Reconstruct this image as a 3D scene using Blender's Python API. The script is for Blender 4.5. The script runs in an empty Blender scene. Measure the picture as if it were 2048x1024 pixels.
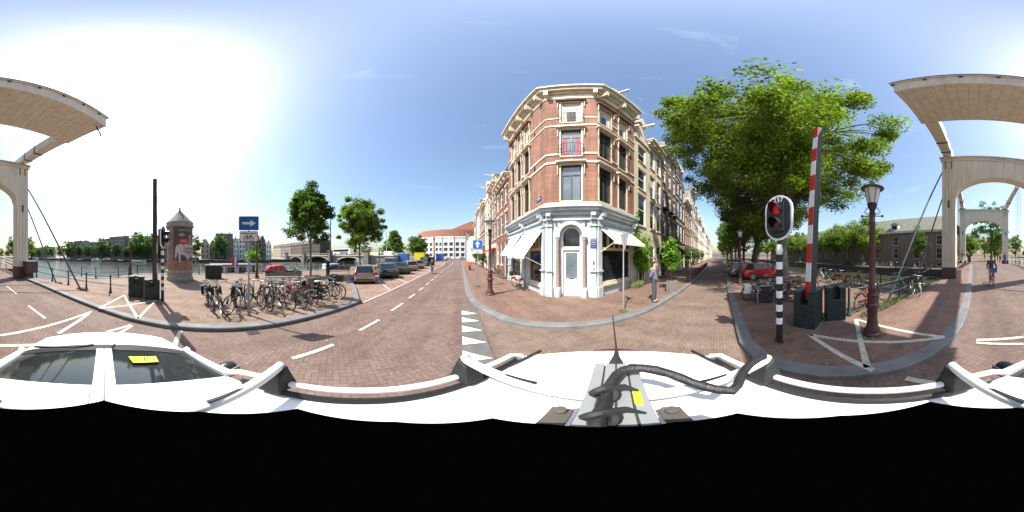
import bpy, bmesh, math, random
from math import sin, cos, tan, pi, radians as R
from mathutils import Vector, Matrix, noise

S = bpy.context.scene
# ------------------------------------------------------------ camera, sky, sun, exposure
cam = bpy.data.cameras.new('camera'); cam.type = 'PANO'; cam.panorama_type = 'EQUIRECTANGULAR'
cam.clip_start = 0.02; cam.clip_end = 4000
camo = bpy.data.objects.new('camera', cam); S.collection.objects.link(camo); S.camera = camo
camo.location = (0, 0, 2.2); camo.rotation_euler = (pi/2, 0, R(-18))
SUN_AZ, SUN_EL = -117.0, 53.5
W = bpy.data.worlds.new('World'); S.world = W; W.use_nodes = True
wt = W.node_tree; sky = wt.nodes.new('ShaderNodeTexSky'); sky.sky_type = 'NISHITA'; sky.sun_disc = False
sky.sun_elevation = R(SUN_EL); sky.sun_rotation = R(SUN_AZ); sky.dust_density = 2.2; sky.air_density = 1.35; sky.ozone_density = 3.0
bgn = wt.nodes['Background']; bgn.inputs[1].default_value = 0.108
# thin cirrus streaks mixed into the sky
ctc = wt.nodes.new('ShaderNodeTexCoord'); cmp_ = wt.nodes.new('ShaderNodeMapping'); cmp_.inputs['Scale'].default_value = (1.2, 3.2, 7); cmp_.inputs['Rotation'].default_value = (0, 0, .5)
cn = wt.nodes.new('ShaderNodeTexNoise'); cn.inputs['Scale'].default_value = 1.6; cn.inputs['Detail'].default_value = 9; cn.inputs['Roughness'].default_value = .62; cn.inputs['Distortion'].default_value = .5
cr = wt.nodes.new('ShaderNodeMapRange'); cr.inputs[1].default_value = .6; cr.inputs[2].default_value = .82; cr.inputs[3].default_value = 0; cr.inputs[4].default_value = .25
cx = wt.nodes.new('ShaderNodeMix'); cx.data_type = 'RGBA'; cx.inputs[7].default_value = (6.2, 6.6, 7.2, 1)
wt.links.new(ctc.outputs['Generated'], cmp_.inputs[0]); wt.links.new(cmp_.outputs[0], cn.inputs['Vector']); wt.links.new(cn.outputs[0], cr.inputs[0])
wt.links.new(cr.outputs[0], cx.inputs[0]); wt.links.new(sky.outputs[0], cx.inputs[6]); wt.links.new(cx.outputs[2], bgn.inputs[0])
sl = bpy.data.lights.new('sun', 'SUN'); sl.energy = 4.2; sl.angle = R(0.5); sl.color = (1, .95, .86)
so = bpy.data.objects.new('sun', sl); S.collection.objects.link(so)
so.rotation_euler = (R(90-SUN_EL), 0, R(180-SUN_AZ))
S.view_settings.view_transform = 'Standard'; S.view_settings.look = 'None'
S.view_settings.exposure = 1.2; S.view_settings.gamma = 1
S.cycles.max_bounces = 6; S.cycles.transparent_max_bounces = 6
random.seed(7)

# ------------------------------------------------------------ placing
CH = 2.2
def at(px, py, z=0.0):
    a = R((px-1024)*180/1024+18); d = (CH-z)/tan(R((py-512)*180/1024)); return (d*sin(a), d*cos(a))
def sm(a, b, x):
    t = max(0, min(1, (x-a)/(b-a))); return t*t*(3-2*t)
def gz(x, y):
    r = 0
    if y < -2.5:
        r = .48*sm(2.5, 11.6, -y)+.58*sm(10, 21, -y)-.25*sm(22, 29, -y)-.81*sm(29, 48, -y)
    m = sm(-8.2, -5.9, x)*(1-sm(2.1, 3.6, x))
    return r*m
# ------------------------------------------------------------ materials
MATS = {}
def newmat(name):
    m = bpy.data.materials.new(name); m.use_nodes = True; MATS[name] = m
    return m, m.node_tree, m.node_tree.nodes['Principled BSDF']
def mat(name, col, rough=.7, var=.15, scale=3.0, metal=0, bump=0, bscale=None, spec=.5, island=0, stretch=None, emit=None):
    if name in MATS: return MATS[name]
    m, t, b = newmat(name); N = t.nodes; L = t.links
    b.inputs['Roughness'].default_value = rough; b.inputs['Metallic'].default_value = metal
    b.inputs['Specular IOR Level'].default_value = spec
    g = N.new('ShaderNodeNewGeometry')
    vec = g.outputs['Position']
    if stretch:
        mp = N.new('ShaderNodeMapping'); mp.inputs['Scale'].default_value = stretch; L.new(vec, mp.inputs[0]); vec = mp.outputs[0]
    nz = N.new('ShaderNodeTexNoise'); nz.inputs['Scale'].default_value = scale; nz.inputs['Detail'].default_value = 5
    L.new(vec, nz.inputs['Vector'])
    mr = N.new('ShaderNodeMapRange'); mr.inputs[1].default_value = .3; mr.inputs[2].default_value = .7
    mr.inputs[3].default_value = 1-var; mr.inputs[4].default_value = 1+var; L.new(nz.outputs[0], mr.inputs[0])
    v = N.new('ShaderNodeVectorMath'); v.operation = 'SCALE'; v.inputs[0].default_value = col[:3]; L.new(mr.outputs[0], v.inputs['Scale'])
    out = v.outputs[0]
    if island:
        mr2 = N.new('ShaderNodeMapRange'); mr2.inputs[3].default_value = 1-island; mr2.inputs[4].default_value = 1+island
        L.new(g.outputs['Random Per Island'], mr2.inputs[0])
        v2 = N.new('ShaderNodeVectorMath'); v2.operation = 'SCALE'; L.new(out, v2.inputs[0]); L.new(mr2.outputs[0], v2.inputs['Scale']); out = v2.outputs[0]
    L.new(out, b.inputs['Base Color'])
    if bump:
        n2 = N.new('ShaderNodeTexNoise'); n2.inputs['Scale'].default_value = bscale or scale*6; L.new(vec, n2.inputs['Vector'])
        bp = N.new('ShaderNodeBump'); bp.inputs['Strength'].default_value = bump; bp.inputs['Distance'].default_value = .02
        L.new(n2.outputs[0], bp.inputs['Height']); L.new(bp.outputs[0], b.inputs['Normal'])
    if emit:
        b.inputs['Emission Color'].default_value = (*emit[:3], 1); b.inputs['Emission Strength'].default_value = emit[3]
    return m
def wear(N, L, col, pos):
    # wheel tracks and grime along the street, dark blotches, small pale specks
    mp = N.new('ShaderNodeMapping'); mp.inputs['Scale'].default_value = (1.6, .07, 1); L.new(pos, mp.inputs[0])
    a = N.new('ShaderNodeTexNoise'); a.inputs['Scale'].default_value = 1; a.inputs['Detail'].default_value = 3; L.new(mp.outputs[0], a.inputs['Vector'])
    ra = N.new('ShaderNodeMapRange'); ra.inputs[1].default_value = .4; ra.inputs[2].default_value = .62; ra.inputs[3].default_value = .86; ra.inputs[4].default_value = 1.08; L.new(a.outputs[0], ra.inputs[0])
    bz = N.new('ShaderNodeTexNoise'); bz.inputs['Scale'].default_value = 3.2; bz.inputs['Detail'].default_value = 6; bz.inputs['Roughness'].default_value = .75; L.new(pos, bz.inputs['Vector'])
    rb = N.new('ShaderNodeMapRange'); rb.inputs[1].default_value = .36; rb.inputs[2].default_value = .48; rb.inputs[3].default_value = .74; rb.inputs[4].default_value = 1; L.new(bz.outputs[0], rb.inputs[0])
    mu = N.new('ShaderNodeMath'); mu.operation = 'MULTIPLY'; L.new(ra.outputs[0], mu.inputs[0]); L.new(rb.outputs[0], mu.inputs[1])
    sc = N.new('ShaderNodeVectorMath'); sc.operation = 'SCALE'; L.new(col, sc.inputs[0]); L.new(mu.outputs[0], sc.inputs['Scale'])
    vo = N.new('ShaderNodeTexVoronoi'); vo.inputs['Scale'].default_value = 3.3; L.new(pos, vo.inputs['Vector'])
    vr = N.new('ShaderNodeMapRange'); vr.inputs[1].default_value = .05; vr.inputs[2].default_value = .075; vr.inputs[3].default_value = .75; vr.inputs[4].default_value = 0; L.new(vo.outputs['Distance'], vr.inputs[0])
    mx = N.new('ShaderNodeMix'); mx.data_type = 'RGBA'; L.new(vr.outputs[0], mx.inputs[0]); L.new(sc.outputs[0], mx.inputs[6]); mx.inputs[7].default_value = (.33, .3, .26, 1)
    return mx.outputs[2]
def brickmat(name, c1, c2, mortar, bw=.21, bh=.065, msize=.008, wallmap=True, rough=.85, var=.18, bump=.3, off=.5, rot=0, msmooth=.1):
    m, t, b = newmat(name); N = t.nodes; L = t.links
    tc = N.new('ShaderNodeTexCoord')
    if wallmap:                      # x+y along the wall, z up (world space)
        g = N.new('ShaderNodeNewGeometry'); sx = N.new('ShaderNodeSeparateXYZ'); L.new(g.outputs['Position'], sx.inputs[0])
        ad = N.new('ShaderNodeMath'); L.new(sx.outputs[0], ad.inputs[0]); L.new(sx.outputs[1], ad.inputs[1])
        cb = N.new('ShaderNodeCombineXYZ'); L.new(ad.outputs[0], cb.inputs[0]); L.new(sx.outputs[2], cb.inputs[1]); vec = cb.outputs[0]; pos = g.outputs['Position']
    else:
        g = N.new('ShaderNodeNewGeometry'); mp = N.new('ShaderNodeMapping'); mp.inputs['Rotation'].default_value = (0, 0, rot)
        L.new(g.outputs['Position'], mp.inputs[0]); vec = mp.outputs[0]; pos = g.outputs['Position']
    br = N.new('ShaderNodeTexBrick'); L.new(vec, br.inputs['Vector'])
    br.inputs['Color1'].default_value = (*c1, 1); br.inputs['Color2'].default_value = (*c2, 1); br.inputs['Mortar'].default_value = (*mortar, 1)
    br.inputs['Scale'].default_value = 1; br.inputs['Brick Width'].default_value = bw; br.inputs['Row Height'].default_value = bh
    br.inputs['Mortar Size'].default_value = msize; br.inputs['Mortar Smooth'].default_value = msmooth; br.offset = off
    nz = N.new('ShaderNodeTexNoise'); nz.inputs['Scale'].default_value = .9; nz.inputs['Detail'].default_value = 8; nz.inputs['Roughness'].default_value = .65; L.new(pos, nz.inputs['Vector'])
    mr = N.new('ShaderNodeMapRange'); mr.inputs[1].default_value = .3; mr.inputs[2].default_value = .7; mr.inputs[3].default_value = 1-var; mr.inputs[4].default_value = 1+var
    L.new(nz.outputs[0], mr.inputs[0])
    fac = mr.outputs[0]
    if wallmap:                      # rain streaks and soot running down the wall
        ms_ = N.new('ShaderNodeMapping'); ms_.inputs['Scale'].default_value = (1.5, 1.5, .12); L.new(pos, ms_.inputs[0])
        ns = N.new('ShaderNodeTexNoise'); ns.inputs['Scale'].default_value = 1.6; ns.inputs['Detail'].default_value = 7; ns.inputs['Roughness'].default_value = .7; L.new(ms_.outputs[0], ns.inputs['Vector'])
        rs = N.new('ShaderNodeMapRange'); rs.inputs[1].default_value = .38; rs.inputs[2].default_value = .6; rs.inputs[3].default_value = .72; rs.inputs[4].default_value = 1.06; L.new(ns.outputs[0], rs.inputs[0])
        mm_ = N.new('ShaderNodeMath'); mm_.operation = 'MULTIPLY'; L.new(fac, mm_.inputs[0]); L.new(rs.outputs[0], mm_.inputs[1]); fac = mm_.outputs[0]
    v = N.new('ShaderNodeVectorMath'); v.operation = 'SCALE'; L.new(br.outputs['Color'], v.inputs[0]); L.new(fac, v.inputs['Scale'])
    L.new(v.outputs[0] if wallmap else wear(N, L, v.outputs[0], pos), b.inputs['Base Color']); b.inputs['Roughness'].default_value = rough; b.inputs['Specular IOR Level'].default_value = .25
    bp = N.new('ShaderNodeBump'); bp.inputs['Strength'].default_value = bump; bp.inputs['Distance'].default_value = .01; bp.invert = True
    L.new(br.outputs['Fac'], bp.inputs['Height']); L.new(bp.outputs[0], b.inputs['Normal'])
    return m
def herringbone(name, ca, cb_, joint, w=.1, rot=pi/4):
    m, t, b = newmat(name); N = t.nodes; L = t.links
    def M(op, a, b2=None, c=None):
        n = N.new('ShaderNodeMath'); n.operation = op
        for i, v in enumerate((a, b2, c)):
            if v is None: continue
            if isinstance(v, (int, float)): n.inputs[i].default_value = v
            else: L.new(v, n.inputs[i])
        return n.outputs[0]
    g = N.new('ShaderNodeNewGeometry'); mp = N.new('ShaderNodeMapping'); mp.inputs['Rotation'].default_value = (0, 0, rot); mp.inputs['Scale'].default_value = (1/w, 1/w, 1)
    mp.vector_type = 'POINT'; L.new(g.outputs['Position'], mp.inputs[0]); s = N.new('ShaderNodeSeparateXYZ'); L.new(mp.outputs[0], s.inputs[0])
    x, y = s.outputs[0], s.outputs[1]
    i, j = M('FLOOR', x), M('FLOOR', y); fx, fy = M('SUBTRACT', x, i), M('SUBTRACT', y, j)
    k = M('FLOORED_MODULO', M('SUBTRACT', i, j), 4)
    def eq(n): return M('COMPARE', k, n, .1)
    e0, e1, e2, e3 = eq(0), eq(1), eq(2), eq(3)
    dl = M('ADD', fx, e1); dr = M('ADD', M('SUBTRACT', 1, fx), e0); db = M('ADD', fy, e2); dt = M('ADD', M('SUBTRACT', 1, fy), e3)
    d = M('MINIMUM', M('MINIMUM', dl, dr), M('MINIMUM', db, dt))
    jt = N.new('ShaderNodeMapRange'); jt.inputs[1].default_value = .03; jt.inputs[2].default_value = .1; L.new(d, jt.inputs[0])
    cid = N.new('ShaderNodeCombineXYZ'); L.new(M('SUBTRACT', i, e1), cid.inputs[0]); L.new(M('SUBTRACT', j, e2), cid.inputs[1])
    wn = N.new('ShaderNodeTexWhiteNoise'); L.new(cid.outputs[0], wn.inputs['Vector'])
    mx = N.new('ShaderNodeMix'); mx.data_type = 'RGBA'; L.new(wn.outputs['Value'], mx.inputs[0]); mx.inputs[6].default_value = (*ca, 1); mx.inputs[7].default_value = (*cb_, 1)
    mj = N.new('ShaderNodeMix'); mj.data_type = 'RGBA'; L.new(jt.outputs[0], mj.inputs[0]); mj.inputs[6].default_value = (*joint, 1); L.new(mx.outputs[2], mj.inputs[7])
    nz = N.new('ShaderNodeTexNoise'); nz.inputs['Scale'].default_value = .55; nz.inputs['Detail'].default_value = 9; nz.inputs['Roughness'].default_value = .7; L.new(g.outputs['Position'], nz.inputs['Vector'])
    mr = N.new('ShaderNodeMapRange'); mr.inputs[1].default_value = .32; mr.inputs[2].default_value = .68; mr.inputs[3].default_value = .78; mr.inputs[4].default_value = 1.18; L.new(nz.outputs[0], mr.inputs[0])
    v = N.new('ShaderNodeVectorMath'); v.operation = 'SCALE'; L.new(mj.outputs[2], v.inputs[0]); L.new(mr.outputs[0], v.inputs['Scale'])
    L.new(wear(N, L, v.outputs[0], g.outputs['Position']), b.inputs['Base Color']); b.inputs['Roughness'].default_value = .8; b.inputs['Specular IOR Level'].default_value = .3
    bp = N.new('ShaderNodeBump'); bp.inputs['Strength'].default_value = .35; bp.inputs['Distance'].default_value = .012; L.new(jt.outputs[0], bp.inputs['Height']); L.new(bp.outputs[0], b.inputs['Normal'])
    return m
def leafmat(name, c1, c2, island=.35):
    m, t, b = newmat(name); N = t.nodes; L = t.links
    g = N.new('ShaderNodeNewGeometry')
    nz = N.new('ShaderNodeTexNoise'); nz.inputs['Scale'].default_value = .6; nz.inputs['Detail'].default_value = 4; L.new(g.outputs['Position'], nz.inputs['Vector'])
    mr = N.new('ShaderNodeMapRange'); mr.inputs[1].default_value = .35; mr.inputs[2].default_value = .65; L.new(nz.outputs[0], mr.inputs[0])
    mx = N.new('ShaderNodeMix'); mx.data_type = 'RGBA'; L.new(mr.outputs[0], mx.inputs[0]); mx.inputs[6].default_value = (*c1, 1); mx.inputs[7].default_value = (*c2, 1)
    mr2 = N.new('ShaderNodeMapRange'); mr2.inputs[3].default_value = 1-island; mr2.inputs[4].default_value = 1+island; L.new(g.outputs['Random Per Island'], mr2.inputs[0])
    v2 = N.new('ShaderNodeVectorMath'); v2.operation = 'SCALE'; L.new(mx.outputs[2], v2.inputs[0]); L.new(mr2.outputs[0], v2.inputs['Scale'])
    L.new(v2.outputs[0], b.inputs['Base Color']); b.inputs['Roughness'].default_value = .55; b.inputs['Specular IOR Level'].default_value = .3
    tr = N.new('ShaderNodeBsdfTranslucent'); v3 = N.new('ShaderNodeVectorMath'); v3.operation = 'MULTIPLY'; v3.inputs[1].default_value = (1.25, 1.5, .5)
    L.new(v2.outputs[0], v3.inputs[0]); L.new(v3.outputs[0], tr.inputs['Color'])
    ms = N.new('ShaderNodeMixShader'); ms.inputs[0].default_value = .42; L.new(b.outputs[0], ms.inputs[1]); L.new(tr.outputs[0], ms.inputs[2])
    L.new(ms.outputs[0], t.nodes['Material Output'].inputs[0])
    return m

herringbone('road_brick', (.142, .096, .08), (.168, .116, .097), (.1, .072, .061), .105)
brickmat('plaza_paving', (.2, .14, .105), (.265, .185, .14), (.13, .095, .075), .105, .105*.5, .007, False, .85, .2, .25, rot=pi/2)
brickmat('paving', (.18, .112, .088), (.215, .136, .107), (.13, .085, .068), .105, .105*.5, .007, False, .85, .2, .25, rot=pi/2)
brickmat('side_road_brick', (.165, .118, .094), (.2, .146, .117), (.12, .087, .07), .21, .07, .006, False, .85, .2, .25, rot=0)
brickmat('bay_brick', (.22, .145, .11), (.3, .205, .155), (.12, .085, .065), .21, .1, .008, False, .85, .25, .25, rot=.7)
mat('kerb_stone', (.145, .146, .148), .75, .22, 2.5, bump=.2)
mat('line_paint', (.44, .41, .34), .8, .3, 9)
mat('tooth_paint', (.8, .8, .76), .8, .1, 8)
mat('tooth_base', (.105, .1, .095), .85, .2, 4, bump=.3)
mat('earth', (.12, .1, .06), .95, .4, 1.5)
mat('asphalt_light', (.2, .18, .165), .9, .2, 2)
brickmat('brick_red', (.23, .1, .068), (.325, .152, .106), (.28, .2, .155), .22, .068, .009)
brickmat('brick_red_b', (.175, .078, .056), (.245, .112, .08), (.22, .155, .12), .22, .068, .009)
brickmat('brick_brown', (.17, .105, .075), (.24, .15, .105), (.2, .16, .13), .22, .068, .009)
brickmat('brick_dark', (.06, .05, .045), (.1, .08, .07), (.1, .09, .08), .22, .068, .009)
brickmat('brick_grey', (.3, .26, .23), (.38, .33, .29), (.36, .32, .28), .22, .068, .009)
brickmat('brick_far', (.21, .145, .115), (.29, .21, .17), (.26, .2, .165), .22, .068, .009)
mat('render_cream', (.58, .51, .37), .85, .14, 1.4, stretch=(1.5, 1.5, .3))
mat('render_white', (.74, .72, .66), .85, .08, 1.2)
mat('render_sand', (.5, .42, .31), .85, .12, 1.2)
mat('stone_band', (.56, .49, .38), .75, .08, 3)
mat('trim_cream', (.6, .53, .4), .6, .16, 2, stretch=(1.5, 1.5, .5))
mat('trim_white', (.74, .73, .68), .6, .1, 2, stretch=(1.5, 1.5, .5))
mat('shop_blue', (.42, .465, .49), .6, .17, 2, bump=.15, stretch=(2, 2, .4))
mat('frame_dark', (.035, .05, .045), .5, .1)
mat('frame_yellow', (.62, .55, .33), .6, .06)
mat('awning_cloth', (.8, .79, .74), .85, .04, 2)
mat('roof_tile', (.085, .075, .075), .8, .2, 2, bump=.5, bscale=9)
mat('roof_tile_moss', (.17, .165, .125), .85, .25, 1.5, bump=.6, bscale=8)
mat('roof_orange', (.36, .16, .09), .8, .2, 2, bump=.5, bscale=9)
mat('glass', (.018, .022, .024), .06, .3, .8, spec=.5)
mat('glass_pale', (.14, .17, .2), .1, .4, .8, spec=.8)
mat('curtain', (.5, .48, .44), .9, .1)
mat('curtain_red', (.35, .1, .14), .9, .2)
mat('iron_black', (.02, .022, .022), .5, .2, metal=.2)
mat('iron_green', (.018, .05, .038), .45, .25, 4)
mat('iron_wine', (.075, .028, .026), .45, .3, 5)
mat('box_green', (.014, .026, .024), .55, .5, 5, bump=.1)
mat('bridge_paint', (.7, .63, .5), .65, .11, 2.2, bump=.15, stretch=(2, 2, .3))
mat('seam_brown', (.36, .3, .24), .8, .3, 5)
mat('stay_grey', (.05, .062, .066), .5, .2, 4)
mat('bridge_rust', (.1, .065, .055), .8, .4, 5)
mat('galv', (.3, .31, .31), .5, .12, 6, metal=.5)
mat('alum', (.3, .31, .32), .5, .06, 8, metal=.3)
mat('white_paint', (.8, .8, .8), .4, .03)
mat('red_paint', (.55, .02, .02), .4, .1)
mat('black_paint', (.014, .015, .018), .45, .2)
mat('rubber', (.018, .018, .018), .7, .2)
mat('chrome', (.3, .3, .3), .35, .05, metal=1)
mat('sign_blue', (.02, .12, .42), .4, .04)
mat('sign_navy', (.015, .04, .14), .4, .05)
mat('sign_grey', (.35, .35, .36), .5, .05)
mat('car_white', (.82, .83, .83), .25, .01)
mat('note_yellow', (.8, .78, .02), .6, .02)
mat('no_data_black', (.0003, .0003, .0003), 1, 0, spec=0)
mat('cable_black', (.02, .018, .02), .5, .3, 20, bump=.3)
mat('bark', (.1, .08, .06), .95, .35, 4, bump=.8, bscale=14, stretch=(1, 1, .3))
mat('bark_grey', (.17, .155, .13), .95, .3, 4, bump=.8, bscale=14, stretch=(1, 1, .3))
leafmat('leaf_elm', (.085, .13, .02), (.22, .285, .048), .42)
leafmat('leaf_dark', (.065, .11, .024), (.13, .195, .042))
leafmat('leaf_far', (.065, .13, .035), (.12, .2, .05))
leafmat('leaf_bright', (.13, .26, .03), (.2, .34, .05))
mat('grass_blade', (.17, .2, .07), .8, .4, 4, island=.4)
mat('skin', (.55, .34, .25), .6, .04); mat('hair_dark', (.035, .025, .02), .8, .3)
mat('skin_tan', (.4, .23, .16), .6, .04)
mat('lamp_glass', (.62, .62, .52), .2, .05, spec=.7)
def water():
    m, t, b = newmat('water'); N = t.nodes; L = t.links
    b.inputs['Base Color'].default_value = (.055, .052, .034, 1); b.inputs['Roughness'].default_value = .1; b.inputs['Specular IOR Level'].default_value = .3
    g = N.new('ShaderNodeNewGeometry'); mp = N.new('ShaderNodeMapping'); mp.inputs['Scale'].default_value = (1, 1, 1); L.new(g.outputs['Position'], mp.inputs[0])
    n1 = N.new('ShaderNodeTexNoise'); n1.inputs['Scale'].default_value = .9; n1.inputs['Detail'].default_value = 5; n1.inputs['Roughness'].default_value = .6; L.new(mp.outputs[0], n1.inputs['Vector'])
    bp = N.new('ShaderNodeBump'); bp.inputs['Strength'].default_value = .6; bp.inputs['Distance'].default_value = .25; L.new(n1.outputs[0], bp.inputs['Height']); L.new(bp.outputs[0], b.inputs['Normal'])
water()

# ------------------------------------------------------------ object helpers
def link(o, parent=None, loc=None, rz=None):
    S.collection.objects.link(o)
    if parent is not None: o.parent = parent
    if loc is not None: o.location = loc
    if rz is not None: o.rotation_euler = (0, 0, rz)
    return o
def tag(o, label=None, cat=None, group=None, kind=None):
    if label: o['label'] = label
    if cat: o['category'] = cat
    if group: o['group'] = group
    if kind: o['kind'] = kind
    return o
def thing(name, label, cat, loc=(0, 0, 0), rz=0, group=None):
    o = bpy.data.objects.new(name, None); o.empty_display_size = .2
    link(o, None, loc, rz); return tag(o, label, cat, group)
def dup(root, loc, rz=None, label=None, scale=None):
    r = root.copy(); S.collection.objects.link(r); r.location = loc
    if rz is not None: r.rotation_euler = (0, 0, rz)
    if label: r['label'] = label
    if scale: r.scale = scale if isinstance(scale, tuple) else (scale,)*3
    for ch in root.children:
        c = ch.copy(); S.collection.objects.link(c); c.parent = r
        for g in ch.children:
            d = g.copy(); S.collection.objects.link(d); d.parent = c
    return r

class MB:
    def __init__(s): s.v = []; s.f = []; s.m = []; s.mats = []; s.cur = 0; s.T = None
    def cut(s):                      # what follows is a piece of its own
        s.cuts = getattr(s, 'cuts', [])+[(len(s.v), len(s.f))]; return s
    def use(s, name):
        if name not in s.mats: s.mats.append(name)
        s.cur = s.mats.index(name); return s
    def add(s, vs, fs):
        o = len(s.v)
        if s.T is not None: vs = [tuple(s.T @ Vector(v)) for v in vs]
        s.v += [tuple(v) for v in vs]
        for f in fs: s.f.append(tuple(i+o for i in f)); s.m.append(s.cur)
        return s
    def box(s, c, d, rz=0, taper=1.0, rot=None):
        hx, hy, hz = d[0]/2, d[1]/2, d[2]/2; vs = []
        for z, k in ((-hz, 1), (hz, taper)):
            for x, y in ((-hx, -hy), (hx, -hy), (hx, hy), (-hx, hy)): vs.append(Vector((x*k, y*k, z)))
        if rot is not None: vs = [rot @ v for v in vs]
        elif rz: q = Matrix.Rotation(rz, 3, 'Z'); vs = [q @ v for v in vs]
        vs = [v+Vector(c) for v in vs]
        return s.add(vs, [(3, 2, 1, 0), (4, 5, 6, 7), (0, 1, 5, 4), (1, 2, 6, 5), (2, 3, 7, 6), (3, 0, 4, 7)])
    def b2(s, x0, x1, y0, y1, z0, z1): return s.box(((x0+x1)/2, (y0+y1)/2, (z0+z1)/2), (abs(x1-x0), abs(y1-y0), abs(z1-z0)))
    def beam(s, p0, p1, w, h, w2=None, h2=None, up=(0, 0, 1)):
        p0, p1 = Vector(p0), Vector(p1); d = (p1-p0).normalized(); u = Vector(up)
        sd = d.cross(u)
        if sd.length < 1e-4: sd = d.cross(Vector((0, 1, 0)))
        sd.normalize(); u = sd.cross(d).normalized(); w2 = w2 or w; h2 = h2 or h; vs = []
        for p, a, b in ((p0, w, h), (p1, w2, h2)):
            for i, j in ((-1, -1), (1, -1), (1, 1), (-1, 1)): vs.append(p+sd*(i*a/2)+u*(j*b/2))
        return s.add(vs, [(3, 2, 1, 0), (4, 5, 6, 7), (0, 1, 5, 4), (1, 2, 6, 5), (2, 3, 7, 6), (3, 0, 4, 7)])
    def tube(s, pts, r, n=8, caps=True, closed=False):
        pts = [Vector(p) for p in pts]; k = len(pts); rs = r if isinstance(r, (list, tuple)) else [r]*k
        vs = []; pu = None
        for i, p in enumerate(pts):
            if closed: d = pts[(i+1) % k]-pts[i-1]
            else: d = pts[min(i+1, k-1)]-pts[max(i-1, 0)]
            d.normalize()
            if pu is None: u = d.orthogonal().normalized()
            else:
                u = pu-d*pu.dot(d)
                u = u.normalized() if u.length > 1e-5 else d.orthogonal().normalized()
            pu = u; w = d.cross(u)
            for j in range(n): a = 2*pi*j/n; vs.append(p+(u*cos(a)+w*sin(a))*rs[i])
        fs = []
        for i in range(k if closed else k-1):
            i2 = (i+1) % k
            for j in range(n): fs.append((i*n+j, i*n+(j+1) % n, i2*n+(j+1) % n, i2*n+j))
        if caps and not closed: fs += [tuple(range(n-1, -1, -1)), tuple((k-1)*n+j for j in range(n))]
        return s.add(vs, fs)
    def lathe(s, prof, n=16, c=(0, 0, 0), sx=1, sy=1):
        vs = []; k = len(prof)
        for r, z in prof:
            for j in range(n): a = 2*pi*j/n; vs.append((c[0]+r*sx*cos(a), c[1]+r*sy*sin(a), c[2]+z))
        fs = [(i*n+j, i*n+(j+1) % n, (i+1)*n+(j+1) % n, (i+1)*n+j) for i in range(k-1) for j in range(n)]
        fs += [tuple(range(n-1, -1, -1)), tuple((k-1)*n+j for j in range(n))]
        return s.add(vs, fs)
    def prism(s, poly, z0, z1, T=None):
        n = len(poly); vs = [(x, y, z0) for x, y in poly]+[(x, y, z1) for x, y in poly]
        if T is not None: vs = [T @ Vector(v) for v in vs]
        return s.add(vs, [tuple(range(n-1, -1, -1)), tuple(range(n, 2*n))]+[(i, (i+1) % n, n+(i+1) % n, n+i) for i in range(n)])
    def xz(s, poly, y0, y1):            # polygon in x,z extruded along y
        n = len(poly); vs = [(x, y0, z) for x, z in poly]+[(x, y1, z) for x, z in poly]
        return s.add(vs, [tuple(range(n)), tuple(range(2*n-1, n-1, -1))]+[(i, n+i, n+(i+1) % n, (i+1) % n) for i in range(n)])
    def ring(s, c, R_, r, n=28, m=6, ax='y'):
        pts = []
        for i in range(n):
            a = 2*pi*i/n
            pts.append((c[0]+R_*cos(a), c[1], c[2]+R_*sin(a)) if ax == 'y' else (c[0], c[1]+R_*cos(a), c[2]+R_*sin(a)))
        return s.tube(pts, r, m, closed=True)
    def ball(s, c, r, n=10, sz=1, sx=1, sy=1):
        return s.lathe([(max(.001, r*sin(pi*i/n)), -r*sz*cos(pi*i/n)) for i in range(n+1)], n+4, c, sx, sy)
    def build(s, name, parent=None, loc=None, rz=None, smooth=False, default='iron_black', bevel=0, subsurf=0, auto=None):
        cs = getattr(s, 'cuts', None)
        if cs:
            s.cuts = None; bs = sorted(set([(0, 0)]+cs+[(len(s.v), len(s.f))])); out = None
            for (v0, f0), (v1, f1) in zip(bs[:-1], bs[1:]):
                if f1 == f0: continue
                q = MB(); q.mats = s.mats; q.v = s.v[v0:v1]; q.f = [tuple(i-v0 for i in f) for f in s.f[f0:f1]]; q.m = s.m[f0:f1]
                o = q.build(name, parent, loc, rz, smooth, default, bevel, subsurf); out = out or o
            return out
        me = bpy.data.meshes.new(name); me.from_pydata(s.v, [], s.f)
        for n in (s.mats or [default]): me.materials.append(MATS[n])
        me.polygons.foreach_set('material_index', s.m)
        if smooth: me.polygons.foreach_set('use_smooth', [True]*len(me.polygons))
        me.update(); o = bpy.data.objects.new(name, me); link(o, parent, loc, rz)
        if smooth and not subsurf:
            try: me.set_sharp_from_angle(angle=R(40))
            except Exception: pass
        if bevel:
            b = o.modifiers.new('bevel', 'BEVEL'); b.width = bevel; b.segments = 2; b.limit_method = 'ANGLE'
        if subsurf:
            b = o.modifiers.new('sub', 'SUBSURF'); b.levels = b.render_levels = subsurf
        return o
def mb(name): return MB().use(name)
def share(o, name, parent, loc, rz=0, rot=None):
    c = bpy.data.objects.new(name, o if isinstance(o, bpy.types.Mesh) else o.data); link(c, parent, loc, rz)
    if rot: c.rotation_euler = rot
    return c
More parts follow.
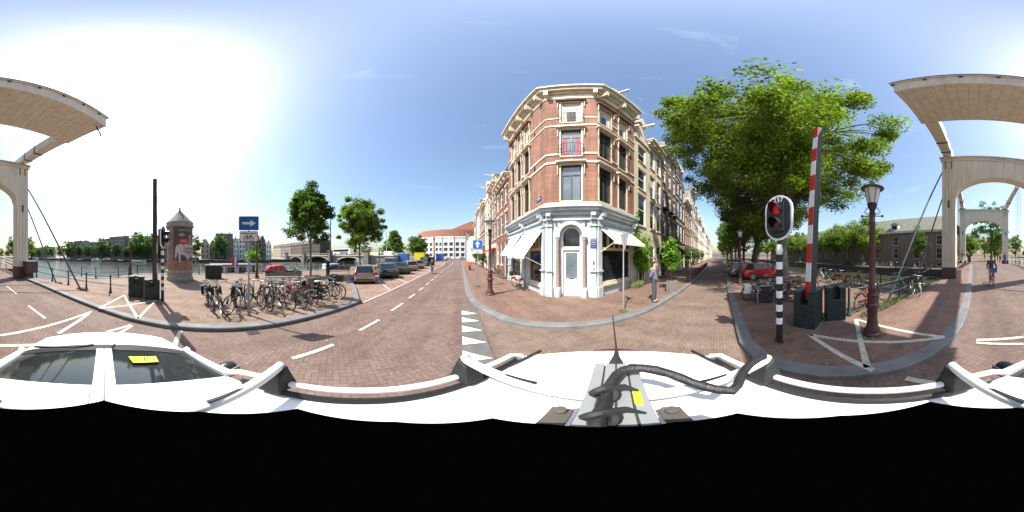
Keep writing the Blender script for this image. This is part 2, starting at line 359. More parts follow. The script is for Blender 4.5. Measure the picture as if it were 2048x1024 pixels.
def text(body, size, m, name, parent, loc, rot=(pi/2, 0, 0), depth=.004, align='CENTER', bend=None, sx=1):
    cu = bpy.data.curves.new(name, 'FONT'); cu.body = body; cu.size = size; cu.extrude = depth/2; cu.align_x = align; cu.align_y = 'CENTER'; cu.resolution_u = 2
    o = bpy.data.objects.new(name, cu); S.collection.objects.link(o)
    dg = bpy.context.evaluated_depsgraph_get(); me = bpy.data.meshes.new_from_object(o.evaluated_get(dg))
    bpy.data.objects.remove(o)
    for v in me.vertices:
        v.co.x *= sx
        if bend:
            r_, a0, z0 = bend; a = a0+v.co.x/r_; v.co = Vector(((r_+v.co.z)*sin(a), -(r_+v.co.z)*cos(a), z0+v.co.y))
    me.materials.clear(); me.materials.append(MATS[m]); n = bpy.data.objects.new(name, me); link(n, parent, loc)
    if rot: n.rotation_euler = rot
    return n
def skinmesh(name, verts, edges, m, parent, sub=2, root=0, loc=None):
    b = bmesh.new(); sk = b.verts.layers.skin.verify(); vs = []
    for i, (x, y, z, r) in enumerate(verts):
        v = b.verts.new((x, y, z)); rr = r if isinstance(r, tuple) else (r, r); v[sk].radius = rr; v[sk].use_root = (i == root); vs.append(v)
    for a, c in edges: b.edges.new((vs[a], vs[c]))
    me = bpy.data.meshes.new(name); b.to_mesh(me); b.free(); me.materials.append(MATS[m])
    o = bpy.data.objects.new(name, me); link(o, parent, loc)
    k = o.modifiers.new('skin', 'SKIN'); k.use_smooth_shade = True
    q = o.modifiers.new('sub', 'SUBSURF'); q.levels = q.render_levels = sub
    return o
def face_rot(nx, ny): return math.atan2(nx, -ny)     # rz that turns local -y towards (nx, ny)
# ------------------------------------------------------------ ground, roads, water
def sheet(name, poly, mname, z, thick=0, follow=True, label=None, kind='structure', parent=None, side=None, extra=()):
    bm = bmesh.new(); f = bm.faces.new([bm.verts.new((x, y, 0)) for x, y in poly])
    if f.normal.z < 0 or sum(poly[i][0]*poly[(i+1) % len(poly)][1]-poly[(i+1) % len(poly)][0]*poly[i][1] for i in range(len(poly))) < 0: f.normal_flip()
    if follow:
        cuts = [((0, y, 0), (0, 1, 0)) for y in [-2.5-i*1.1 for i in range(42)]]+[((x, 0, 0), (1, 0, 0)) for x in (-8.2, -7.6, -7, -6.4, -5.9, 2.1, 2.6, 3.1, 3.6)]
        for co, no in cuts:
            g = bm.verts[:]+bm.edges[:]+bm.faces[:]
            bmesh.ops.bisect_plane(bm, geom=g, plane_co=co, plane_no=no)
    bmesh.ops.triangulate(bm, faces=bm.faces[:])
    for v in bm.verts: v.co.z = z+(gz(v.co.x, v.co.y) if follow else 0)
    if thick:
        bd = [e for e in bm.edges if e.is_boundary]; r = bmesh.ops.extrude_edge_only(bm, edges=bd)
        for v in [q for q in r['geom'] if isinstance(q, bmesh.types.BMVert)]: v.co.z -= thick
    bmesh.ops.recalc_face_normals(bm, faces=bm.faces[:])
    up = sum(1 if q.normal.z > 0 else -1 for q in bm.faces if abs(q.normal.z) > .5)
    if up < 0:
        for q in bm.faces: q.normal_flip()
    me = bpy.data.meshes.new(name); bm.to_mesh(me); bm.free(); me.materials.append(MATS[mname])
    if side:
        me.materials.append(MATS[side])
        for p in me.polygons:
            if abs(p.normal.z) < .5: p.material_index = 1
    o = bpy.data.objects.new(name, me); link(o, parent); tag(o, label, None, None, kind)
    return o
FARX = 900
QN = [(-12.3, -11.9), (-12.0, -9.4), (-14.2, -8.2), (-17.5, -7.6), (-19.0, -4.5), (-19.4, 20), (-20.5, 58), (-24, 62)]   # river quay of the near bank
sheet('water', [(-300, -400), (600, -400), (600, 300), (-300, 300)], 'water', -1.25, follow=False)
sheet('river_bed', [(-FARX, -FARX), (FARX, -FARX), (FARX, FARX), (-FARX, FARX)], 'earth', -3.0, follow=False)
CY0, CY1 = -11.9, -26.4          # canal edges
near = [(-12.3, -11.9), (600, -11.9+(-0)), (600, FARX), (-140, FARX), (-110, 180), (-40, 78), (-24, 62), (-20.5, 58), (-19.4, 20), (-19.0, -4.5), (-17.5, -7.6), (-14.2, -8.2), (-12.0, -9.4)]
near[1] = (600, -11.9)
# right of the bridge the quay wall steps back to the street
near = [(-12.3, -11.9), (3.7, -11.9), (3.7, -9.4), (600, -9.4)]+near[2:]
sheet('ground', near, 'road_brick', -.004, 3, side='brick_dark')
sheet('ground', [(-13.5, CY1), (-13.5, -60), (-40, -FARX), (600, -FARX), (600, CY1)], 'paving', -.004, 3, side='brick_dark')
sheet('ground', [(-86, -FARX), (-86, -34), (-86, 62), (-130, 150), (-140, FARX), (-FARX, FARX), (-FARX, -FARX)], 'asphalt_light', -.004, 3, follow=False, side='brick_dark')
# road deck over the canal
sheet('road', [(-5.8, CY0+.0), (.05, CY0), (.05, CY1), (-5.8, CY1)], 'road_brick', 0, .35)
sheet('sidewalk', [(.33, CY0), (2.3, CY0), (2.3, CY1-18), (.33, CY1-18)], 'paving', .11, .45)
sheet('road', [(1.0, -.9), (300, -.9), (300, 2.1), (11, 2.1), (7.6, 2.35), (5.3, 2.6), (4, 3), (3.2, 3.4), (2.5, 3.85), (1.9, 4.3), (1.3, 4.9), (.95, 5.6), (.68, 6.6), (.68, 2)], 'side_road_brick', .004, follow=False)
sheet('road', [(-4.26, 6.1), (-4.3, 58), (-9.3, 58), (-9.5, 12.2), (-8.95, 11.07), (-6.74, 9.0)], 'bay_brick', .004, follow=False)

def offs(line, d):
    out = []
    for i, p in enumerate(line):
        a = Vector(line[max(i-1, 0)]); b = Vector(line[min(i+1, len(line)-1)]); t = (b-a).normalized(); out.append((p[0]-t.y*d, p[1]+t.x*d))
    return out
def dens(line, st=.7, curve=True):
    # Catmull-Rom through the points
    out = []; n = len(line); P = [Vector(p) for p in line]
    for i in range(n-1):
        p0, p1, p2, p3 = P[max(i-1, 0)], P[i], P[i+1], P[min(i+2, n-1)]
        k = min(24, max(1, int((p2-p1).length/st)))
        if (p2-p1).length > 22 or not curve:
            for j in range(k): out.append(tuple(p1.lerp(p2, j/k)))
            continue
        if (p0-p1).length > 2.5*(p2-p1).length: p0 = p1*2-p2
        if (p3-p2).length > 2.5*(p2-p1).length: p3 = p2*2-p1
        for j in range(k):
            t = j/k; q = .5*((2*p1)+(p2-p0)*t+(2*p0-5*p1+4*p2-p3)*t*t+(3*p1-p0-3*p2+p3)*t**3); out.append(tuple(q))
    out.append(tuple(P[-1])); return out
def kerb(name, line, w, m='kerb_stone'):
    a = line; b = offs(line, w); ch = offs(line, .025*(1 if w > 0 else -1)); vs = []; fs = []; n = len(line)
    for i in range(n):
        z = gz(*a[i]); zb = gz(*b[i])
        vs += [(*a[i], z-.1), (*a[i], z+.095), (*ch[i], z+.118), (*b[i], zb+.118), (*b[i], zb-.05)]
    for i in range(n-1):
        for j in range(4):
            q = (i*5+j, (i+1)*5+j, (i+1)*5+j+1, i*5+j+1); fs.append(q if w > 0 else q[::-1])
    o = MB().use(m).add(vs, fs).build(name); tag(o, kind='structure'); return b
KL = dens([(-5.45, -11.9), (-5.35, -10.2), (-5.3, -7.6), (-5.15, -5.2), (-4.95, -3.6), (-4.68, -2.31), (-4.51, -1.12), (-4.42, -.1), (-4.35, .9), (-4.3, 2), (-4.26, 4.1), (-4.26, 5.75)])
KL2 = [(-4.3, 6.0), (-4.42, 6.22), (-6.74, 9.0), (-8.95, 11.07)]
KL3 = [(-9.5, 12.2), (-9.5, 58)]
KLall = KL+KL2+dens([KL2[-1], *KL3], 3, False)[1:]
bL = kerb('kerb', KLall, .3)
sheet('sidewalk', bL+[(-20.2, 58), (-19.1, 20), (-18.7, -4.4), (-17.2, -7.3), (-14.1, -7.9), (-11.7, -9.2), (-12.0, -11.9)], 'plaza_paving', .112)
KM = dens([(.27, 60), (.25, 14.8), (.29, 9), (.51, 7.08), (.95, 5.73), (1.35, 4.86), (1.92, 4.24), (2.48, 3.8), (3.19, 3.34), (4.03, 2.92), (5.35, 2.52), (7.62, 2.25), (11.25, 2.0), (16, 1.75), (250, 1.75)])
bM = kerb('kerb', KM, .3)
sheet('sidewalk', bM+[(250, 12), (9, 12), (9, 60)], 'paving', .112, follow=False)
KR = dens([(250, -1.15), (21.6, -1.1), (9, -.62), (5.3, -.55), (3.59, -.5), (2.79, -.67), (2.35, -.96), (1.86, -1.37), (1.48, -1.83), (1.09, -2.29), (.77, -2.86), (.5, -3.58), (.28, -4.5), (.1, -7.1), (.05, -11.9), (.05, -24), (.05, -44)], .6)
bR = kerb('kerb', KR, .3)
i11 = max(i for i, p in enumerate(KR) if p[1] > -11.95)
sheet('sidewalk', bR[:i11+1]+[(3.4, -11.9), (3.4, -9.1), (250, -9.1)], 'paving', .112)
# stone edge of the quays
for nm, ln in (('quay_edge', [(-12.0, -11.9), (-11.75, -9.2), (-14.1, -7.9), (-17.3, -7.3), (-18.75, -4.4), (-19.1, 20), (-20.2, 58)]), ('quay_edge', [(250, -9.1), (3.45, -9.1), (3.45, -11.8)])):
    m_ = mb('kerb_stone')
    for p, q in zip(ln[:-1], ln[1:]): m_.beam((*p, .07), (*q, .07), .55, .16)
    tag(m_.build(nm), kind='structure')
# verge beside the bridge railing
sheet('grass_verge', [(2.85, -10.9), (3.5, -10.9), (3.6, -8.6), (3.7, -6.2), (3.6, -4.6), (3.35, -4.8), (3.15, -6.5), (2.9, -8.6)], 'earth', .116)

# ------------------------------------------------------------ painted lines
def stripe(name, pts, w, m='line_paint', z=.009, follow=True):
    vs = []; fs = []
    pts = dens(pts, .5, len(pts) > 2)
    a = offs(pts, w/2); b = offs(pts, -w/2)
    for p, q in zip(a, b): vs += [(*p, gz(*p)+z), (*q, gz(*q)+z)]
    for i in range(len(pts)-1): fs.append((2*i, 2*i+1, 2*i+3, 2*i+2))
    o = MB().use(m).add(vs, fs).build(name); tag(o, kind='structure'); return o
for y0, y1 in ((1.54, 2.58), (3.63, 4.66), (5.72, 6.88), (7.85, 8.8), (9.9, 10.9), (12, 13), (14.1, 15.1), (16.2, 17.2), (18.3, 19.3), (20.4, 21.4), (22.6, 23.6), (24.8, 25.8), (27, 28)):
    stripe('lane_dash', [(-2.6, y0), (-2.56, y1)], .11)
stripe('lane_line', [(-2.5, 30), (-2.4, 58)], .1)
stripe('parking_line', [(-4.23, 6.1), (-4.35, 24), (-4.3, 58)], .1)
for y in (9.47, 12.67, 16.38, 20.0, 23.8, 27.6): stripe('parking_line', [(-4.42, y), (-4.42-2.7, y+3.3)], .1)
ZP = .121
A_, B_, C_, D_ = at(248, 591, .11), at(199, 618, .11), at(311, 601, .11), at(276, 637, .11)
for p, q in ((A_, B_), (A_, D_), (B_, C_), (C_, D_)): stripe('cross_marking', [p, q], .11, z=ZP)
for a, b, w in (((183, 625), (0, 673), .12), ((178, 629), (116, 668), .12), ((262, 650), (214, 664), .11), ((264, 652), (238, 667), .11), ((361, 662), (344, 702), .12), ((13, 585), (33, 598), .1), ((57, 618), (91, 640), .1), ((90, 689), (0, 692), .12), ((2047, 676), (1952, 682), .12), ((2047, 689), (1952, 687), .1)):
    stripe('road_marking', [at(*a), at(*b)], w)
E_, F_, G_, H_, I_ = at(1712, 639, .11), at(1889, 676, .11), at(1618, 669, .11), at(1747, 741, .11), at(1735, 736, .11)
for p, q in ((E_, F_), (E_, I_), (G_, H_), (G_, F_)): stripe('cross_marking', [p, q], .12, z=ZP)
stripe('road_marking', [at(1812, 757), at(1876, 768)], .12)
sheet('yield_strip', [(.02, 6.5), (.68, 6.5), (.62, 3.9), (.62, 2.0), (.02, 2.0)], 'tooth_base', .008, follow=False)
for i in range(6):
    y = 6.27-i*.735
    o = MB().use('tooth_paint').add([(.04, y, .013), (.04, y-.44, .013), (.58, y-.36, .013)], [(0, 1, 2)]).build('yield_tooth'); tag(o, kind='structure')
# manhole covers in the paving
for x, y in (at(105, 611), at(505, 664)):
    o = mb('iron_black').box((x, y, .006), (.32, .32, .006)).build('manhole_cover'); tag(o, kind='structure')
# ------------------------------------------------------------ building kit
def wallpanel(m, O, U, L, z0, z1, holes, rev=.14, wm=None, top=None, revm=None):
    """wall face from O along U with rectangular openings (x0,x1,z0,z1) and reveals going inwards; top(x) may cap it"""
    Nn = (U[1], -U[0]); P = lambda x, z, d=0: (O[0]+U[0]*x-Nn[0]*d, O[1]+U[1]*x-Nn[1]*d, z)
    xs = sorted({0, L, *[h[0] for h in holes], *[h[1] for h in holes]}); zs = sorted({z0, z1, *[h[2] for h in holes], *[h[3] for h in holes]})
    for i in range(len(xs)-1):
        for j in range(len(zs)-1):
            cx, cz = (xs[i]+xs[i+1])/2, (zs[j]+zs[j+1])/2
            if any(h[0] < cx < h[1] and h[2] < cz < h[3] for h in holes): continue
            m.add([P(xs[i], zs[j]), P(xs[i+1], zs[j]), P(xs[i+1], zs[j+1]), P(xs[i], zs[j+1])], [(0, 1, 2, 3)])
    for a, b, c, d in holes:
        for q in (((a, c), (a, d)), ((a, d), (b, d)), ((b, d), (b, c)), ((b, c), (a, c))):
            (x0, y0), (x1, y1) = q
            m.add([P(x0, y0), P(x1, y1), P(x1, y1, rev), P(x0, y0, rev)], [(0, 1, 2, 3)])
WC = {}
def window(parent, x, y, z, w, h, rz, style='sash', fm='trim_white', pane='glass', cur=0, name='window'):
    """x,y,z = bottom centre of the opening, on the plane of the frame's back"""
    key = (round(w, 2), round(h, 2), style, fm, pane, cur)
    if key not in WC:
        m = mb(fm); t = min(.075, w*.09); D = .08
        m.b2(-w/2, -w/2+t, -D, 0, 0, h); m.b2(w/2-t, w/2, -D, 0, 0, h); m.b2(-w/2+t, w/2-t, -D, 0, h-t, h); m.b2(-w/2+t, w/2-t, -D, 0, 0, t)
        if style in ('sash', 'sash6'):
            m.b2(-w/2+t, w/2-t, -D+.012, -.01, h*.5-.03, h*.5+.03)
            if style == 'sash6': m.b2(-.015, .015, -D+.02, -.02, t, h*.5-.03); m.b2(-.015, .015, -D+.02, -.02, h*.5+.03, h-t)
        if style == 'french':
            m.b2(-w/2+t, w/2-t, -D+.012, -.01, h*.72-.04, h*.72+.04); m.b2(-.04, .04, -D+.015, -.012, t, h*.72-.04)
        if style == 'top':
            m.b2(-w/2+t, w/2-t, -D+.012, -.01, h*.68-.03, h*.68+.03)
        m.use('stone_band').b2(-w/2-.06, w/2+.06, -.2, .0, -.09, -.002)
        p = mb(pane); p.add([(-w/2+t, -.03, t), (w/2-t, -.03, t), (w/2-t, -.03, h-t), (-w/2+t, -.03, h-t)], [(0, 1, 2, 3)])
        if cur:
            p.use('curtain' if cur < 3 else 'curtain_red'); g = w*.2
            for s_ in (-1, 1):
                x0, x1 = sorted((s_*(w/2-t), s_*(w/2-t-g))); p.add([(x0, -.034, t), (x1, -.034, t), (x1, -.034, h*.68), (x0, -.034, h*.68)], [(0, 1, 2, 3)])
            if cur == 2: p.add([(-w/2+t, -.033, h*.55), (w/2-t, -.033, h*.55), (w/2-t, -.033, h-t), (-w/2+t, -.033, h-t)], [(0, 1, 2, 3)])
        a = m.build('window'); b = p.build('pane'); WC[key] = (a.data, b.data); bpy.data.objects.remove(a); bpy.data.objects.remove(b)
    a, b = WC[key]
    o = share(a, name, parent, (x, y, z), rz); share(b, 'pane', o, (0, 0, 0)); return o
def cornice(m, w, z, d=.45, h=.5, y=0, brackets=0):
    m.b2(-.08, w+.08, y-d*.35, y+.05, z, z+h*.45); m.b2(-.14, w+.14, y-d*.75, y+.05, z+h*.45+.002, z+h*.75); m.b2(-.2, w+.2, y-d, y+.1, z+h*.75+.002, z+h)
    for i in range(brackets):
        x = w*(i+.5)/brackets; m.box((x, y-d*.5, z+h*.2), (.14, d*.5, h*.5))
def gable(m, w, z, style, y0=0, y1=.35):
    c = w/2
    if style == 'neck': pts = [(0, z), (w, z), (w, z+.5), (c+w*.24, z+.9), (c+w*.2, z+2.6), (c, z+3.4), (c-w*.2, z+2.6), (c-w*.24, z+.9), (0, z+.5)]
    elif style == 'bell': pts = [(0, z), (w, z)]+[(c+w/2*(1-t)**.6*(1 if t < .9 else .9), z+.1+3.2*t) for t in (0, .25, .5, .7, .85, .95)]+[(c-w/2*(1-t)**.6*(1 if t < .9 else .9), z+.1+3.2*t) for t in (.95, .85, .7, .5, .25, 0)]
    elif style == 'step': pts = [(0, z), (w, z), (w, z+.8), (w*.83, z+.8), (w*.83, z+1.7), (w*.67, z+1.7), (w*.67, z+2.6), (w*.33, z+2.6), (w*.33, z+1.7), (w*.17, z+1.7), (w*.17, z+.8), (0, z+.8)]
    else: pts = [(0, z), (w, z), (w, z+.35), (c+.5, z+2.4), (c-.5, z+2.4), (0, z+.35)]
    m.xz(pts, y0, y1); return max(p[1] for p in pts)
def house(label, loc, rz, w, depth, wall, floors, top='flat', trim='trim_cream', frame='trim_white', z0=0, hoist=True, group=None, lower=None, door=True, style='sash', winw=.62, name='canal_house', shutters=False, roofm='roof_tile', hb=3.0, cat='house', stairs=False, bays=None, detail=True):
    """floors: list of (sill z, window height, columns)"""
    t = thing(name, label, cat, loc, rz, group); H = floors[-1][0]+floors[-1][1]+.55; holes = []; wins = []
    for k, (zs, hh, n) in enumerate(floors):
        ww = min(1.25, w/n*winw)
        for i in range(n):
            cx = w*(i+.5)/n
            if k == 0 and door and i == (n-1): wins.append(('door', cx, .15, 1.0, zs+hh-.15)); holes.append((cx-.5, cx+.5, .15, zs+hh)); continue
            holes.append((cx-ww/2, cx+ww/2, zs, zs+hh)); wins.append(('win', cx, zs, ww, hh))
    m = mb(wall)
    if lower:
        lz = floors[1][0]-.55 if len(floors) > 1 else 3
        a = [h for h in holes if h[3] <= lz+.01]; b = [h for h in holes if h[3] > lz+.01]
        wallpanel(m, (0, 0), (1, 0), w, lz, H, b); m.use(lower); wallpanel(m, (0, 0), (1, 0), w, z0, lz, a); m.use(wall)
    else: wallpanel(m, (0, 0), (1, 0), w, z0, H, holes)
    m.add([(0, 0, z0), (0, depth, z0), (0, depth, H), (0, 0, H)], [(0, 3, 2, 1)][::1]); m.add([(w, 0, z0), (w, depth, z0), (w, depth, H), (w, 0, H)], [(0, 1, 2, 3)])
    m.add([(0, depth, z0), (w, depth, z0), (w, depth, H), (0, depth, H)], [(1, 0, 3, 2)])
    m.use('curtain').add([(0, .6, z0), (w, .6, z0), (w, .6, H), (0, .6, H)], [(0, 1, 2, 3)]); m.use(wall)
    tz = H
    if top not in ('flat', 'mansard'): tz = gable(m, w, H, top)
    m.build('wall', t)
    tr = mb(trim)
    if top in ('flat', 'mansard'): cornice(tr, w, H, .55, .6, brackets=max(3, int(w)))
    else:
        tr.b2(-.05, w+.05, -.12, .0, H-.02, H+.12)
        c = w/2
        if top == 'neck': tr.b2(c-w*.25, c+w*.25, -.14, .4, H+2.55, H+2.72); tr.xz([(c-w*.24, H+2.72), (c+w*.24, H+2.72), (c, H+3.6)], -.1, .38)
        elif top == 'bell': tr.b2(c-w*.2, c+w*.2, -.12, .4, tz, tz+.2)
        elif top == 'step':
            for a_, b_, z_ in ((0, .17, .8), (.17, .33, 1.7), (.33, .67, 2.6), (.67, .83, 1.7), (.83, 1, .8)): tr.b2(w*a_, w*b_, -.07, .4, H+z_+.002, H+z_+.12)
        else: tr.beam((0, 0, H+.42), (c-.5, 0, H+2.47), .5, .12); tr.beam((w, 0, H+.42), (c+.5, 0, H+2.47), .5, .12); tr.b2(c-.6, c+.6, -.12, .4, H+2.4, H+2.55)
    tr.build('cornice', t); tr = mb('stone_band')
    if detail:
        for zs, hh, n in floors[1:]:
            if 1:
                for i in range(n):
                    ww = min(1.25, w/n*winw); cx = w*(i+.5)/n; tr.cut().b2(cx-ww/2-.08, cx+ww/2+.08, -.035, .0, zs+hh+.003, zs+hh+.2)
        tr.build('lintel', t)
    r = mb(roofm); rh = 2.6
    if top == 'mansard':
        r.add([(0, .3, H+.6), (w, .3, H+.6), (w, 1.5, H+3), (0, 1.5, H+3), (w, depth-1.5, H+3), (0, depth-1.5, H+3), (w, depth, H), (0, depth, H)], [(0, 1, 2, 3), (3, 2, 4, 5), (5, 4, 6, 7), (0, 3, 5, 7), (1, 6, 4, 2)])
    elif top == 'flat': r.b2(.05, w-.05, .1, depth-.05, H-.1, H+.35)
    else:
        zt = min(tz-.3, H+hb); r.add([(0, .3, H-.02), (w/2, .3, zt), (w, .3, H-.02), (0, depth, H-.02), (w/2, depth, zt), (w, depth, H-.02)], [(0, 1, 4, 3), (1, 2, 5, 4), (0, 2, 1), (3, 4, 5)])
    ro = r.build('roof', t)
    c_ = mb('brick_dark'); zc = H+(3 if top == 'mansard' else 1.2); c_.b2(w*.7, w*.7+.8, depth*.55, depth*.55+.5, H, zc+1.1); c_.use('roof_orange').lathe([(.12, 0), (.1, .5)], 8, (w*.7+.25, depth*.55+.25, zc+1.1)).lathe([(.12, 0), (.1, .4)], 8, (w*.7+.58, depth*.55+.25, zc+1.1))
    c_.build('chimney', ro)
    if top == 'mansard' and w > 3.5:
        dm = mb('trim_cream'); dz = H+.7; dm.b2(w/2-.7, w/2+.7, .15, 1.4, dz, dz+1.5); dm.xz([(w/2-.9, dz+1.5), (w/2+.9, dz+1.5), (w/2, dz+2.0)], .05, 1.45)
        dm.use('glass').b2(w/2-.5, w/2+.5, .13, .15, dz+.2, dz+1.35); dm.build('dormer', ro)
    for kind, cx, zz, ww, hh in wins:
        if kind == 'win': window(t, cx, .13, zz, round(ww, 2), round(hh, 2), 0, style, frame, cur=random.choice((0, 0, 1, 2)) if detail else 0)
        else:
            d = mb(random.choice(('box_green', 'frame_dark', 'trim_cream'))); d.b2(cx-.44, cx+.44, .06, .12, .15, 2.2); d.use(frame).b2(cx-.5, cx-.44, .02, .14, .15, zz+hh); d.b2(cx+.44, cx+.5, .02, .14, .15, zz+hh); d.b2(cx-.44, cx+.44, .02, .14, 2.2, 2.28); d.use('glass').b2(cx-.43, cx+.43, .08, .1, 2.28, zz+hh-.01)
            d.use('brick_dark').b2(cx-.6, cx+.6, -.5, .0, -.02, .14)
            dd = d.build('door', t); mb('chrome').ball((cx-.34, .03, 1.15), .035, 6).build('handle', dd)
    if hoist:
        hz = {'flat': H+.9, 'mansard': H+2.4, 'neck': H+2.3, 'bell': H+2.2, 'step': H+2.0}.get(top, H+1.9)
        if top == 'flat':
            hz = H+.75
        hb_ = mb('trim_cream'); hb_.beam((w/2, .9, hz), (w/2, -1.05, hz), .14, .2); hb_.use('iron_black').tube([(w/2, -.9, hz-.1), (w/2, -.9, hz-.3), (w/2+.06, -.9, hz-.36), (w/2, -.9, hz-.42)], .02, 5); hb_.build('hoist_beam', t)
        if top == 'flat':
            k_ = mb(trim); k_.b2(w/2-.5, w/2+.5, -.05, 1.2, H+.6, H+1.5); k_.xz([(w/2-.65, H+1.5), (w/2+.65, H+1.5), (w/2, H+1.95)], -.1, 1.25); k_.use('glass').b2(w/2-.35, w/2+.35, -.07, -.05, H+.85, H+1.4); k_.build('dormer', t)
    return t

# ------------------------------------------------------------ corner house with the pale blue shopfront
CB = thing('corner_house', 'red brick corner house of four storeys with pale blue shopfront and cream cornice', 'house', (0, 0, 0))
A0, A1, A2, A3 = (4.2, 13.8), (4.2, 7.3), (6.05, 5.45), (9.8, 5.45)
def seg(p, q): L = math.dist(p, q); return (p, ((q[0]-p[0])/L, (q[1]-p[1])/L), L)
SG = [seg(A0, A1), seg(A1, A2), seg(A2, A3)]
ZS, ZT = 4.72, 14.1
# windows per facade: (centre along the facade, width, z0, z1, style)
cols = [[(13.8-12.5, .72), (13.8-11.15, .74), (13.8-9.75, .78)], [(1.31, 1.02)], [(.62, .98), (2.3, .86)]]
flz = [(5.1, 7.3, 'french'), (7.98, 10.2, 'french'), (10.98, 12.95, 'top')]
w_ = mb('brick_red')
for (O, U, L), cs in zip(SG, cols):
    hs = []
    for cx, ww in cs:
        for a, b, st in flz:
            b2 = b if len(cs) == 1 else b-.05
            if len(cs) == 1 and a > 10: b2 = 13.4
            hs.append((cx-ww/2, cx+ww/2, a, b2))
    wallpanel(w_, O, U, L, ZS, ZT, hs, .16)
w_.add([(*A3, 0), (9.8, 14, 0), (9.8, 14, ZT), (*A3, ZT)], [(0, 1, 2, 3)]); w_.add([(4.2, 13.8, 0), (9.8, 14, 0), (9.8, 14, ZT), (4.2, 13.8, ZT)], [(3, 2, 1, 0)])
w_.build('wall', CB)
def inset(d):      # facade line moved outwards by d
    k = d*tan(R(22.5))
    return [(A0[0]-d, A0[1]), (A1[0]-d, A1[1]-k), (A2[0]-k, A2[1]-d), (A3[0], A3[1]-d)]
def band(m, z0, z1, out, inn=-.05, b0=0):
    o = inset(out); i = inset(inn)
    for a in range(3):
        vs = [(*i[a], z0), (*i[a+1], z0), (*o[a+1], z0), (*o[a], z0), (*i[a], z1), (*i[a+1], z1), (*o[a+1], z1), (*o[a], z1)]
        m.add(vs, [(0, 1, 2, 3), (7, 6, 5, 4), (2, 6, 7, 3)]+([(0, 3, 7, 4)] if a == 0 else [])+([(1, 5, 6, 2)] if a == 2 else []))
b = mb('stone_band')
for a, c in ((4.8, 5.02), (7.45, 7.6), (8.08, 8.22), (10.62, 10.76), (11.42, 11.55)):
    # bands stop at the windows: laid as short pieces between openings
    for (O, U, L), cs in zip(SG, cols):
        cut = [0]
        for cx, ww in sorted(cs): cut += [cx-ww/2-.09, cx+ww/2+.09]
        cut.append(L); Nn = (U[1], -U[0]); full = any(abs(a-q) < .01 for q in (4.8, 7.45, 10.62))
        prs = [(0, L)] if full else [(cut[i], cut[i+1]) for i in range(0, len(cut), 2)]
        for x0, x1 in prs:
            if x1-x0 < .05: continue
            c_ = (x0+x1)/2; b.box((O[0]+U[0]*c_+Nn[0]*.012, O[1]+U[1]*c_+Nn[1]*.012, (a+c)/2), (x1-x0, .06, c-a), math.atan2(U[1], U[0]))
b.build('string_course', CB)
b = mb('trim_cream'); band(b, ZT-.05, ZT+.55, .06); band(b, ZT+.552, ZT+.8, .22); band(b, ZT+.802, ZT+1.12, .5); band(b, ZT+1.122, ZT+1.32, .68)
for (O, U, L), cs in zip(SG, [(.3, 1.9, 3.5, 5.0, 6.2), (.12, 2.5), (.2, 1.8, 3.5)]):
    Nn = (U[1], -U[0])
    for c_ in cs: b.box((O[0]+U[0]*c_+Nn[0]*.28, O[1]+U[1]*c_+Nn[1]*.28, ZT+.45), (.2, .5, .66), math.atan2(U[1], U[0]))
b.build('cornice', CB)
rf = mb('roof_tile')
o1 = inset(.6); o2 = inset(-.9)
for a in range(3): rf.add([(*o1[a], ZT+1.33), (*o1[a+1], ZT+1.33), (*o2[a+1], ZT+1.75), (*o2[a], ZT+1.75)], [(0, 1, 2, 3)])
rf.add([(*o2[0], ZT+1.75), (*o2[1], ZT+1.75), (*o2[2], ZT+1.75), (*o2[3], ZT+1.75), (9.8, 14, ZT+1.75)], [(0, 1, 2, 3, 4)])
rfo = rf.build('roof', CB)
def dormer(cx, cy, ux, uy, w=1.3):
    d = mb('trim_cream'); q = math.atan2(uy, ux); Mx = Matrix.Translation((cx, cy, ZT+1.35)) @ Matrix.Rotation(q, 4, 'Z'); d.T = Mx
    d.b2(-w/2, w/2, -.1, 1.2, 0, 1.25); d.xz([(-w/2-.2, 1.25), (w/2+.2, 1.25), (0, 1.75)], -.3, 1.3); d.use('glass').b2(-w/2+.18, w/2-.18, -.12, -.1, .2, 1.1); return d.build('dormer', rfo)
dormer(4.6, 12.2, 0, -1, 1.2); dormer(7.5, 5.6, 1, 0, 1.5)
b = mb('trim_cream'); b.b2(4.6, 6.2, 6.4, 7.4, ZT+1.5, ZT+1.9); b.build('parapet', CB)
hb = mb('trim_cream'); hb.beam((7.55, 6.2, ZT+2.3), (7.55, 4.5, ZT+2.4), .16, .22); hb.use('iron_black').tube([(7.55, 4.6, ZT+2.3), (7.55, 4.6, ZT+2.1)], .02, 5); hb.build('hoist_beam', CB)
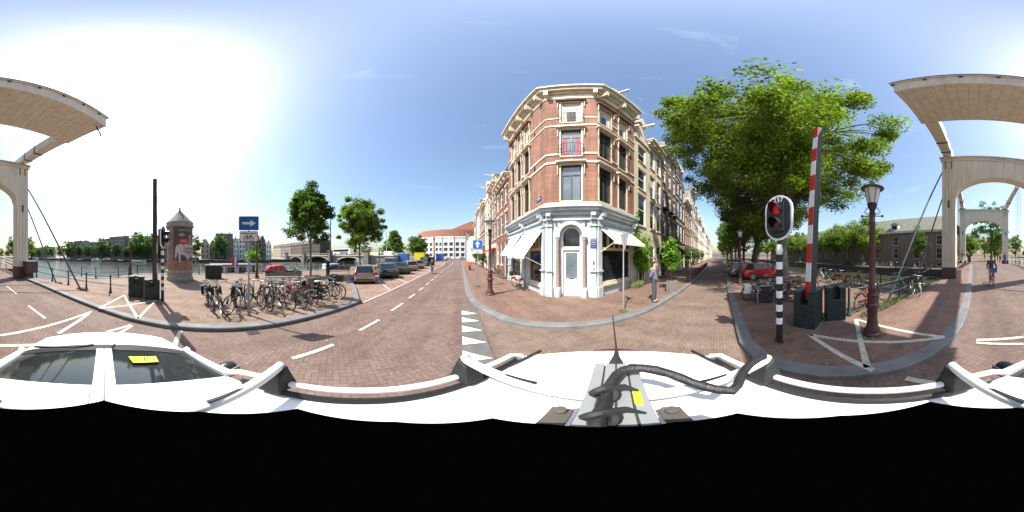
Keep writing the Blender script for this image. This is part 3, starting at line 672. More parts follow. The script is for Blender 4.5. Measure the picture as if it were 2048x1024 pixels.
for si, ((O, U, L), cs) in enumerate(zip(SG, cols)):
    Nn = (U[1], -U[0]); rz = math.atan2(U[1], U[0])
    for cx, ww in cs:
        for k, (a, c, st) in enumerate(flz):
            cc = c if len(cs) == 1 else c-.05
            if len(cs) == 1 and a > 10: cc = 13.4
            p = (O[0]+U[0]*cx-Nn[0]*.15, O[1]+U[1]*cx-Nn[1]*.15)
            window(CB, p[0], p[1], a, ww, round(cc-a, 2), rz, st, 'trim_cream' if k == 2 else 'frame_dark', 'glass_pale' if si == 1 and k < 2 else 'glass', cur=3 if (si, k) == (1, 1) else (2 if k == 2 else 0))
            # cream surround and awning box hung over each window
            q = lambda x, d, z: (O[0]+U[0]*x+Nn[0]*d, O[1]+U[1]*x+Nn[1]*d, z)
            m = mb('trim_cream')
            for s_ in (-1, 1):
                m.box(q(cx+s_*(ww/2+.045), .02, (a+cc)/2), (.085, .05, cc-a), rz)
                m.tube([q(cx+s_*(ww/2+.16), .12, cc+.02), q(cx+s_*(ww/2+.16), .1, cc-.62)], .028, 6)
            m.box(q(cx, .03, cc+.06), (ww+.2, .07, .1), rz)
            m.use('trim_cream' if k < 2 else 'brick_red_b').box(q(cx, .14, cc+.19), (ww+.5, .26, .09), rz)
            m.use('stone_band').box(q(cx, .05, cc+.32), (.16, .1, .14), rz)
            m.build('window_surround', CB)
    # iron balcony rails on the two upper storeys
    if si > 0:
        for cx, ww in cs:
            for zb in ((8.0, 11.0) if si == 1 else (8.0,)):
                m = mb('iron_black'); pts = [q(cx+ww*.62*sin(t), .1+.24*cos(t), 0) for t in [R(-85+17*i) for i in range(11)]]
                m.tube([(x, y, zb+.75) for x, y, z in pts], .016, 5); m.tube([(x, y, zb+.1) for x, y, z in pts], .014, 5)
                for x, y, z in pts: m.tube([(x, y, zb+.1), (x, y, zb+.75)], .009, 4)
                m.build('balcony_rail', CB)
# wall anchors and lamps
m = mb('iron_black')
for yy in (8.55, 10.5, 12.0):
    for zz in (7.75, 10.9): m.cut().box((4.17, yy, zz), (.05, .06, .42)); m.box((4.16, yy, zz), (.04, .22, .06))
m.build('wall_anchor', CB)
# ---- shopfront
sh = mb('shop_blue')
shop_h = [[(.75, 3.0, .6, 3.72), (4.3, 6.15, .6, 3.72)], [(.76, 1.86, .12, 4.0)], [(.25, 3.3, .72, 3.72)]]
for (O, U, L), hs in zip(SG, shop_h): wallpanel(sh, O, U, L, 0, ZS, hs, .3)
sh.build('shopfront_wall', CB)
b = mb('shop_blue'); band(b, 4.02, 4.12, .1); band(b, 4.3, 4.5, .16); band(b, 4.502, 4.64, .34); band(b, 4.642, 4.74, .44)
b.build('shopfront_cornice', CB)
b = mb('shop_blue')
for si, xs in ((0, (.25, 3.65, 6.3)), (1, (.2, 2.42)), (2, (.12, 3.5))):
    O, U, L = SG[si]; Nn = (U[1], -U[0]); rz = math.atan2(U[1], U[0])
    for x in xs:
        q = lambda d, z: (O[0]+U[0]*x+Nn[0]*d, O[1]+U[1]*x+Nn[1]*d, z)
        wd = .34; b.cut()
        b.box(q(.05, 2.0), (wd-.06, .1, 3.98), rz); b.box(q(.08, .32), (wd, .16, .6), rz); b.box(q(.09, .95+.5), (wd, .16, .08), rz); b.box(q(.08, 3.75), (wd, .16, .1), rz); b.box(q(.16, 4.2), (wd-.08, .26, .34), rz); b.box(q(.24, 4.28), (wd-.12, .3, .16), rz)
b.build('pilaster', CB)
O, U, L = SG[1]; Nn = (U[1], -U[0]); rz1 = math.atan2(U[1], U[0]); Q = lambda x, d, z: (O[0]+U[0]*x+Nn[0]*d, O[1]+U[1]*x+Nn[1]*d, z)
TM = lambda o, u: Matrix.Translation((o[0], o[1], 0)) @ Matrix.Rotation(math.atan2(u[1], u[0]), 4, 'Z')
# arch over the door
m = mb('shop_blue'); m.T = TM(O, U); cx = 1.31
def arch(m, cx, zc, ri, ro_, y0, y1, n=14):
    for i in range(n):
        a, c = pi*i/n, pi*(i+1)/n
        m.xz([(cx+ri*cos(a), zc+ri*sin(a)), (cx+ro_*cos(a), zc+ro_*sin(a)), (cx+ro_*cos(c), zc+ro_*sin(c)), (cx+ri*cos(c), zc+ri*sin(c))][::1], y0, y1)
arch(m, cx, 3.22, .55, .74, -.2, .02)
# spandrel filling the opening above the arch
n = 12
for i in range(n):
    a, c = pi*i/n, pi*(i+1)/n
    m.xz([(cx+.55*cos(a), 3.22+.55*sin(a)), (cx+.55*cos(a), 4.0), (cx+.55*cos(c), 4.0), (cx+.55*cos(c), 3.22+.55*sin(c))], .03, .12)
for s_ in (-1, 1): m.box((cx+s_*.66, -.12, 3.18), (.26, .26, .1)); m.box((cx+s_*.66, -.12, 3.09), (.2, .2, .07))
m.build('door_arch', CB)
m = mb('iron_black'); m.T = TM(O, U)
for s_ in (-1, 1):
    m.cut()
    for k in range(4): m.ring((cx+s_*(.72+.05*(k % 2)), -.0-.012, 3.72+.055*k), .035, .01, 8, 4)
m.build('arch_ornament', CB)
for s_ in (-1, 1):
    c = Q(cx+s_*.66, .12, 0); m = mb('stone_column') if 'stone_column' in MATS else MB()
    mat('stone_column', (.26, .19, .165), .5, .2, 14); m.use('stone_column')
    m.lathe([(.1, .62), (.1, .64), (.093, .66), (.088, 1.8), (.082, 2.98)], 16, c)
    m.use('shop_blue').lathe([(.155, .1), (.155, .55), (.14, .6), (.115, .63)], 16, c).lathe([(.085, 2.98), (.1, 3.0), (.09, 3.03), (.13, 3.07)], 16, c); m.build('door_column', CB, smooth=True)
dr = mb('trim_white'); dr.T = TM(O, U)
dr.b2(cx-.42, cx-.3, .2, .26, .12, 2.48); dr.b2(cx+.3, cx+.42, .2, .26, .12, 2.48); dr.b2(cx-.3, cx+.3, .2, .26, 2.36, 2.48); dr.b2(cx-.3, cx+.3, .2, .26, .12, 1.02)
dr.b2(cx-.55, cx-.43, .1, .3, .12, 3.3); dr.b2(cx+.43, cx+.55, .1, .3, .12, 3.3); dr.b2(cx-.43, cx+.43, .12, .3, 2.5, 2.68)
arch(dr, cx, 3.22, .42, .55, .13, .28); dr.use('iron_black').b2(cx-.12, cx+.12, .19, .2, 1.0, 1.04)
dro = dr.build('door', CB)
g = mb('glass_pale'); g.T = TM(O, U); g.b2(cx-.3, cx+.3, .22, .24, 1.02, 2.36); g.build('door_glass', dro)
g = mb('glass'); g.T = TM(O, U); g.xz([(cx-.43, 2.68), (cx+.43, 2.68), (cx+.43, 3.22)]+[(cx+.43*cos(pi*i/12), 3.22+.43*sin(pi*i/12)) for i in range(1, 12)]+[(cx-.43, 3.22)], .22, .24); g.build('fanlight', dro)
g = mb('chrome'); g.T = TM(O, U); g.tube([(cx+.36, .18, 1.12), (cx+.36, .1, 1.12), (cx+.28, .1, 1.12)], .014, 6); g.build('handle', dro)
m = mb('asphalt_light'); m.T = TM(O, U); m.b2(cx-.55, cx+.55, -.02, .3, -.02, .13); m.build('doorstep', CB)
# shop windows
def shopwin(si, x0, x1, z0, z1, nup):
    O, U, L = SG[si]; m = mb('trim_cream'); m.T = TM(O, U)
    m.b2(x0, x0+.13, -.02, .2, z0, z1); m.b2(x1-.13, x1, -.02, .2, z0, z1); m.b2(x0+.13, x1-.13, -.03, .2, z0, z0+.12); m.b2(x0+.13, x1-.13, -.02, .2, z1-.1, z1); m.b2(x0-.06, x1+.06, -.12, .0, z0-.1, z0-.002)
    m.use('frame_yellow').b2(x0+.13, x1-.13, .0, .18, 2.5, 2.66)
    for i in range(1, nup): xx = x0+.13+(x1-x0-.26)*i/nup; m.b2(xx-.05, xx+.05, .02, .16, 2.66, z1-.1)
    o = m.build('shop_window', CB); g = mb('glass'); g.T = TM(O, U); g.b2(x0+.13, x1-.13, .1, .12, z0+.12, 2.5); g.b2(x0+.13, x1-.13, .12, .14, 2.66, z1-.1); g.build('pane', o)
shopwin(0, .75, 3.0, .6, 3.72, 4); shopwin(0, 4.3, 6.15, .6, 3.72, 4); shopwin(2, .25, 3.3, .72, 3.72, 5)
def awning(si, x0, x1, z0, z1, out):
    O, U, L = SG[si]; m = mb('awning_cloth'); m.T = TM(O, U); n = 8
    for k in range(2):
        pass
    top = [(x0, -.06, z0), (x1, -.06, z0)]; bot = [(x0-.05, -out, z1), (x1+.05, -out, z1)]
    m.add([top[0], top[1], bot[1], bot[0]]+[(x, y, z-.012) for x, y, z in (top[0], top[1], bot[1], bot[0])], [(3, 2, 1, 0), (4, 5, 6, 7), (0, 1, 5, 4), (1, 2, 6, 5), (2, 3, 7, 6), (3, 0, 4, 7)])
    m.b2(x0-.05, x1+.05, -out-.02, -out+.01, z1-.13, z1+.01)
    a = m.build('awning', CB); m = mb('trim_white'); m.T = TM(O, U)
    m.tube([(x0-.03, -out, z1-.02), (x1+.03, -out, z1-.02)], .02, 6)
    for x in (x0, x1): m.cut().tube([(x, 0, z1-.55), (x, -out, z1-.02)], .017, 6)
    m.cut().use('shop_blue').b2(x0-.05, x1+.05, -.12, .0, z0-.02, z0+.1); m.build('awning_frame', a)
awning(0, .9, 2.98, 3.62, 2.35, .95); awning(0, 3.5, 6.3, 3.62, 2.2, 1.15); awning(2, .15, 3.35, 3.62, 2.9, 1.0)
# street name plates
p = mb('sign_navy'); p.T = TM(SG[0][0], SG[0][1]); p.b2(5.5, 6.0, -.03, -.005, 5.35, 5.62); po = p.build('name_plate', CB)
text('AMSTEL', .12, 'white_paint', 'lettering', po, (4.2-.034, 13.8-5.75, 5.52), (pi/2, 0, -pi/2)); text('CENTRUM', .05, 'white_paint', 'lettering', po, (4.2-.034, 13.8-5.75, 5.42), (pi/2, 0, -pi/2))
p = mb('sign_navy'); p.T = TM(SG[1][0], SG[1][1]); p.b2(2.27, 2.57, -.13, -.105, 2.6, 3.06); po = p.build('name_plate', CB)
for i, s_ in enumerate(('NIEUWE', 'HEREN', 'GRACHT', 'CENTRUM')): text(s_, .07 if i < 3 else .04, 'white_paint', 'lettering', po, Q(2.42, .134, 2.99-.11*i), (pi/2, 0, rz1))
p = mb('red_paint'); p.T = TM(SG[1][0], SG[1][1]); p.b2(2.4, 2.46, -.16, -.105, 1.78, 1.95); p.use('white_paint').b2(2.39, 2.47, -.17, -.105, 1.6, 1.74); p.build('fire_key_box', CB)

# ------------------------------------------------------------ house rows
def FL(n, *z): return [(a, b, n) for a, b in z]
LG = 'houses along the river street beyond the corner house'
y = 13.8
left = [
 ('three bay brick house with cream window trims, next to the corner house', 5.1, 'brick_red_b', FL(3, (1.2, 2.3), (4.3, 2.1), (7.2, 1.9)), 'flat', None, .56),
 ('brick house with mansard roof and red shop awning, second beyond the corner house', 4.6, 'brick_brown', FL(3, (.9, 2.2), (4.2, 2.0), (7.0, 1.8), (9.5, 1.3)), 'mansard', 'trim_cream', .6),
 ('cream rendered narrow house with neck gable on the river street', 4.4, 'render_cream', FL(2, (.9, 2.2), (4.1, 2.0), (6.9, 1.8), (9.3, 1.5)), 'neck', None, .6),
 ('dark brick narrow house between the neck gable house and a bell gable house', 4.2, 'brick_dark', FL(3, (.9, 2.2), (4.1, 2.0), (6.9, 1.8), (9.3, 1.4)), 'flat', None, .6),
 ('red brick house with bell gable on the river street', 4.6, 'brick_red', FL(3, (.9, 2.2), (4.1, 2.0), (6.9, 1.8), (9.3, 1.4)), 'bell', None, .6),
 ('tall white rendered house with bay front on the river street', 5.2, 'render_white', FL(2, (.9, 2.2), (4.1, 2.2), (7.1, 2.0), (10, 1.8)), 'flat', None, .55),
 ('brown brick house with step gable far along the river street', 4.8, 'brick_brown', FL(3, (.9, 2.2), (4.1, 2.0), (6.9, 1.8), (9.3, 1.4)), 'step', None, .6),
 ('last house of the near row, pale sand front before the gap with trees', 4.8, 'render_sand', FL(3, (.9, 2.2), (4.1, 2.0), (6.9, 1.8), (9.3, 1.4)), 'mansard', None, .6)]
for lab, w, wm, fl, tp, low, ww in left:
    house(lab, (4.2, y+w, 0.1), -pi/2, w-.01, 9, wm, fl, tp, lower=low, group=LG, winw=ww); y += w
for lab, wm, y0, w in (('white house front standing beyond the near row on the river street', 'render_white', 62, 9), ('white narrow block next to the opera square', 'render_white', 76, 12)):
    house(lab, (3.2, y0+w, 0), -pi/2, w, 10, wm, FL(4, (1, 2.2), (4.3, 2), (7.3, 2)), 'flat', group=LG, hoist=False)
# red shop awning on the second house
m = mb('red_paint'); m.add([(4.15, 19.2, 3.3), (4.15, 23.0, 3.3), (2.9, 23.0, 2.6), (2.9, 19.2, 2.6), (4.15, 19.2, 3.28), (4.15, 23.0, 3.28), (2.9, 23.0, 2.58), (2.9, 19.2, 2.58)], [(0, 1, 2, 3), (7, 6, 5, 4), (3, 2, 6, 7), (0, 3, 7, 4), (1, 5, 6, 2)])
tag(m.build('shop_awning'), 'red canvas awning over the shop on the river street', 'awning')
# right-hand row, facades looking at the canal
RG = 'houses along the canal street'
FY = 5.45; x = 9.81
right = [
 ('cream rendered narrow house with neck gable, touching the corner house', 2.45, 'render_cream', [(1.0, 1.9, 1), (4.4, 2.5, 1), (7.4, 1.8, 1), (10.0, 1.7, 1)], 'neck', None, .5, 'trim_white'),
 ('cream rendered house with paired white windows and flat cornice', 3.1, 'render_cream', [(1.0, 1.9, 2), (4.4, 2.5, 2), (7.3, 2.2, 2), (10.4, 2.1, 2)], 'flat', None, .62, 'trim_white'),
 ('brown brick house with iron balconies and heavy cream cornice', 5.9, 'brick_brown', [(.9, 2.4, 3), (4.3, 2.1, 3), (7.3, 2.1, 3), (10.4, 2.0, 3), (13.0, 1.5, 3)], 'flat', 'brick_dark', .45, 'trim_white'),
 ('dark narrow house with tall white windows, between two brick houses', 6.0, 'brick_dark', [(.9, 2.4, 3), (4.2, 2.7, 3), (7.8, 2.6, 3), (11.2, 2.2, 3)], 'neck', 'trim_cream', .68, 'trim_white'),
 ('low red brick house with a flat cornice below its neighbours', 6.2, 'brick_red', [(.9, 2.4, 3), (4.2, 2.0, 3), (7.4, 1.9, 3), (9.8, 1.3, 3)], 'flat', 'brick_dark', .5, 'trim_cream'),
 ('tall grey brick house with cream quoins and overhanging cornice', 7.4, 'brick_grey', [(.9, 2.4, 3), (4.2, 2.4, 3), (7.8, 2.3, 3), (11.2, 2.1, 3), (14.2, 1.9, 3)], 'flat', 'brick_dark', .6, 'trim_white')]
for lab, w, wm, fl, tp, low, ww, fr in right:
    t = house(lab, (x, FY, .1), 0, w-.01, 10, wm, fl, tp, lower=low, group=RG, winw=ww, frame=fr); x += w
    if 'balconies' in lab:
        for i in range(3):
            c_ = (w-.01)*(i+.5)/3; m = mb('iron_black'); m.b2(c_-.75, c_+.75, -.45, 0, 7.15, 7.22)
            for k in range(11): xx = c_-.73+.146*k; m.tube([(xx, -.43, 7.22), (xx, -.43, 8.05)], .012, 4)
            m.tube([(c_-.73, 0, 8.05), (c_-.73, -.43, 8.05), (c_+.73, -.43, 8.05), (c_+.73, 0, 8.05)], .018, 5); m.build('balcony', t)
rest = [('brick_red', 'brick red', 'bell', 6.2), ('render_white', 'white rendered', 'flat', 6.6), ('render_sand', 'warm sand', 'neck', 6.2), ('render_cream', 'cream rendered', 'mansard', 7), ('render_white', 'off white', 'step', 6), ('render_white', 'whitewashed', 'neck', 6.4), ('render_cream', 'buttery', 'flat', 7), ('render_sand', 'sand coloured', 'bell', 6.4), ('brick_grey', 'grey brick', 'flat', 7), ('render_cream', 'pale cream', 'step', 6.6), ('brick_red', 'orange red brick', 'mansard', 7), ('render_cream', 'yellowish', 'flat', 7)]
gn = dict(bell='bell gable', flat='flat cornice', neck='neck gable', mansard='mansard roof', step='step gable')
for i, (wm, cn, tp, w) in enumerate(rest*2):
    nm = f'{cn} house with {gn[tp]}, ' + ('beyond the grey house on the canal street' if i < 12 else 'at the far end of the canal street row')
    house(nm, (x, FY, .1), 0, w-.01, 10, wm, FL(3, (.9, 2.2), (4.1, 2.2), (7.3, 2.0), (10.2+.3*(i % 3), 1.7)), tp, group=RG, winw=.58, detail=i < 8, hoist=i < 12); x += w
# ------------------------------------------------------------ drawbridge portals
PX0, PX1 = -5.95, 2.15
def portal(label, y, dirn, base):
    """dirn = +1: counterweight on the +Y side"""
    t = thing('drawbridge_portal', label, 'bridge portal', ((PX0+PX1)/2, y, base)); hw = (PX1-PX0)/2; B = 0
    zt = 9.25; zs = 5.9; zc = 7.6; hi = hw-.95; D = .38
    m = mb('bridge_paint')
    for s_ in (-1, 1): m.b2(*sorted((s_*hi, s_*hw)), -D, D, .85, zs)
    n = 20; pts = [(hi*cos(pi*i/n), zs+(zc-zs)*sin(pi*i/n)) for i in range(n+1)]
    for i in range(n):
        (xa, za), (xb, zb) = pts[i], pts[i+1]; m.xz([(xa, za), (xa, zt), (xb, zt), (xb, zb)], -D, D)
    m.b2(hi, hw, -D, D, zs, zt); m.b2(-hw, -hi, -D, D, zs, zt)
    pf = m; m = mb('bridge_paint'); n = 20
    for i in list(range(n))+[n+i for i in range(n)]:
        back = i >= n; i = i % n
        if back and i == 0: m.cut()
        a, c = pi*i/n, pi*(i+1)/n; f = lambda q, k: ((hi-k)*cos(q), zs+(zc-zs-k)*sin(q))
        m.xz([f(a, -.18), f(a, .04), f(c, .04), f(c, -.18)], *((D+.002, D+.05) if back else (-D-.05, -D-.002)))
    m.build('arch_moulding', t)
    m = mb('bridge_paint'); m.b2(-hw-.12, hw+.12, -D-.14, D+.14, zt+.002, zt+.14); m.b2(-hw-.06, hw+.06, -D-.07, D+.07, zt-.16, zt-.002); m.b2(-hw-.16, hw+.16, -D-.2, D+.2, zt+.142, zt+.22)
    m.use('bridge_rust')
    for i in range(38): m.box((-hw+.1+i*(2*hw-.2)/37, (D+.18)*1, zt+.11), (.05, .05, .05)); m.box((-hw+.1+i*(2*hw-.2)/37, -(D+.18), zt+.11), (.05, .05, .05))
    m.build('top_plate', t)
    for s_ in (-1, 1):
        m = mb('bridge_rust'); xx = s_*(hi+hw)/2
        m.box((xx, 0, .42), (1.0, .8, .86)); m.build('pillar_base', t)
        for f in (-1, 1):
            m = mb('bridge_rust'); m.box((xx-.2, f*(D+.02), zt-.35), (.06, .03, 1.0)); m.cut().box((xx+.22, f*(D+.02), zt-.35), (.06, .03, 1.0)); m.cut().box((xx, f*(D+.02), 5.4), (.14, .04, .55)); m.build('iron_strap', t)
        # vertical boarding seams on the pillar faces
        m = pf.use('bridge_rust')
        for k in (-.22, .02, .25): m.box((xx+k, D+.001, 4.9), (.012, .006, 7.6)); m.box((xx+k, -D-.001, 4.9), (.012, .006, 7.6))
        m = mb('bridge_rust'); m.b2(xx-.3, xx+.3, -.32, .32, zt+.23, zt+.42); m.tube([(xx-.48, 0, zt+.5), (xx+.48, 0, zt+.5)], .11, 10); m.build('bearing', t)
        # balance beam: rear arm to the counterweight, front arm over the span
        m = mb('bridge_paint'); bx = s_*(hw-.42)
        z_at = lambda d: zt+.62-.13*d      # d = distance on the counterweight side
        m.beam((bx, 0, z_at(0)+.1), (bx, dirn*4.95, z_at(4.95)+.1), .62, .62, .62, .62); m.beam((bx, 0, z_at(0)+.1), (bx, -dirn*7.4, z_at(-7.4)), .62, .6, .4, .36)
        bo = m.build('balance_beam', t); m = mb('iron_black')
        for d in (1.2, 2.6, -2.5, -7.1):
            zz = z_at(d)+.09; m.cut().beam((bx, dirn*(d-.05), zz), (bx, dirn*(d+.05), zz-.013), .66 if d > -5 else .46, .66 if d > -5 else .46)
        m.cut().tube([(bx-.2, dirn*.5, z_at(.5)+.5), (bx-.2, dirn*4.8, z_at(4.8)+.5)], .02, 5)
        m.build('beam_strap', bo)
        m = mb('iron_green')
        for k in (-.09, .09):
            zz = z_at(-7.1)-.15; m.cut().tube([(bx+k, -dirn*7.15, zz), (bx+k, -dirn*7.15, .55)], .022, 5)
        m.build('lifting_chain', t)
    pf.build('portal_frame', t)
    # counterweight box
    z0 = z_at(4.95)-.22; m = mb('bridge_paint')
    ya, yb = dirn*4.95, dirn*7.5; y0, y1 = min(ya, yb), max(ya, yb)
    m.b2(-hw-.02, hw+.02, y0, y1, z0, z0+.78); m.b2(-hw-.12, hw+.12, y0-.08, y1+.08, z0+.782, z0+.86)
    cw = m.build('counterweight', t); m = mb('seam_brown')
    k = 26
    for i in range(k): xx = -hw+.15+i*(2*hw-.3)/(k-1); m.b2(xx-.005, xx+.005, y0+.03, y1-.03, z0-.006, z0-.001)
    m.use('roof_tile').b2(-hw-.14, hw+.14, y0-.1, y1+.1, z0+.862, z0+.92)
    for i in range(9): xx = -hw+.5+i*.95; m.b2(xx, xx+.1, max(y0, y1)+.002 if dirn > 0 else y0-.05, (y1+.05) if dirn > 0 else y0-.002, z0+.66, z0+.77)
    m.build('plank_seam', cw)
    if dirn > 0:
        m = mb('bridge_rust'); m.beam((-hw+.25, y1-.35, z0), (-hw+.1, y1-.2, z0-.75), .08, .05); m.build('hanging_bracket', cw)
        m = mb('sign_blue'); m.tube([(-hw+.3+.02*sin(i), y1-.3+.25*(i/12)*(1 if True else 0), z0-1.35*sin(pi*i/12)) for i in range(13)], .012, 5); m.build('rope_loop', cw)
    return t
PB = .55
portal('near drawbridge portal with its counterweight box overhead and beams of cream painted timber', -11.62, 1, PB)
portal('far drawbridge portal, smaller in view, framed by the near portal arch', -27.2, -1, PB+.05)
# stays
for i, (p, q, r) in enumerate((((2.15, -11.55, 8.9), (3.58, -6.2, .12), .055), ((2.15, -11.55, 6.6), (3.6, -9.5, .12), .05), ((-5.97, -11.55, 8.1), (-6.55, -6.1, .12), .055), ((-5.97, -11.55, 6.35), (-6.6, -8.4, .2), .05))):
    m = mb('stay_grey'); m.tube([p, q], r, 8); m.use('bridge_rust').tube([q, (q[0], q[1], q[2]-.15)], .1, 8)
    tag(m.build('bridge_stay', smooth=True), ['upper dark green steel stay on the pavement side of the right pillar', 'lower dark green steel stay on the pavement side of the right pillar', 'upper dark green steel stay from the river side pillar', 'lower dark green steel stay from the river side pillar'][i], 'stay', 'steel stays bracing the portal')
# control box on the left pillar
t = thing('control_cabinet', 'dark brown control cabinet fixed in front of the river side bridge pillar', 'cabinet', (-6.0, -10.95, .5))
mb('bridge_rust').box((0, 0, .85), (1.0, .6, .85)).build('housing', t, bevel=.02); mb('galv').box((0, 0, 1.3), (1.06, .66, .04)).build('lid', t); mb('bridge_rust').box((.1, -.1, .2), (.6, .4, .45)).build('foot', t)
# cream bridge rails beyond the portal
for s_, x, lb in ((1, 2.2, 'cream bridge railing on the pavement side between the portals'), (-1, -5.95, 'cream bridge railing on the river side between the portals')):
    t = thing('bridge_railing', lb, 'railing', (0, 0, 0)); ys = [-12.2-i*2.0 for i in range(8)]
    for h in (.5, .8, 1.12): mb('bridge_paint').tube([(x, y, gz(min(2.0, x+0) if s_ > 0 else -5.8, y)+h) for y in ys], .055, 6).build('rail', t)
    for y in ys[1:-1]: z = gz(1.8 if s_ > 0 else -5.7, y); mb('bridge_paint').box((x, y, z+.6), (.12, .12, 1.15)).build('post', t)

# ------------------------------------------------------------ iron railings
def railpost(h=1.05):
    return mb('iron_green').lathe([(.1, 0), (.1, .05), (.07, .1), (.055, .3), (.045, .36), (.038, h-.2), (.055, h-.16), (.04, h-.1), (.05, h-.05), (.03, h), (.001, h+.02)], 8)
RP = None
def railing(label, pts, z, hs=(.5, .95), h=1.05, m='iron_green', group='green iron railings'):
    global RP
    t = thing('iron_railing', label, 'railing', (0, 0, 0), 0, group)
    zz = [z+gz(*p) for p in pts]
    for p, a in zip(pts, zz):
        if RP is None: RP = railpost().build('post', t, (*p, a), smooth=True)
        else: share(RP, 'post', t, (*p, a))
    for hh in hs: mb(m).tube([(*p, a+hh) for p, a in zip(pts, zz)], .022, 6).build('rail', t)
    return t
def steps(p, q, st):
    n = max(1, round(math.dist(p, q)/st)); return [(p[0]+(q[0]-p[0])*i/n, p[1]+(q[1]-p[1])*i/n) for i in range(n+1)]
railing('green iron railing beside the bridge ramp, ending at the barrier boxes', [(-6.75, -11.3), (-7.15, -9.7), (-7.3, -8.1), (-7.2, -6.4), (-7.5, -4.9), (-7.65, -3.8)], .11)
railing('green iron railing beside the bridge pavement with bicycles leaning on it', [(3.75, -3.95), (3.5, -5.3), (3.32, -6.9), (3.2, -9.0), (2.9, -10.9)], .11)
rv = steps((-12.1, -11.4), (-11.9, -9.4), 1.5)+steps((-13.9, -8.15), (-17.2, -7.55), 1.7)+steps((-18.6, -5.6), (-18.7, 1), 1.7)[1:]
railing('green iron railing along the river quay behind the advertising column', rv, .11)
railing('green iron railing along the river quay behind the benches and trees', steps((-18.9, 2.5), (-19.4, 54), 1.9), .11)
railing('green iron railing along the near canal quay under the big elm', steps((3.9, -9.3), (62, -9.3), 2.0), .11)
railing('green iron railing on the far canal quay in front of the long brick building', steps((5, -27.0), (70, -27.0), 3), .05)

# ------------------------------------------------------------ street lamps
def make_lamp(label):
    t = thing('street_lamp', label, 'street lamp', (0, 0, 0), 0, 'iron street lamps')
    mb('iron_wine').lathe([(.24, 0), (.25, .05), (.2, .1), (.21, .16), (.15, .26), (.125, .5), (.13, .78), (.175, .8), (.175, .86), (.13, .9), (.13, 1.1), (.15, 1.12), (.1, 1.16), (.115, 1.3), (.085, 1.34), (.08, 2.0), (.07, 2.9), (.09, 2.93), (.07, 2.98), (.07, 3.15), (.095, 3.18), (.05, 3.22)], 16).build('post', t, smooth=True)
    m = mb('iron_wine'); m.tube([(-.24, 0, 3.1), (.24, 0, 3.1)], .014, 6); m.ball((-.25, 0, 3.1), .035, 6); m.ball((.25, 0, 3.1), .035, 6)
    for a in (0, pi/2, pi, 1.5*pi):
        m.tube([(.05*cos(a), .05*sin(a), 3.12), (.2*cos(a), .2*sin(a), 3.2), (.14*cos(a), .14*sin(a), 3.3), (.06*cos(a), .06*sin(a), 3.36)], .012, 5)
    m.build('bracket', t)
    l = mb('iron_black').lathe([(.05, 3.2), (.1, 3.32), (.13, 3.4), (.12, 3.44)], 12).build('lantern_cup', t, smooth=True)
    mb('lamp_glass').lathe([(.11, 3.44), (.2, 3.84), (.05, 3.845)], 12).build('lantern_glass', t, smooth=True)
    m = mb('iron_wine')
    for k in range(6): a = 2*pi*k/6; m.tube([(.12*cos(a), .12*sin(a), 3.43), (.21*cos(a), .21*sin(a), 3.85)], .009, 4)
    m.build('lantern_rib', l)
    mb('hood_grey').lathe([(.3, 3.85), (.3, 3.87), (.2, 3.93), (.09, 3.99), (.05, 4.06), (.02, 4.1)], 16).build('lantern_hood', t, smooth=True)
    return t
mat('hood_grey', (.11, .1, .095), .5, .15)
LP = make_lamp('large dark red iron street lamp standing by the white cross marking'); LP.location = (2.34, -3.3, .11); LP.rotation_euler = (0, 0, .6)
for p, lb in (((1.54, 8.5), 'dark red iron street lamp on the pavement of the corner house'), ((12.1, -1.75), 'iron street lamp beside the parked silver car under the elm'), ((-14.9, -7.3), 'iron street lamp at the quay railing left of the barrier boom'), ((-14.4, 4.75), 'dark red iron street lamp behind the bicycles and the blue arrow sign'), ((30, -1.9), 'far iron street lamp along the canal street'), ((-18.0, 33), 'far iron street lamp on the river quay beyond the parked cars')):
    dup(LP, (*p, .11), random.random(), lb, 1.02)
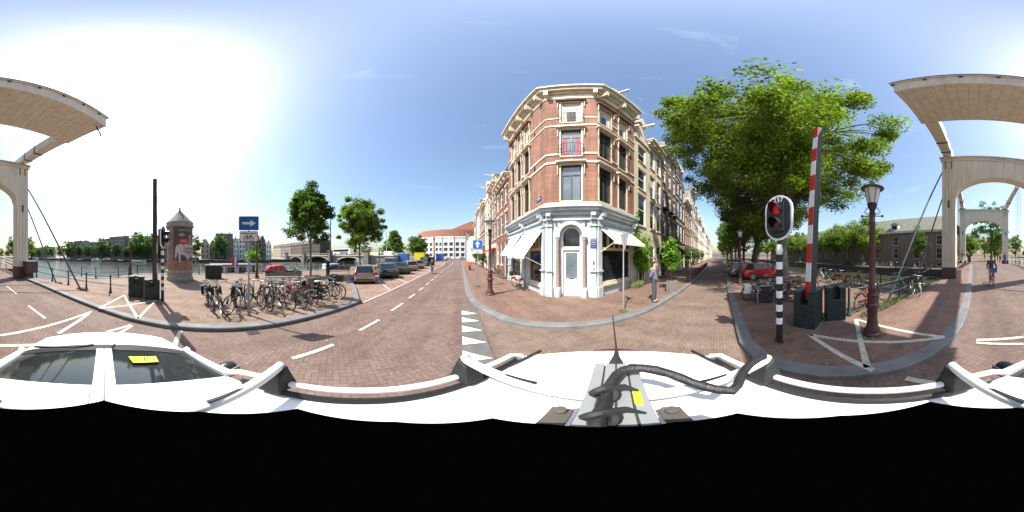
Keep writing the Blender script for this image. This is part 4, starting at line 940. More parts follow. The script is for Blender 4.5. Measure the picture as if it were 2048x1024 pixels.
# ------------------------------------------------------------ traffic signals
def signal(label, x, y, nrm, number=None):
    t = thing('traffic_light', label, 'traffic light', (x, y, .11), face_rot(*nrm), 'bridge traffic lights')
    z = 0; m = mb('black_paint')
    segs = [(0, .52, 0)]; zz = .52
    for i in range(10): segs.append((zz, zz+.16, (i+1) % 2)); zz += .16
    for a, b, w in segs:
        m.use('white_paint' if w else 'black_paint').lathe([(.075, a+.001), (.075, b)], 14)
    m.use('white_paint').lathe([(.06, zz), (.085, zz+.1), (.06, zz+.22)], 12); m.build('post', t, smooth=True)
    def stad(w, h, n=10):
        r = w/2; return [(r*cos(pi*i/n), h/2-r+r*sin(pi*i/n)) for i in range(n+1)]+[(-r*cos(pi*i/n), -h/2+r-r*sin(pi*i/n)) for i in range(n+1)]
    zc = 2.95; sh_ = lambda ps: [(a, b+zc) for a, b in ps]
    mb('white_paint').xz(sh_(stad(.68, 1.04)), -.05, .0).build('board_rim', t)
    bo = mb('black_paint').xz(sh_(stad(.6, .96)), -.056, -.051).build('backboard', t)
    m = mb('black_paint'); m.b2(-.16, .16, -.11, -.057, zc-.33, zc+.33); m.b2(-.15, .15, .001, .16, zc-.36, zc+.36); m.build('signal_housing', t, bevel=.01)
    mat('red_glow', (.28, .006, .008), .3, .02, emit=(1, .02, .03, .13)); mat('amber_dim', (.12, .03, .02), .3, .2)
    for k, mm in ((.16, 'red_glow'), (-.16, 'amber_dim')):
        l = mb(mm).lathe([(.105, 0), (.09, .02), (.04, .035), (.001, .04)], 16).build('lens', t, smooth=True); l.location = (0, -.112, zc+k); l.rotation_euler = (pi/2, 0, 0)
        v = MB().use('black_paint'); n = 18; R0 = .118
        for i in range(n):
            a, c = 2*pi*i/n, 2*pi*(i+1)/n; L_ = lambda q: .06+.1*(1+sin(q))
            if sin((a+c)/2) < -.75: continue
            for r_ in (R0,):
                q = [(r_*cos(a), -.11, zc+k+r_*sin(a)), (r_*cos(c), -.11, zc+k+r_*sin(c)), (r_*cos(c), -.11-L_(c), zc+k+r_*sin(c)), (r_*cos(a), -.11-L_(a), zc+k+r_*sin(a))]
                q2 = [(x_*.96, y_, (z_-zc-k)*.96+zc+k) for x_, y_, z_ in q]; v.add(q+q2, [(0, 1, 2, 3), (7, 6, 5, 4), (3, 2, 6, 7), (0, 3, 7, 4), (1, 5, 6, 2)])
        v.build('visor', t)
    if number: text(number, .17, 'white_paint', 'lettering', bo, (0, -.06, zc+.39), (pi/2, 0, 0))
    return t
signal('bridge traffic light numbered 237 on a black and white banded post by the kerb', 3.32, -1.34, (-.62, .78), '237')
signal('bridge traffic light seen from the side beside the advertising column', -7.16, -1.9, (.1, 1), None)
# ------------------------------------------------------------ barrier booms and boxes
def barrierbox(t, w, d, h, slot=True):
    m = mb('box_green'); m.b2(-w/2, w/2, -d/2, d/2, .02, h*.68); m.b2(-w/2, -w*.17, -d/2, d/2, h*.68+.001, h); m.b2(w*.17, w/2, -d/2, d/2, h*.68+.001, h); m.b2(-w*.17, w*.17, .1, d/2, h*.68+.001, h)
    m.build('housing', t, bevel=.015); m = mb('galv'); m.b2(-w/2-.02, w/2+.02, -d/2-.02, d/2+.02, 0, .02); m.build('base_plate', t)
    m = mb('iron_black'); m.b2(-w*.165, w*.165, -.1, .02, h*.7, h*.9); m.build('pivot', t)
    m = mb('iron_green'); m.b2(-w/2-.01, -w*.17, -d/2-.01, d/2+.01, h+.001, h+.025); m.b2(w*.17, w/2+.01, -d/2-.01, d/2+.01, h+.001, h+.025); m.build('lid', t)
def boom(t, L, lean=(0, 0), z=.9, bw=.2, bd=.23):
    m = mb('black_paint'); n = 12
    global_q = None
    q = lambda k: (lean[0]*k, lean[1]*k, z+(L-z)*k)
    mat('boom_grey', (.035, .045, .048), .5, .1); mat('boom_light', (.45, .47, .48), .5, .1)
    th = -t.rotation_euler.z; lean = (lean[0]*cos(th)-lean[1]*sin(th), lean[0]*sin(th)+lean[1]*cos(th))
    m.use('boom_grey').beam(q(0), q(1), bw, bd, bw*.8, bd*.75, up=(0, 1, 0)); o = m.build('boom', t); m = mb('red_paint')
    n = 11
    for i in range(n):
        m.use('red_paint' if i % 2 == 0 else 'white_paint')
        a, b = q(i/n), q((i+1)/n-.0005); w = bd*(1-.25*i/n); w2 = bd*(1-.25*(i+1)/n); e1 = bw*(1-.2*i/n)+.004; e2 = bw*(1-.2*(i+1)/n)+.004
        for s_ in (-1,):
            m.beam((a[0], a[1]+s_*(w/2+.012), a[2]), (b[0], b[1]+s_*(w2/2+.012), b[2]), e1, .02, e2, .02, up=(0, 1, 0))
    m.build('boom_stripes', o)
BX = 'dark green barrier boxes'
t = thing('barrier_box', 'dark green barrier box carrying the tall red and white raised boom', 'barrier', (3.95, -2.5, .11), face_rot(-.6, .8), BX); barrierbox(t, .62, .75, 1.1)
b_ = thing('raised_barrier_boom', 'tall raised red and white boom above the big dark green box', 'barrier boom', (3.86, -2.5, .11), face_rot(-.17, .98)); boom(b_, 6.65, (-.12, -.2), .85)
t = thing('barrier_box', 'smaller dark green box between the boom box and the street lamp', 'barrier', (3.87, -3.42, .11), face_rot(-.55, .83)+.5, BX); barrierbox(t, .6, .5, 1.1)
t = thing('barrier_box', 'dark green box at the end of the river side railing, left of the boom', 'barrier', (-7.55, -3.35, .11), face_rot(1, .25), BX); barrierbox(t, .75, .55, 1.05)
t = thing('barrier_box', 'dark green box at the foot of the river side boom', 'barrier', (-7.35, -2.45, .11), face_rot(1, .25), BX); barrierbox(t, .7, .5, .95)
b_ = thing('raised_barrier_boom', 'raised dark boom with a thin red and white edge by the advertising column', 'barrier boom', (-7.42, -2.35, .11), face_rot(-.17, .98)); boom(b_, 6.05, (0, .0), .8, .16, .22)
# ------------------------------------------------------------ signs
def roundrect(w, h, r, n=5):
    out = []
    for cx, cz, a0 in ((w/2-r, h/2-r, 0), (-w/2+r, h/2-r, 90), (-w/2+r, -h/2+r, 180), (w/2-r, -h/2+r, 270)):
        for i in range(n+1): a = R(a0+90*i/n); out.append((cx+r*cos(a), cz+r*sin(a)))
    return out
def plate(t, name, w, h, zc, face, rim, parent=None, y=-.06):
    o = mb(rim).xz([(a, b+zc) for a, b in roundrect(w, h, .04)], y-.012, y).build(name, parent or t)
    mb(face).xz([(a, b+zc) for a, b in roundrect(w-.035, h-.035, .03)], y-.016, y-.0125).build(name+'_face', o); return o
cx, cy = -5.32, 1.47
t = thing('traffic_sign', 'blue one way sign with arrow pointing right above a bicycle exception plate', 'traffic sign', (cx, cy, .11), face_rot(-cx, -cy))
m = mb('galv'); m.lathe([(.045, 0), (.045, 1.15), (.03, 1.17), (.03, 3.46)], 10); m.build('post', t, smooth=True)
o = plate(t, 'sign_plate', .68, .5, 3.2, 'sign_blue', 'white_paint')
m = mb('white_paint'); y = -.081; m.xz([(-.22, 3.16), (.05, 3.16), (.05, 3.08), (.24, 3.2), (.05, 3.32), (.05, 3.24), (-.22, 3.24)], y, y+.004); m.build('arrow', o)
o = plate(t, 'under_plate', .62, .36, 2.75, 'white_paint', 'black_paint')
text('uitgezonderd', .1, 'black_paint', 'lettering', o, (0, -.08, 2.86), sx=.95)
def bikeicon(z, parent, s=1.0, y=-.082, m='black_paint', yy=1):
    m = mb(m)
    for s_ in (-1, 1): m.ring((s_*.085*s, y, z), .055*s, .007*s, 16, 4)
    P = lambda a, b: (a*s, y, z+b*s)
    for p, q in (((-.085, 0), (-.045, .075)), ((-.045, .075), (.055, .075)), ((.055, .075), (0, 0)), ((0, 0), (-.045, .075)), ((-.085, 0), (0, 0)), ((.085, 0), (.055, .1)), ((.055, .1), (.085, .1)), ((-.045, .075), (-.055, .1)), ((-.07, .1), (-.035, .1))): m.tube([P(*p), P(*q)], .007*s, 4)
    return m.build('bicycle_symbol', parent)
bikeicon(2.68, o, 1.15)
t = thing('traffic_sign', 'blue one way sign with arrow pointing up and white plate below', 'traffic sign', (1.12, 10.85, .11), face_rot(-.1, -1)); mb('galv').lathe([(.03, 0), (.03, 3.15)], 8).build('post', t, smooth=True)
o = plate(t, 'sign_plate', .66, .6, 2.86, 'sign_blue', 'white_paint'); m = mb('white_paint'); m.xz([(-.06, 2.66), (.06, 2.66), (.06, 2.88), (.17, 2.88), (0, 3.08), (-.17, 2.88), (-.06, 2.88)], -.081, -.077); m.build('arrow', o)
o = plate(t, 'under_plate', .66, .28, 2.38, 'white_paint', 'sign_grey'); bikeicon(2.34, o, 1.0, m='sign_grey')
t = thing('traffic_sign', 'grey back of a yield sign on a slim galvanised post in front of the shop', 'traffic sign', (4.93, 3.18, .11), face_rot(.98, .2)-.75)
mb('galv').lathe([(.035, 0), (.035, 1.2), (.026, 1.22), (.026, 2.9)], 8).build('post', t, smooth=True); mb('sign_grey').xz([(-.36, 2.92), (.36, 2.92), (.04, 2.3), (-.04, 2.3)], -.05, -.035).build('sign_plate', t, bevel=.004)
o = mb('red_paint').xz([(-.35, 2.915), (.35, 2.915), (.03, 2.31), (-.03, 2.31)], -.056, -.051).build('sign_face', t)
# ------------------------------------------------------------ advertising column
cx, cy = -14.2, -2.2
t = thing('advertising_column', 'big round advertising column with a conical grey roof and a museum poster', 'advertising column', (cx, cy, .11), face_rot(-cx, -cy))
mat('column_base', (.33, .3, .25), .7, .2, 3); mat('poster_brown', (.25, .165, .135), .6, .35, 1.6); mat('poster_dark', (.085, .065, .062), .6, .3, 2); mat('poster_pale', (.56, .5, .46), .6, .2, 4); mat('poster_red', (.5, .04, .05), .6, .1); mat('poster_grey', (.36, .34, .36), .6, .2, 3); mat('poster_ochre', (.3, .17, .1), .6, .3, 2); mat('poster_letter', (.04, .03, .12), .6, 0); mat('poster_title', (.45, .4, .35), .6, 0)
mb('column_base').lathe([(1.2, 0), (1.2, .25), (1.12, .3), (1.12, .62), (1.22, .68), (1.22, .85), (1.15, .9)], 40).build('plinth', t, smooth=True)
mb('poster_brown').lathe([(1.14, .9), (1.14, 4.55)], 48).build('drum', t, smooth=True)
mb('column_base').lathe([(1.18, 4.55), (1.26, 4.62), (1.26, 4.7), (1.2, 4.72), (1.2, 4.95), (1.12, 5.0)], 40).build('top_ring', t, smooth=True)
mb('roof_tile_moss').lathe([(1.22, 4.98), (.62, 5.62), (.14, 6.1), (.12, 6.15)], 40).build('cone_roof', t, smooth=True)
m = mb('galv'); m.lathe([(.09, 6.15), (.07, 6.4), (.1, 6.42), (.1, 6.45)], 10); m.build('finial', t)
def cyl(poly, mname, name, parent, r=1.145, dz=0):
    # polygon in (arc metres, z) wrapped on the drum, fanned by small strips
    xs = [p[0] for p in poly]; n = 16; m = mb(mname); x0, x1 = min(xs), max(xs)
    def zr(x):
        zs = []
        for (a, b), (c, d) in zip(poly, poly[1:]+poly[:1]):
            if (a <= x <= c or c <= x <= a) and abs(a-c) > 1e-9: zs.append(b+(d-b)*(x-a)/(c-a))
        return (min(zs), max(zs)) if zs else (0, 0)
    for i in range(n):
        a, c = x0+(x1-x0)*(i+1e-4)/n, x0+(x1-x0)*(i+1-1e-4)/n; (l0, h0), (l1, h1) = zr(a), zr(c); f = lambda x, z: (r*sin(x/1.045), -r*cos(x/1.045), z)
        m.add([f(a, l0), f(c, l1), f(c, h1), f(a, h0)], [(0, 1, 2, 3)])
    return m.build(name, parent)
P_ = cyl([(-.5, 1.35), (1.35, 1.35), (1.35, 4.5), (-.5, 4.5)], 'poster_dark', 'poster', t)
cyl([(-1.5, .95), (1.35, .95), (1.35, 1.7), (-1.5, 1.7)], 'poster_ochre', 'poster_ground', P_, 1.149)
cyl([(-.35, 2.55), (-.25, 2.95), (.1, 3.1), (.9, 3.05), (1.3, 2.9), (1.3, 2.2), (.8, 1.95), (.3, 2.15), (-.1, 2.3)], 'poster_pale', 'horse_body', P_, 1.152)
cyl([(-.38, 2.1), (-.3, 2.8), (-.18, 2.9), (-.2, 2.2), (-.3, 1.8)], 'poster_pale', 'horse_tail', P_, 1.152)
for pts in ([(-.12, 2.4), (.12, 2.4), (.02, 2.05), (.06, 1.62), (-.06, 1.6), (-.1, 2.05)], [(.25, 2.3), (.5, 2.25), (.75, 1.9), (.72, 1.75), (.62, 1.8)]): cyl(pts, 'poster_pale', 'horse_leg', P_, 1.152)
cyl([(.25, 2.6), (.6, 2.9), (1.3, 2.85), (1.3, 2.2), (.95, 1.9), (.6, 2.2)], 'poster_grey', 'gown', P_, 1.155)
cyl([(.62, 3.0), (.7, 3.5), (.85, 3.62), (1.1, 3.5), (1.2, 3.0)], 'poster_brown', 'rider_coat', P_, 1.155); cyl([(.78, 3.6), (.74, 3.75), (.82, 3.86), (.92, 3.78), (.9, 3.6)], 'skin', 'rider_face', P_, 1.156)
cyl([(-.12, 3.28), (.0, 3.5), (.3, 3.55), (.62, 3.48), (.7, 3.25), (.3, 2.95)], 'poster_red', 'red_badge', P_, 1.158)
cyl([(-.15, 3.8), (.15, 3.98), (.45, 3.8), (.15, 3.7)], 'poster_grey', 'poster_emblem', P_, 1.155)
for s_, z_, k, mm, xo in (('HERMITAGE', 4.2, .22, 'poster_title', .42), ('Catharina', 2.72, .24, 'poster_letter', .72), ('de Grote', 2.45, .24, 'poster_letter', .72), ('Catharina', 3.38, .1, 'white_paint', .28), ('& Hermitage', 3.26, .1, 'white_paint', .28)):
    text(s_, k, mm, 'lettering', P_, (0, 0, 0), None, .004, bend=(1.166, xo/1.05, z_))
# ------------------------------------------------------------ cabinet, benches, small street furniture
t = thing('utility_cabinet', 'dark green utility cabinet on the plaza with a small flag behind it', 'cabinet', (-15.1, .8, .11), face_rot(1, -.05)); mb('box_green').b2(-.75, .75, -.25, .25, 0, 1.22).build('housing', t, bevel=.02); mb('galv').b2(-.8, .8, -.3, .3, 1.222, 1.27).build('lid', t); mb('sign_grey').b2(-.62, -.5, -.258, -.252, .95, 1.05).build('sticker', t)
for k in (-1, 1): mb('box_green').b2(min(0, k*.73)+(.01 if k > 0 else 0), max(0, k*.73)-(.01 if k < 0 else 0), -.265, -.252, .08, 1.15).build('door', t)
t = thing('flag', 'red white and blue flag on a slanted staff behind the cabinet', 'flag', (-19.6, 2.9, 0)); mb('galv').tube([(0, 0, -.9), (-.3, .5, 2.2)], .025, 6).build('staff', t)
for i, mm in enumerate(('red_paint', 'white_paint', 'sign_blue')):
    m = mb(mm); vs = [(-.3+.1*sin(j*.9)*.5-.12*i+j*.02, .5+.28*i*.9+.02*j-.1*j*.3, 2.1-.16*j-.1*i) for j in range(8)]
    m.add([v for v in vs]+[(x-.04, y_+.3, z_-.06) for x, y_, z_ in vs], [(j, j+1, j+9, j+8) for j in range(7)]); m.build('flag_stripe', t)
def bench(label, x, y, rz, L=2.2):
    t = thing('park_bench', label, 'bench', (x, y, .11), rz, 'green benches on the plaza')
    for k in range(5): mb('iron_green').box((0, .12+.02*k, .55+.085*k), (L, .03, .07), rot=Matrix.Rotation(R(12), 3, 'X')).build('back_slat', t)
    for k in range(5): mb('iron_green').box((0, -.36+.1*k, .43), (L, .08, .03)).build('seat_slat', t)
    for s_ in (-1, 1):
        m = mb('iron_black'); xx = s_*L*.4; m.tube([(xx, -.4, .4), (xx, .08, .4), (xx, .2, .95)], .02, 5); m.tube([(xx, -.35, .4), (xx, -.42, 0)], .022, 5); m.tube([(xx, .05, .4), (xx, .18, 0)], .022, 5); m.build('bench_leg', t)
bench('dark green slatted bench nearest the bicycles on the plaza', -11.2, 5.9, face_rot(.9, -.4), 2.9); bench('dark green slatted bench beside the first parked car', -12.3, 13.2, face_rot(.9, -.6), 2.8)
t = thing('parking_meter', 'dark green ticket pillar standing between the two benches', 'parking meter', (-12.0, 11.3, .11)); mb('box_green').lathe([(.2, 0), (.2, 1.15), (.16, 1.3)], 12).build('pillar', t, smooth=True); mb('iron_black').lathe([(.21, 1.3), (.21, 1.5), (.1, 1.62)], 12).build('cap', t, smooth=True)
def bollard(label, x, y):
    t = thing('bollard', label, 'bollard', (x, y, .11), 0, 'dark red bollards along the canal street kerb'); mb('iron_wine').lathe([(.12, 0), (.11, .1), (.085, .75), (.1, .78), (.1, .83), (.05, .9)], 10).build('shaft', t, smooth=True); mb('iron_black').lathe([(.101, .785), (.101, .825)], 10).build('band', t); t.scale = (.9, .9, .88); return t
B0 = bollard('dark red iron bollard on the canal street kerb, nearest the planter', 12.6, 2.25)
for i, n in enumerate(('second', 'third', 'fourth', 'fifth', 'sixth', 'seventh', 'eighth', 'ninth', 'tenth', 'eleventh', 'twelfth')): dup(B0, (14.5+i*2.0, 2.17-.012*i, .11), 0, f'dark red iron bollard, {n} from the planter along the canal street')
t = thing('planter', 'square grey planter with a tall leafy shrub at the kerb', 'planter', (9.25, 2.62, .11), .25); mat('planter_grey', (.14, .13, .12), .85, .2, 3); mb('planter_grey').box((0, 0, .3), (.62, .62, .6), taper=1.08).build('pot', t, bevel=.01); mb('earth').box((0, 0, .61), (.58, .58, .03)).build('soil', t)
m = mb('grass_blade')
def tufts(name, label, cx, cy, rx, ry, n, h, z=.12, lm='grass_blade', parent=None, rot=0):
    m = mb(lm)
    for i in range(n):
        a = random.random()*2*pi; r_ = random.random()**.5; lx, ly = rx*r_*cos(a), ry*r_*sin(a); x = cx+lx*cos(rot)-ly*sin(rot); y = cy+lx*sin(rot)+ly*cos(rot); b = random.random()*2*pi; hh = h*(.4+random.random()*.7); zz = z+gz(x, y)
        dx, dy = cos(b)*.012, sin(b)*.012; tx, ty = random.uniform(-.5, .5)*hh, random.uniform(-.5, .5)*hh
        m.add([(x-dx, y-dy, zz), (x+dx, y+dy, zz), (x+tx, y+ty, zz+hh)], [(0, 1, 2)])
    o = m.build(name, parent); tag(o, label, None if parent else 'weeds', None, 'stuff'); return o
for i, (a, b, c, d, n, h) in enumerate(((3.35, -6.3, .3, 2.3, 2600, .14), (2.9, -9.6, .35, 1.4, 900, .18), (-6.75, -6.3, .2, .45, 200, .16), (-6.8, -8.5, .2, .4, 130, .16), (4.93, 3.18, .16, .16, 220, .14), (2.34, -3.3, .36, .36, 260, .06), (1.12, 10.85, .2, .2, 200, .1), (3.32, -1.34, .16, .16, 80, .08), (7.5, 3.3, .25, .12, 160, .08), (-13.2, 10, .8, .8, 1200, .08), (1.5, 8.6, .4, .3, 160, .04), (9.6, 5.1, .7, .25, 1500, .45))):
    tufts('weeds', ['dry weeds growing along the foot of the bridge railing', 'green weeds beside the right bridge pillar', 'weeds around the foot of the outer steel stay', 'weeds around the foot of the inner steel stay', 'weeds at the foot of the yield sign post', 'weeds around the base of the large street lamp', 'weeds at the foot of the blue arrow up sign', 'weeds at the foot of traffic light 237', 'weeds in the paving beside the planter', 'grass around the trunk of the first plaza tree', 'moss at the foot of the corner street lamp', 'bushy grass against the wall right of the shop window'][i], a, b, c, d, n, h)
# ------------------------------------------------------------ bicycles
BM = {}
def bmesh_(key, fn):
    if key not in BM: o = fn(); BM[key] = o.data; bpy.data.objects.remove(o)
    return BM[key]
def bicycle(label, x, y, az, col='iron_black', tyre='rubber', kind='lady', lean=6, group='bicycles parked on the plaza', basket=None, steer=0, saddle='rubber', z=None, name='bicycle', bag=None, zoff=0):
    """x,y = middle of the bicycle, az = compass heading in degrees (0 = +Y)"""
    z = (.112+gz(x, y)+zoff) if z is None else z
    t = thing(name, label, 'bicycle', (x, y, z), 0, group); t.scale = (1.13,)*3 if group == 'bicycles parked on the plaza' else (1.05,)*3; t.rotation_euler = (R(lean), 0, R(90-az))
    r_ = .34
    def fr():
        m = mb(col); bb = (-.08, 0, .29); rw = (-.53, 0, r_); fwk = (.53, 0, r_); hd = (.34, 0, .83); hd2 = (.37, 0, .7); st = (-.25, 0, .82)
        if kind == 'lady': m.tube([hd2, (.24, 0, .48), (.08, 0, .34), bb], .021, 6); m.tube([hd, (.18, 0, .58), (0, 0, .44), (-.15, 0, .44)], .017, 6)
        else: m.tube([hd2, bb], .021, 6); m.tube([hd, (-.21, 0, .76)], .019, 6)
        m.tube([bb, st], .015, 6); m.tube([hd, hd2], .02, 6)
        for s_ in (-.05, .05): m.tube([(rw[0], s_, rw[2]), (bb[0], s_*.6, bb[2])], .009, 5); m.tube([(rw[0], s_, rw[2]), (-.2, s_*.5, .68)], .008, 5)
        m.use('chrome').tube([st, (-.28, 0, .92)], .013, 6)
        m.use('iron_black').beam((rw[0]-.02, .055, rw[2]), (bb[0]+.09, .055, bb[2]), .01, .1); m.lathe([(.09, -.003), (.09, .003)], 12, bb) if False else None
        return m.build('frame')
    def wh():
        m = mb(tyre); m.ring((0, 0, 0), r_-.02, .022, 26, 6); return m.build('tyre')
    def rim():
        m = mb('chrome'); m.ring((0, 0, 0), r_-.042, .009, 22, 4); m.tube([(0, -.04, 0), (0, .04, 0)], .022, 6)
        for i in range(14): a = 2*pi*i/14; m.tube([(0, .015*(-1)**i, 0), ((r_-.045)*cos(a), 0, (r_-.045)*sin(a))], .0022, 3)
        return m.build('wheel')
    def gd():
        m = mb('iron_black'); pts = [(.0+(r_+.022)*cos(a), 0, (r_+.022)*sin(a)) for a in [R(20+14*i) for i in range(11)]]
        for p, q in zip(pts[:-1], pts[1:]): m.beam(p, q, .05, .006, up=(p[0], 0, p[2]))
        return m.build('mudguard')
    def fk():
        m = mb(col)
        for s_ in (-.045, .045): m.tube([(.37, s_*.5, .7), (.43, s_, .52), (.53, s_, r_)], .01, 5)
        return m.build('fork')
    def hb():
        m = mb('chrome'); m.tube([(.33, 0, .83), (.31, 0, .98)], .012, 6); m.tube([(.12, -.29, .99), (.2, -.3, 1.0), (.33, -.2, 1.01), (.37, 0, .99), (.33, .2, 1.01), (.2, .3, 1.0), (.12, .29, .99)], .011, 6)
        m.use('rubber').tube([(.1, -.285, .99), (.21, -.302, 1.0)], .017, 6); m.tube([(.1, .285, .99), (.21, .302, 1.0)], .017, 6)
        m.use('chrome').ball((.43, 0, .86), .045, 6)
        return m.build('handlebar')
    def sd():
        m = mb(saddle); m.lathe([(.001, -.03), (.07, -.025), (.085, 0), (.06, .03), (.001, .04)], 10, (-.32, 0, .95), 1.25, 1); m.lathe([(.001, -.02), (.035, 0), (.001, .03)], 8, (-.2, 0, .95), 2.6, 1); return m.build('saddle', smooth=True)
    def ca():
        m = mb('iron_black')
        for s_ in (-.06, 0, .06): m.tube([(-.85, s_, .72), (-.33, s_, .73)], .006, 4)
        for s_ in (-.07, .07): m.tube([(-.75, s_, .72), (-.53, s_, r_)], .006, 4)
        m.tube([(-.85, -.07, .72), (-.85, .07, .72)], .006, 4); m.use('red_paint').box((-.88, 0, .62), (.02, .06, .05)); return m.build('luggage_rack')
    def ck():
        m = mb('chrome'); m.tube([(-.08, -.09, .29), (-.08, .09, .29)], .014, 6); m.beam((-.08, .09, .29), (.02, .09, .16), .014, .02); m.beam((-.08, -.09, .29), (-.18, -.09, .42), .014, .02)
        m.use('rubber').box((.03, .14, .15), (.08, .09, .02)); m.box((-.19, -.14, .43), (.08, .09, .02)); m.use('chrome').tube([(-.08, .06, .29), (-.08, .066, .29)], .085, 14)
        m.use('iron_black').tube([(-.1, -.07, .28), (-.22, -.17, .01)], .008, 4); return m.build('crank')
    share(bmesh_(('fr', col, kind), fr), 'frame', t, (0, 0, 0))
    for k in (-1, 1):
        w_ = share(bmesh_('rim', rim), 'wheel', t, (k*.53, 0, r_)); share(bmesh_(('wh', tyre), wh), 'tyre', w_, (0, 0, 0)); share(bmesh_('gd', gd), 'mudguard', t, (k*.53, 0, r_))
        if k > 0 and steer: w_.rotation_euler = (0, 0, R(steer))
    share(bmesh_(('fk', col), fk), 'fork', t, (0, 0, 0)); share(bmesh_('hb', hb), 'handlebar', t, (0, 0, 0), 0, (0, 0, R(steer*.1)))
    share(bmesh_(('sd', saddle), sd), 'saddle', t, (0, 0, 0)); share(bmesh_('ca', ca), 'luggage_rack', t, (0, 0, 0)); share(bmesh_('ck', ck), 'crank', t, (0, 0, 0))
    if basket:
        def bk():
            m = mb(basket); 
            m.b2(.42, .72, -.19, .19, .78, .8); 
            for a in ((.42, .43, -.19, .19), (.71, .72, -.19, .19), (.43, .71, -.19, -.18), (.43, .71, .18, .19)): m.b2(*a, .8, 1.02)
            return m.build('basket')
        share(bmesh_(('bk', basket), bk), 'basket', t, (0, 0, 0))
    if bag:
        def bg_():
            m = mb(bag)
            for s_ in (-1, 1): m.box((-.6, s_*.14, .56), (.34, .11, .32), taper=.85)
            m.box((-.6, 0, .735), (.3, .3, .02)); return m.build('pannier', bevel=.02)
        share(bmesh_(('bg', bag), bg_), 'pannier', t, (0, 0, 0))
    return t
mat('bike_white', (.65, .66, .66), .4, .05); mat('tyre_white', (.72, .72, .68), .7, .05); mat('bike_red', (.5, .03, .02), .4, .08); mat('bike_orange', (.5, .12, .03), .4, .08); mat('bike_blue', (.05, .09, .2), .4, .08); mat('bike_teal', (.12, .3, .3), .4, .08); mat('tyre_cream', (.5, .46, .36), .7, .1); mat('saddle_brown', (.25, .13, .06), .6, .1); mat('crate_blue', (.05, .13, .3), .6, .1); mat('bike_pink', (.45, .05, .2), .4, .05)
BB = lambda *a, **k: bicycle(*a, **k)
BB('black bicycle with dark panniers, first from the left in the plaza row', -6.15, .55, 88, bag='rubber', lean=5, tyre='tyre_cream', basket=None)
BB('black bicycle with big front carrier, second from the left in the plaza row', -6.0, 1.0, 112, lean=-6, tyre='rubber', steer=-25, bag='rubber')
BB('slim dark bicycle standing directly behind the blue sign post', -6.6, 1.62, 92, lean=4, col='bike_blue')
BB('black gents bicycle with a crooked front wheel, right of the sign post', -6.0, 2.32, 96, kind='gent', lean=-5, tyre='rubber')
BB('dark bicycle with white top tube and wheel turned towards the street', -5.8, 2.85, 72, lean=6, steer=-12, col='bike_white', kind='gent')
BB('red and silver framed bicycle in the middle of the plaza row', -6.0, 3.25, 78, col='bike_red', lean=-7, kind='gent', tyre='tyre_cream')
BB('silver grey bicycle leaning on the middle rack of the plaza row', -5.75, 3.6, 100, col='galv', lean=8, saddle='rubber', steer=20)
BB('white tyred bicycle with white saddle, parked parallel to the kerb beside the plaza row', -5.05, 4.5, 10, col='iron_black', tyre='tyre_white', lean=4, saddle='bike_white')
BB('orange bicycle half hidden behind the white tyred one', -6.35, 4.35, 95, col='bike_orange', lean=-5)
BB('black bicycle with a black front crate, last of the plaza row', -5.7, 5.25, 60, tyre='rubber', lean=-5, basket='rubber', steer=-12)
BB('black bicycle with dark tyres right behind the last one with the crate', -6.3, 5.6, 70, lean=7, basket='rubber')
BB('black bicycle with a dark bag pressed against the first of the plaza row', -6.45, .2, 84, lean=8, bag='rubber', steer=12)
BB('dark bicycle between the sign post and the crooked wheeled one', -6.3, 1.95, 84, lean=-8, tyre='rubber')
BB('black bicycle with cream tyres behind the red and silver one', -6.5, 3.05, 98, lean=9, tyre='tyre_cream')
BB('grey bicycle tangled behind the silver grey one', -6.35, 3.75, 74, lean=-9, col='galv', kind='gent', steer=25)
BB('black bicycle just left of the white tyred one', -5.9, 4.0, 84, lean=-7, basket='rubber')
BB('black bicycle with rear bag just right of the white tyred one', -6.2, 4.85, 75, lean=7, bag='rubber')
def rack(label, x, y, az, group='steel bicycle racks', L=.75, H=.8):
    t = mb('galv').tube([(-L/2, 0, 0), (-L/2, 0, H-.06), (-L/2+.06, 0, H), (L/2-.06, 0, H), (L/2, 0, H-.06), (L/2, 0, 0)], .024, 8).build('bicycle_rack', None, (x, y, .11), R(90-az)); tag(t, label, 'bicycle rack', group)
rack('bent steel bicycle rack among the left bicycles behind the sign post', -6.0, 1.25, 90); rack('bent steel bicycle rack in the middle of the plaza bicycle row', -6.3, 3.9, 90); rack('bent steel bicycle rack at the right end of the plaza bicycle row', -6.0, 5.85, 90); rack('bent steel bicycle rack left of centre, between two dark bicycles', -6.2, 2.55, 90)
rack('bent steel bicycle rack in front of the right hand bicycles beside traffic light 237', 6.6, -2.05, 175); rack('second steel bicycle rack beside traffic light 237, nearly hidden behind bicycles', 7.6, -2.3, 175)
GR = 'bicycles parked on the pavement under the elm'
BB('silver bicycle with a white bag on its carrier, leftmost under the elm', 7.35, -2.0, 178, col='bike_white', lean=6, group=GR, bag='bike_white')
BB('dark bicycle with a tan saddle in front of the silver one under the elm', 6.8, -2.35, 183, lean=-5, group=GR, saddle='saddle_brown', steer=10)
BB('black bicycle partly behind traffic light 237', 7.0, -2.95, 172, lean=5, group=GR)
BB('black bicycle with orange frame details behind the steel rack under the elm', 7.9, -2.9, 182, col='bike_orange', lean=-5, group=GR)
BB('white framed bicycle at the back of the group under the elm', 8.4, -2.5, 176, col='bike_white', lean=5, group=GR)
BB('black bicycle at the near end of the group under the elm', 6.6, -2.7, 190, lean=4, group=GR, bag='rubber')
BB('grey bicycle squeezed between the black ones under the elm', 7.55, -2.45, 170, lean=-6, col='galv', group=GR)
BB('black bicycle farthest back in the group under the elm', 8.8, -3.0, 184, lean=6, group=GR, basket='rubber')
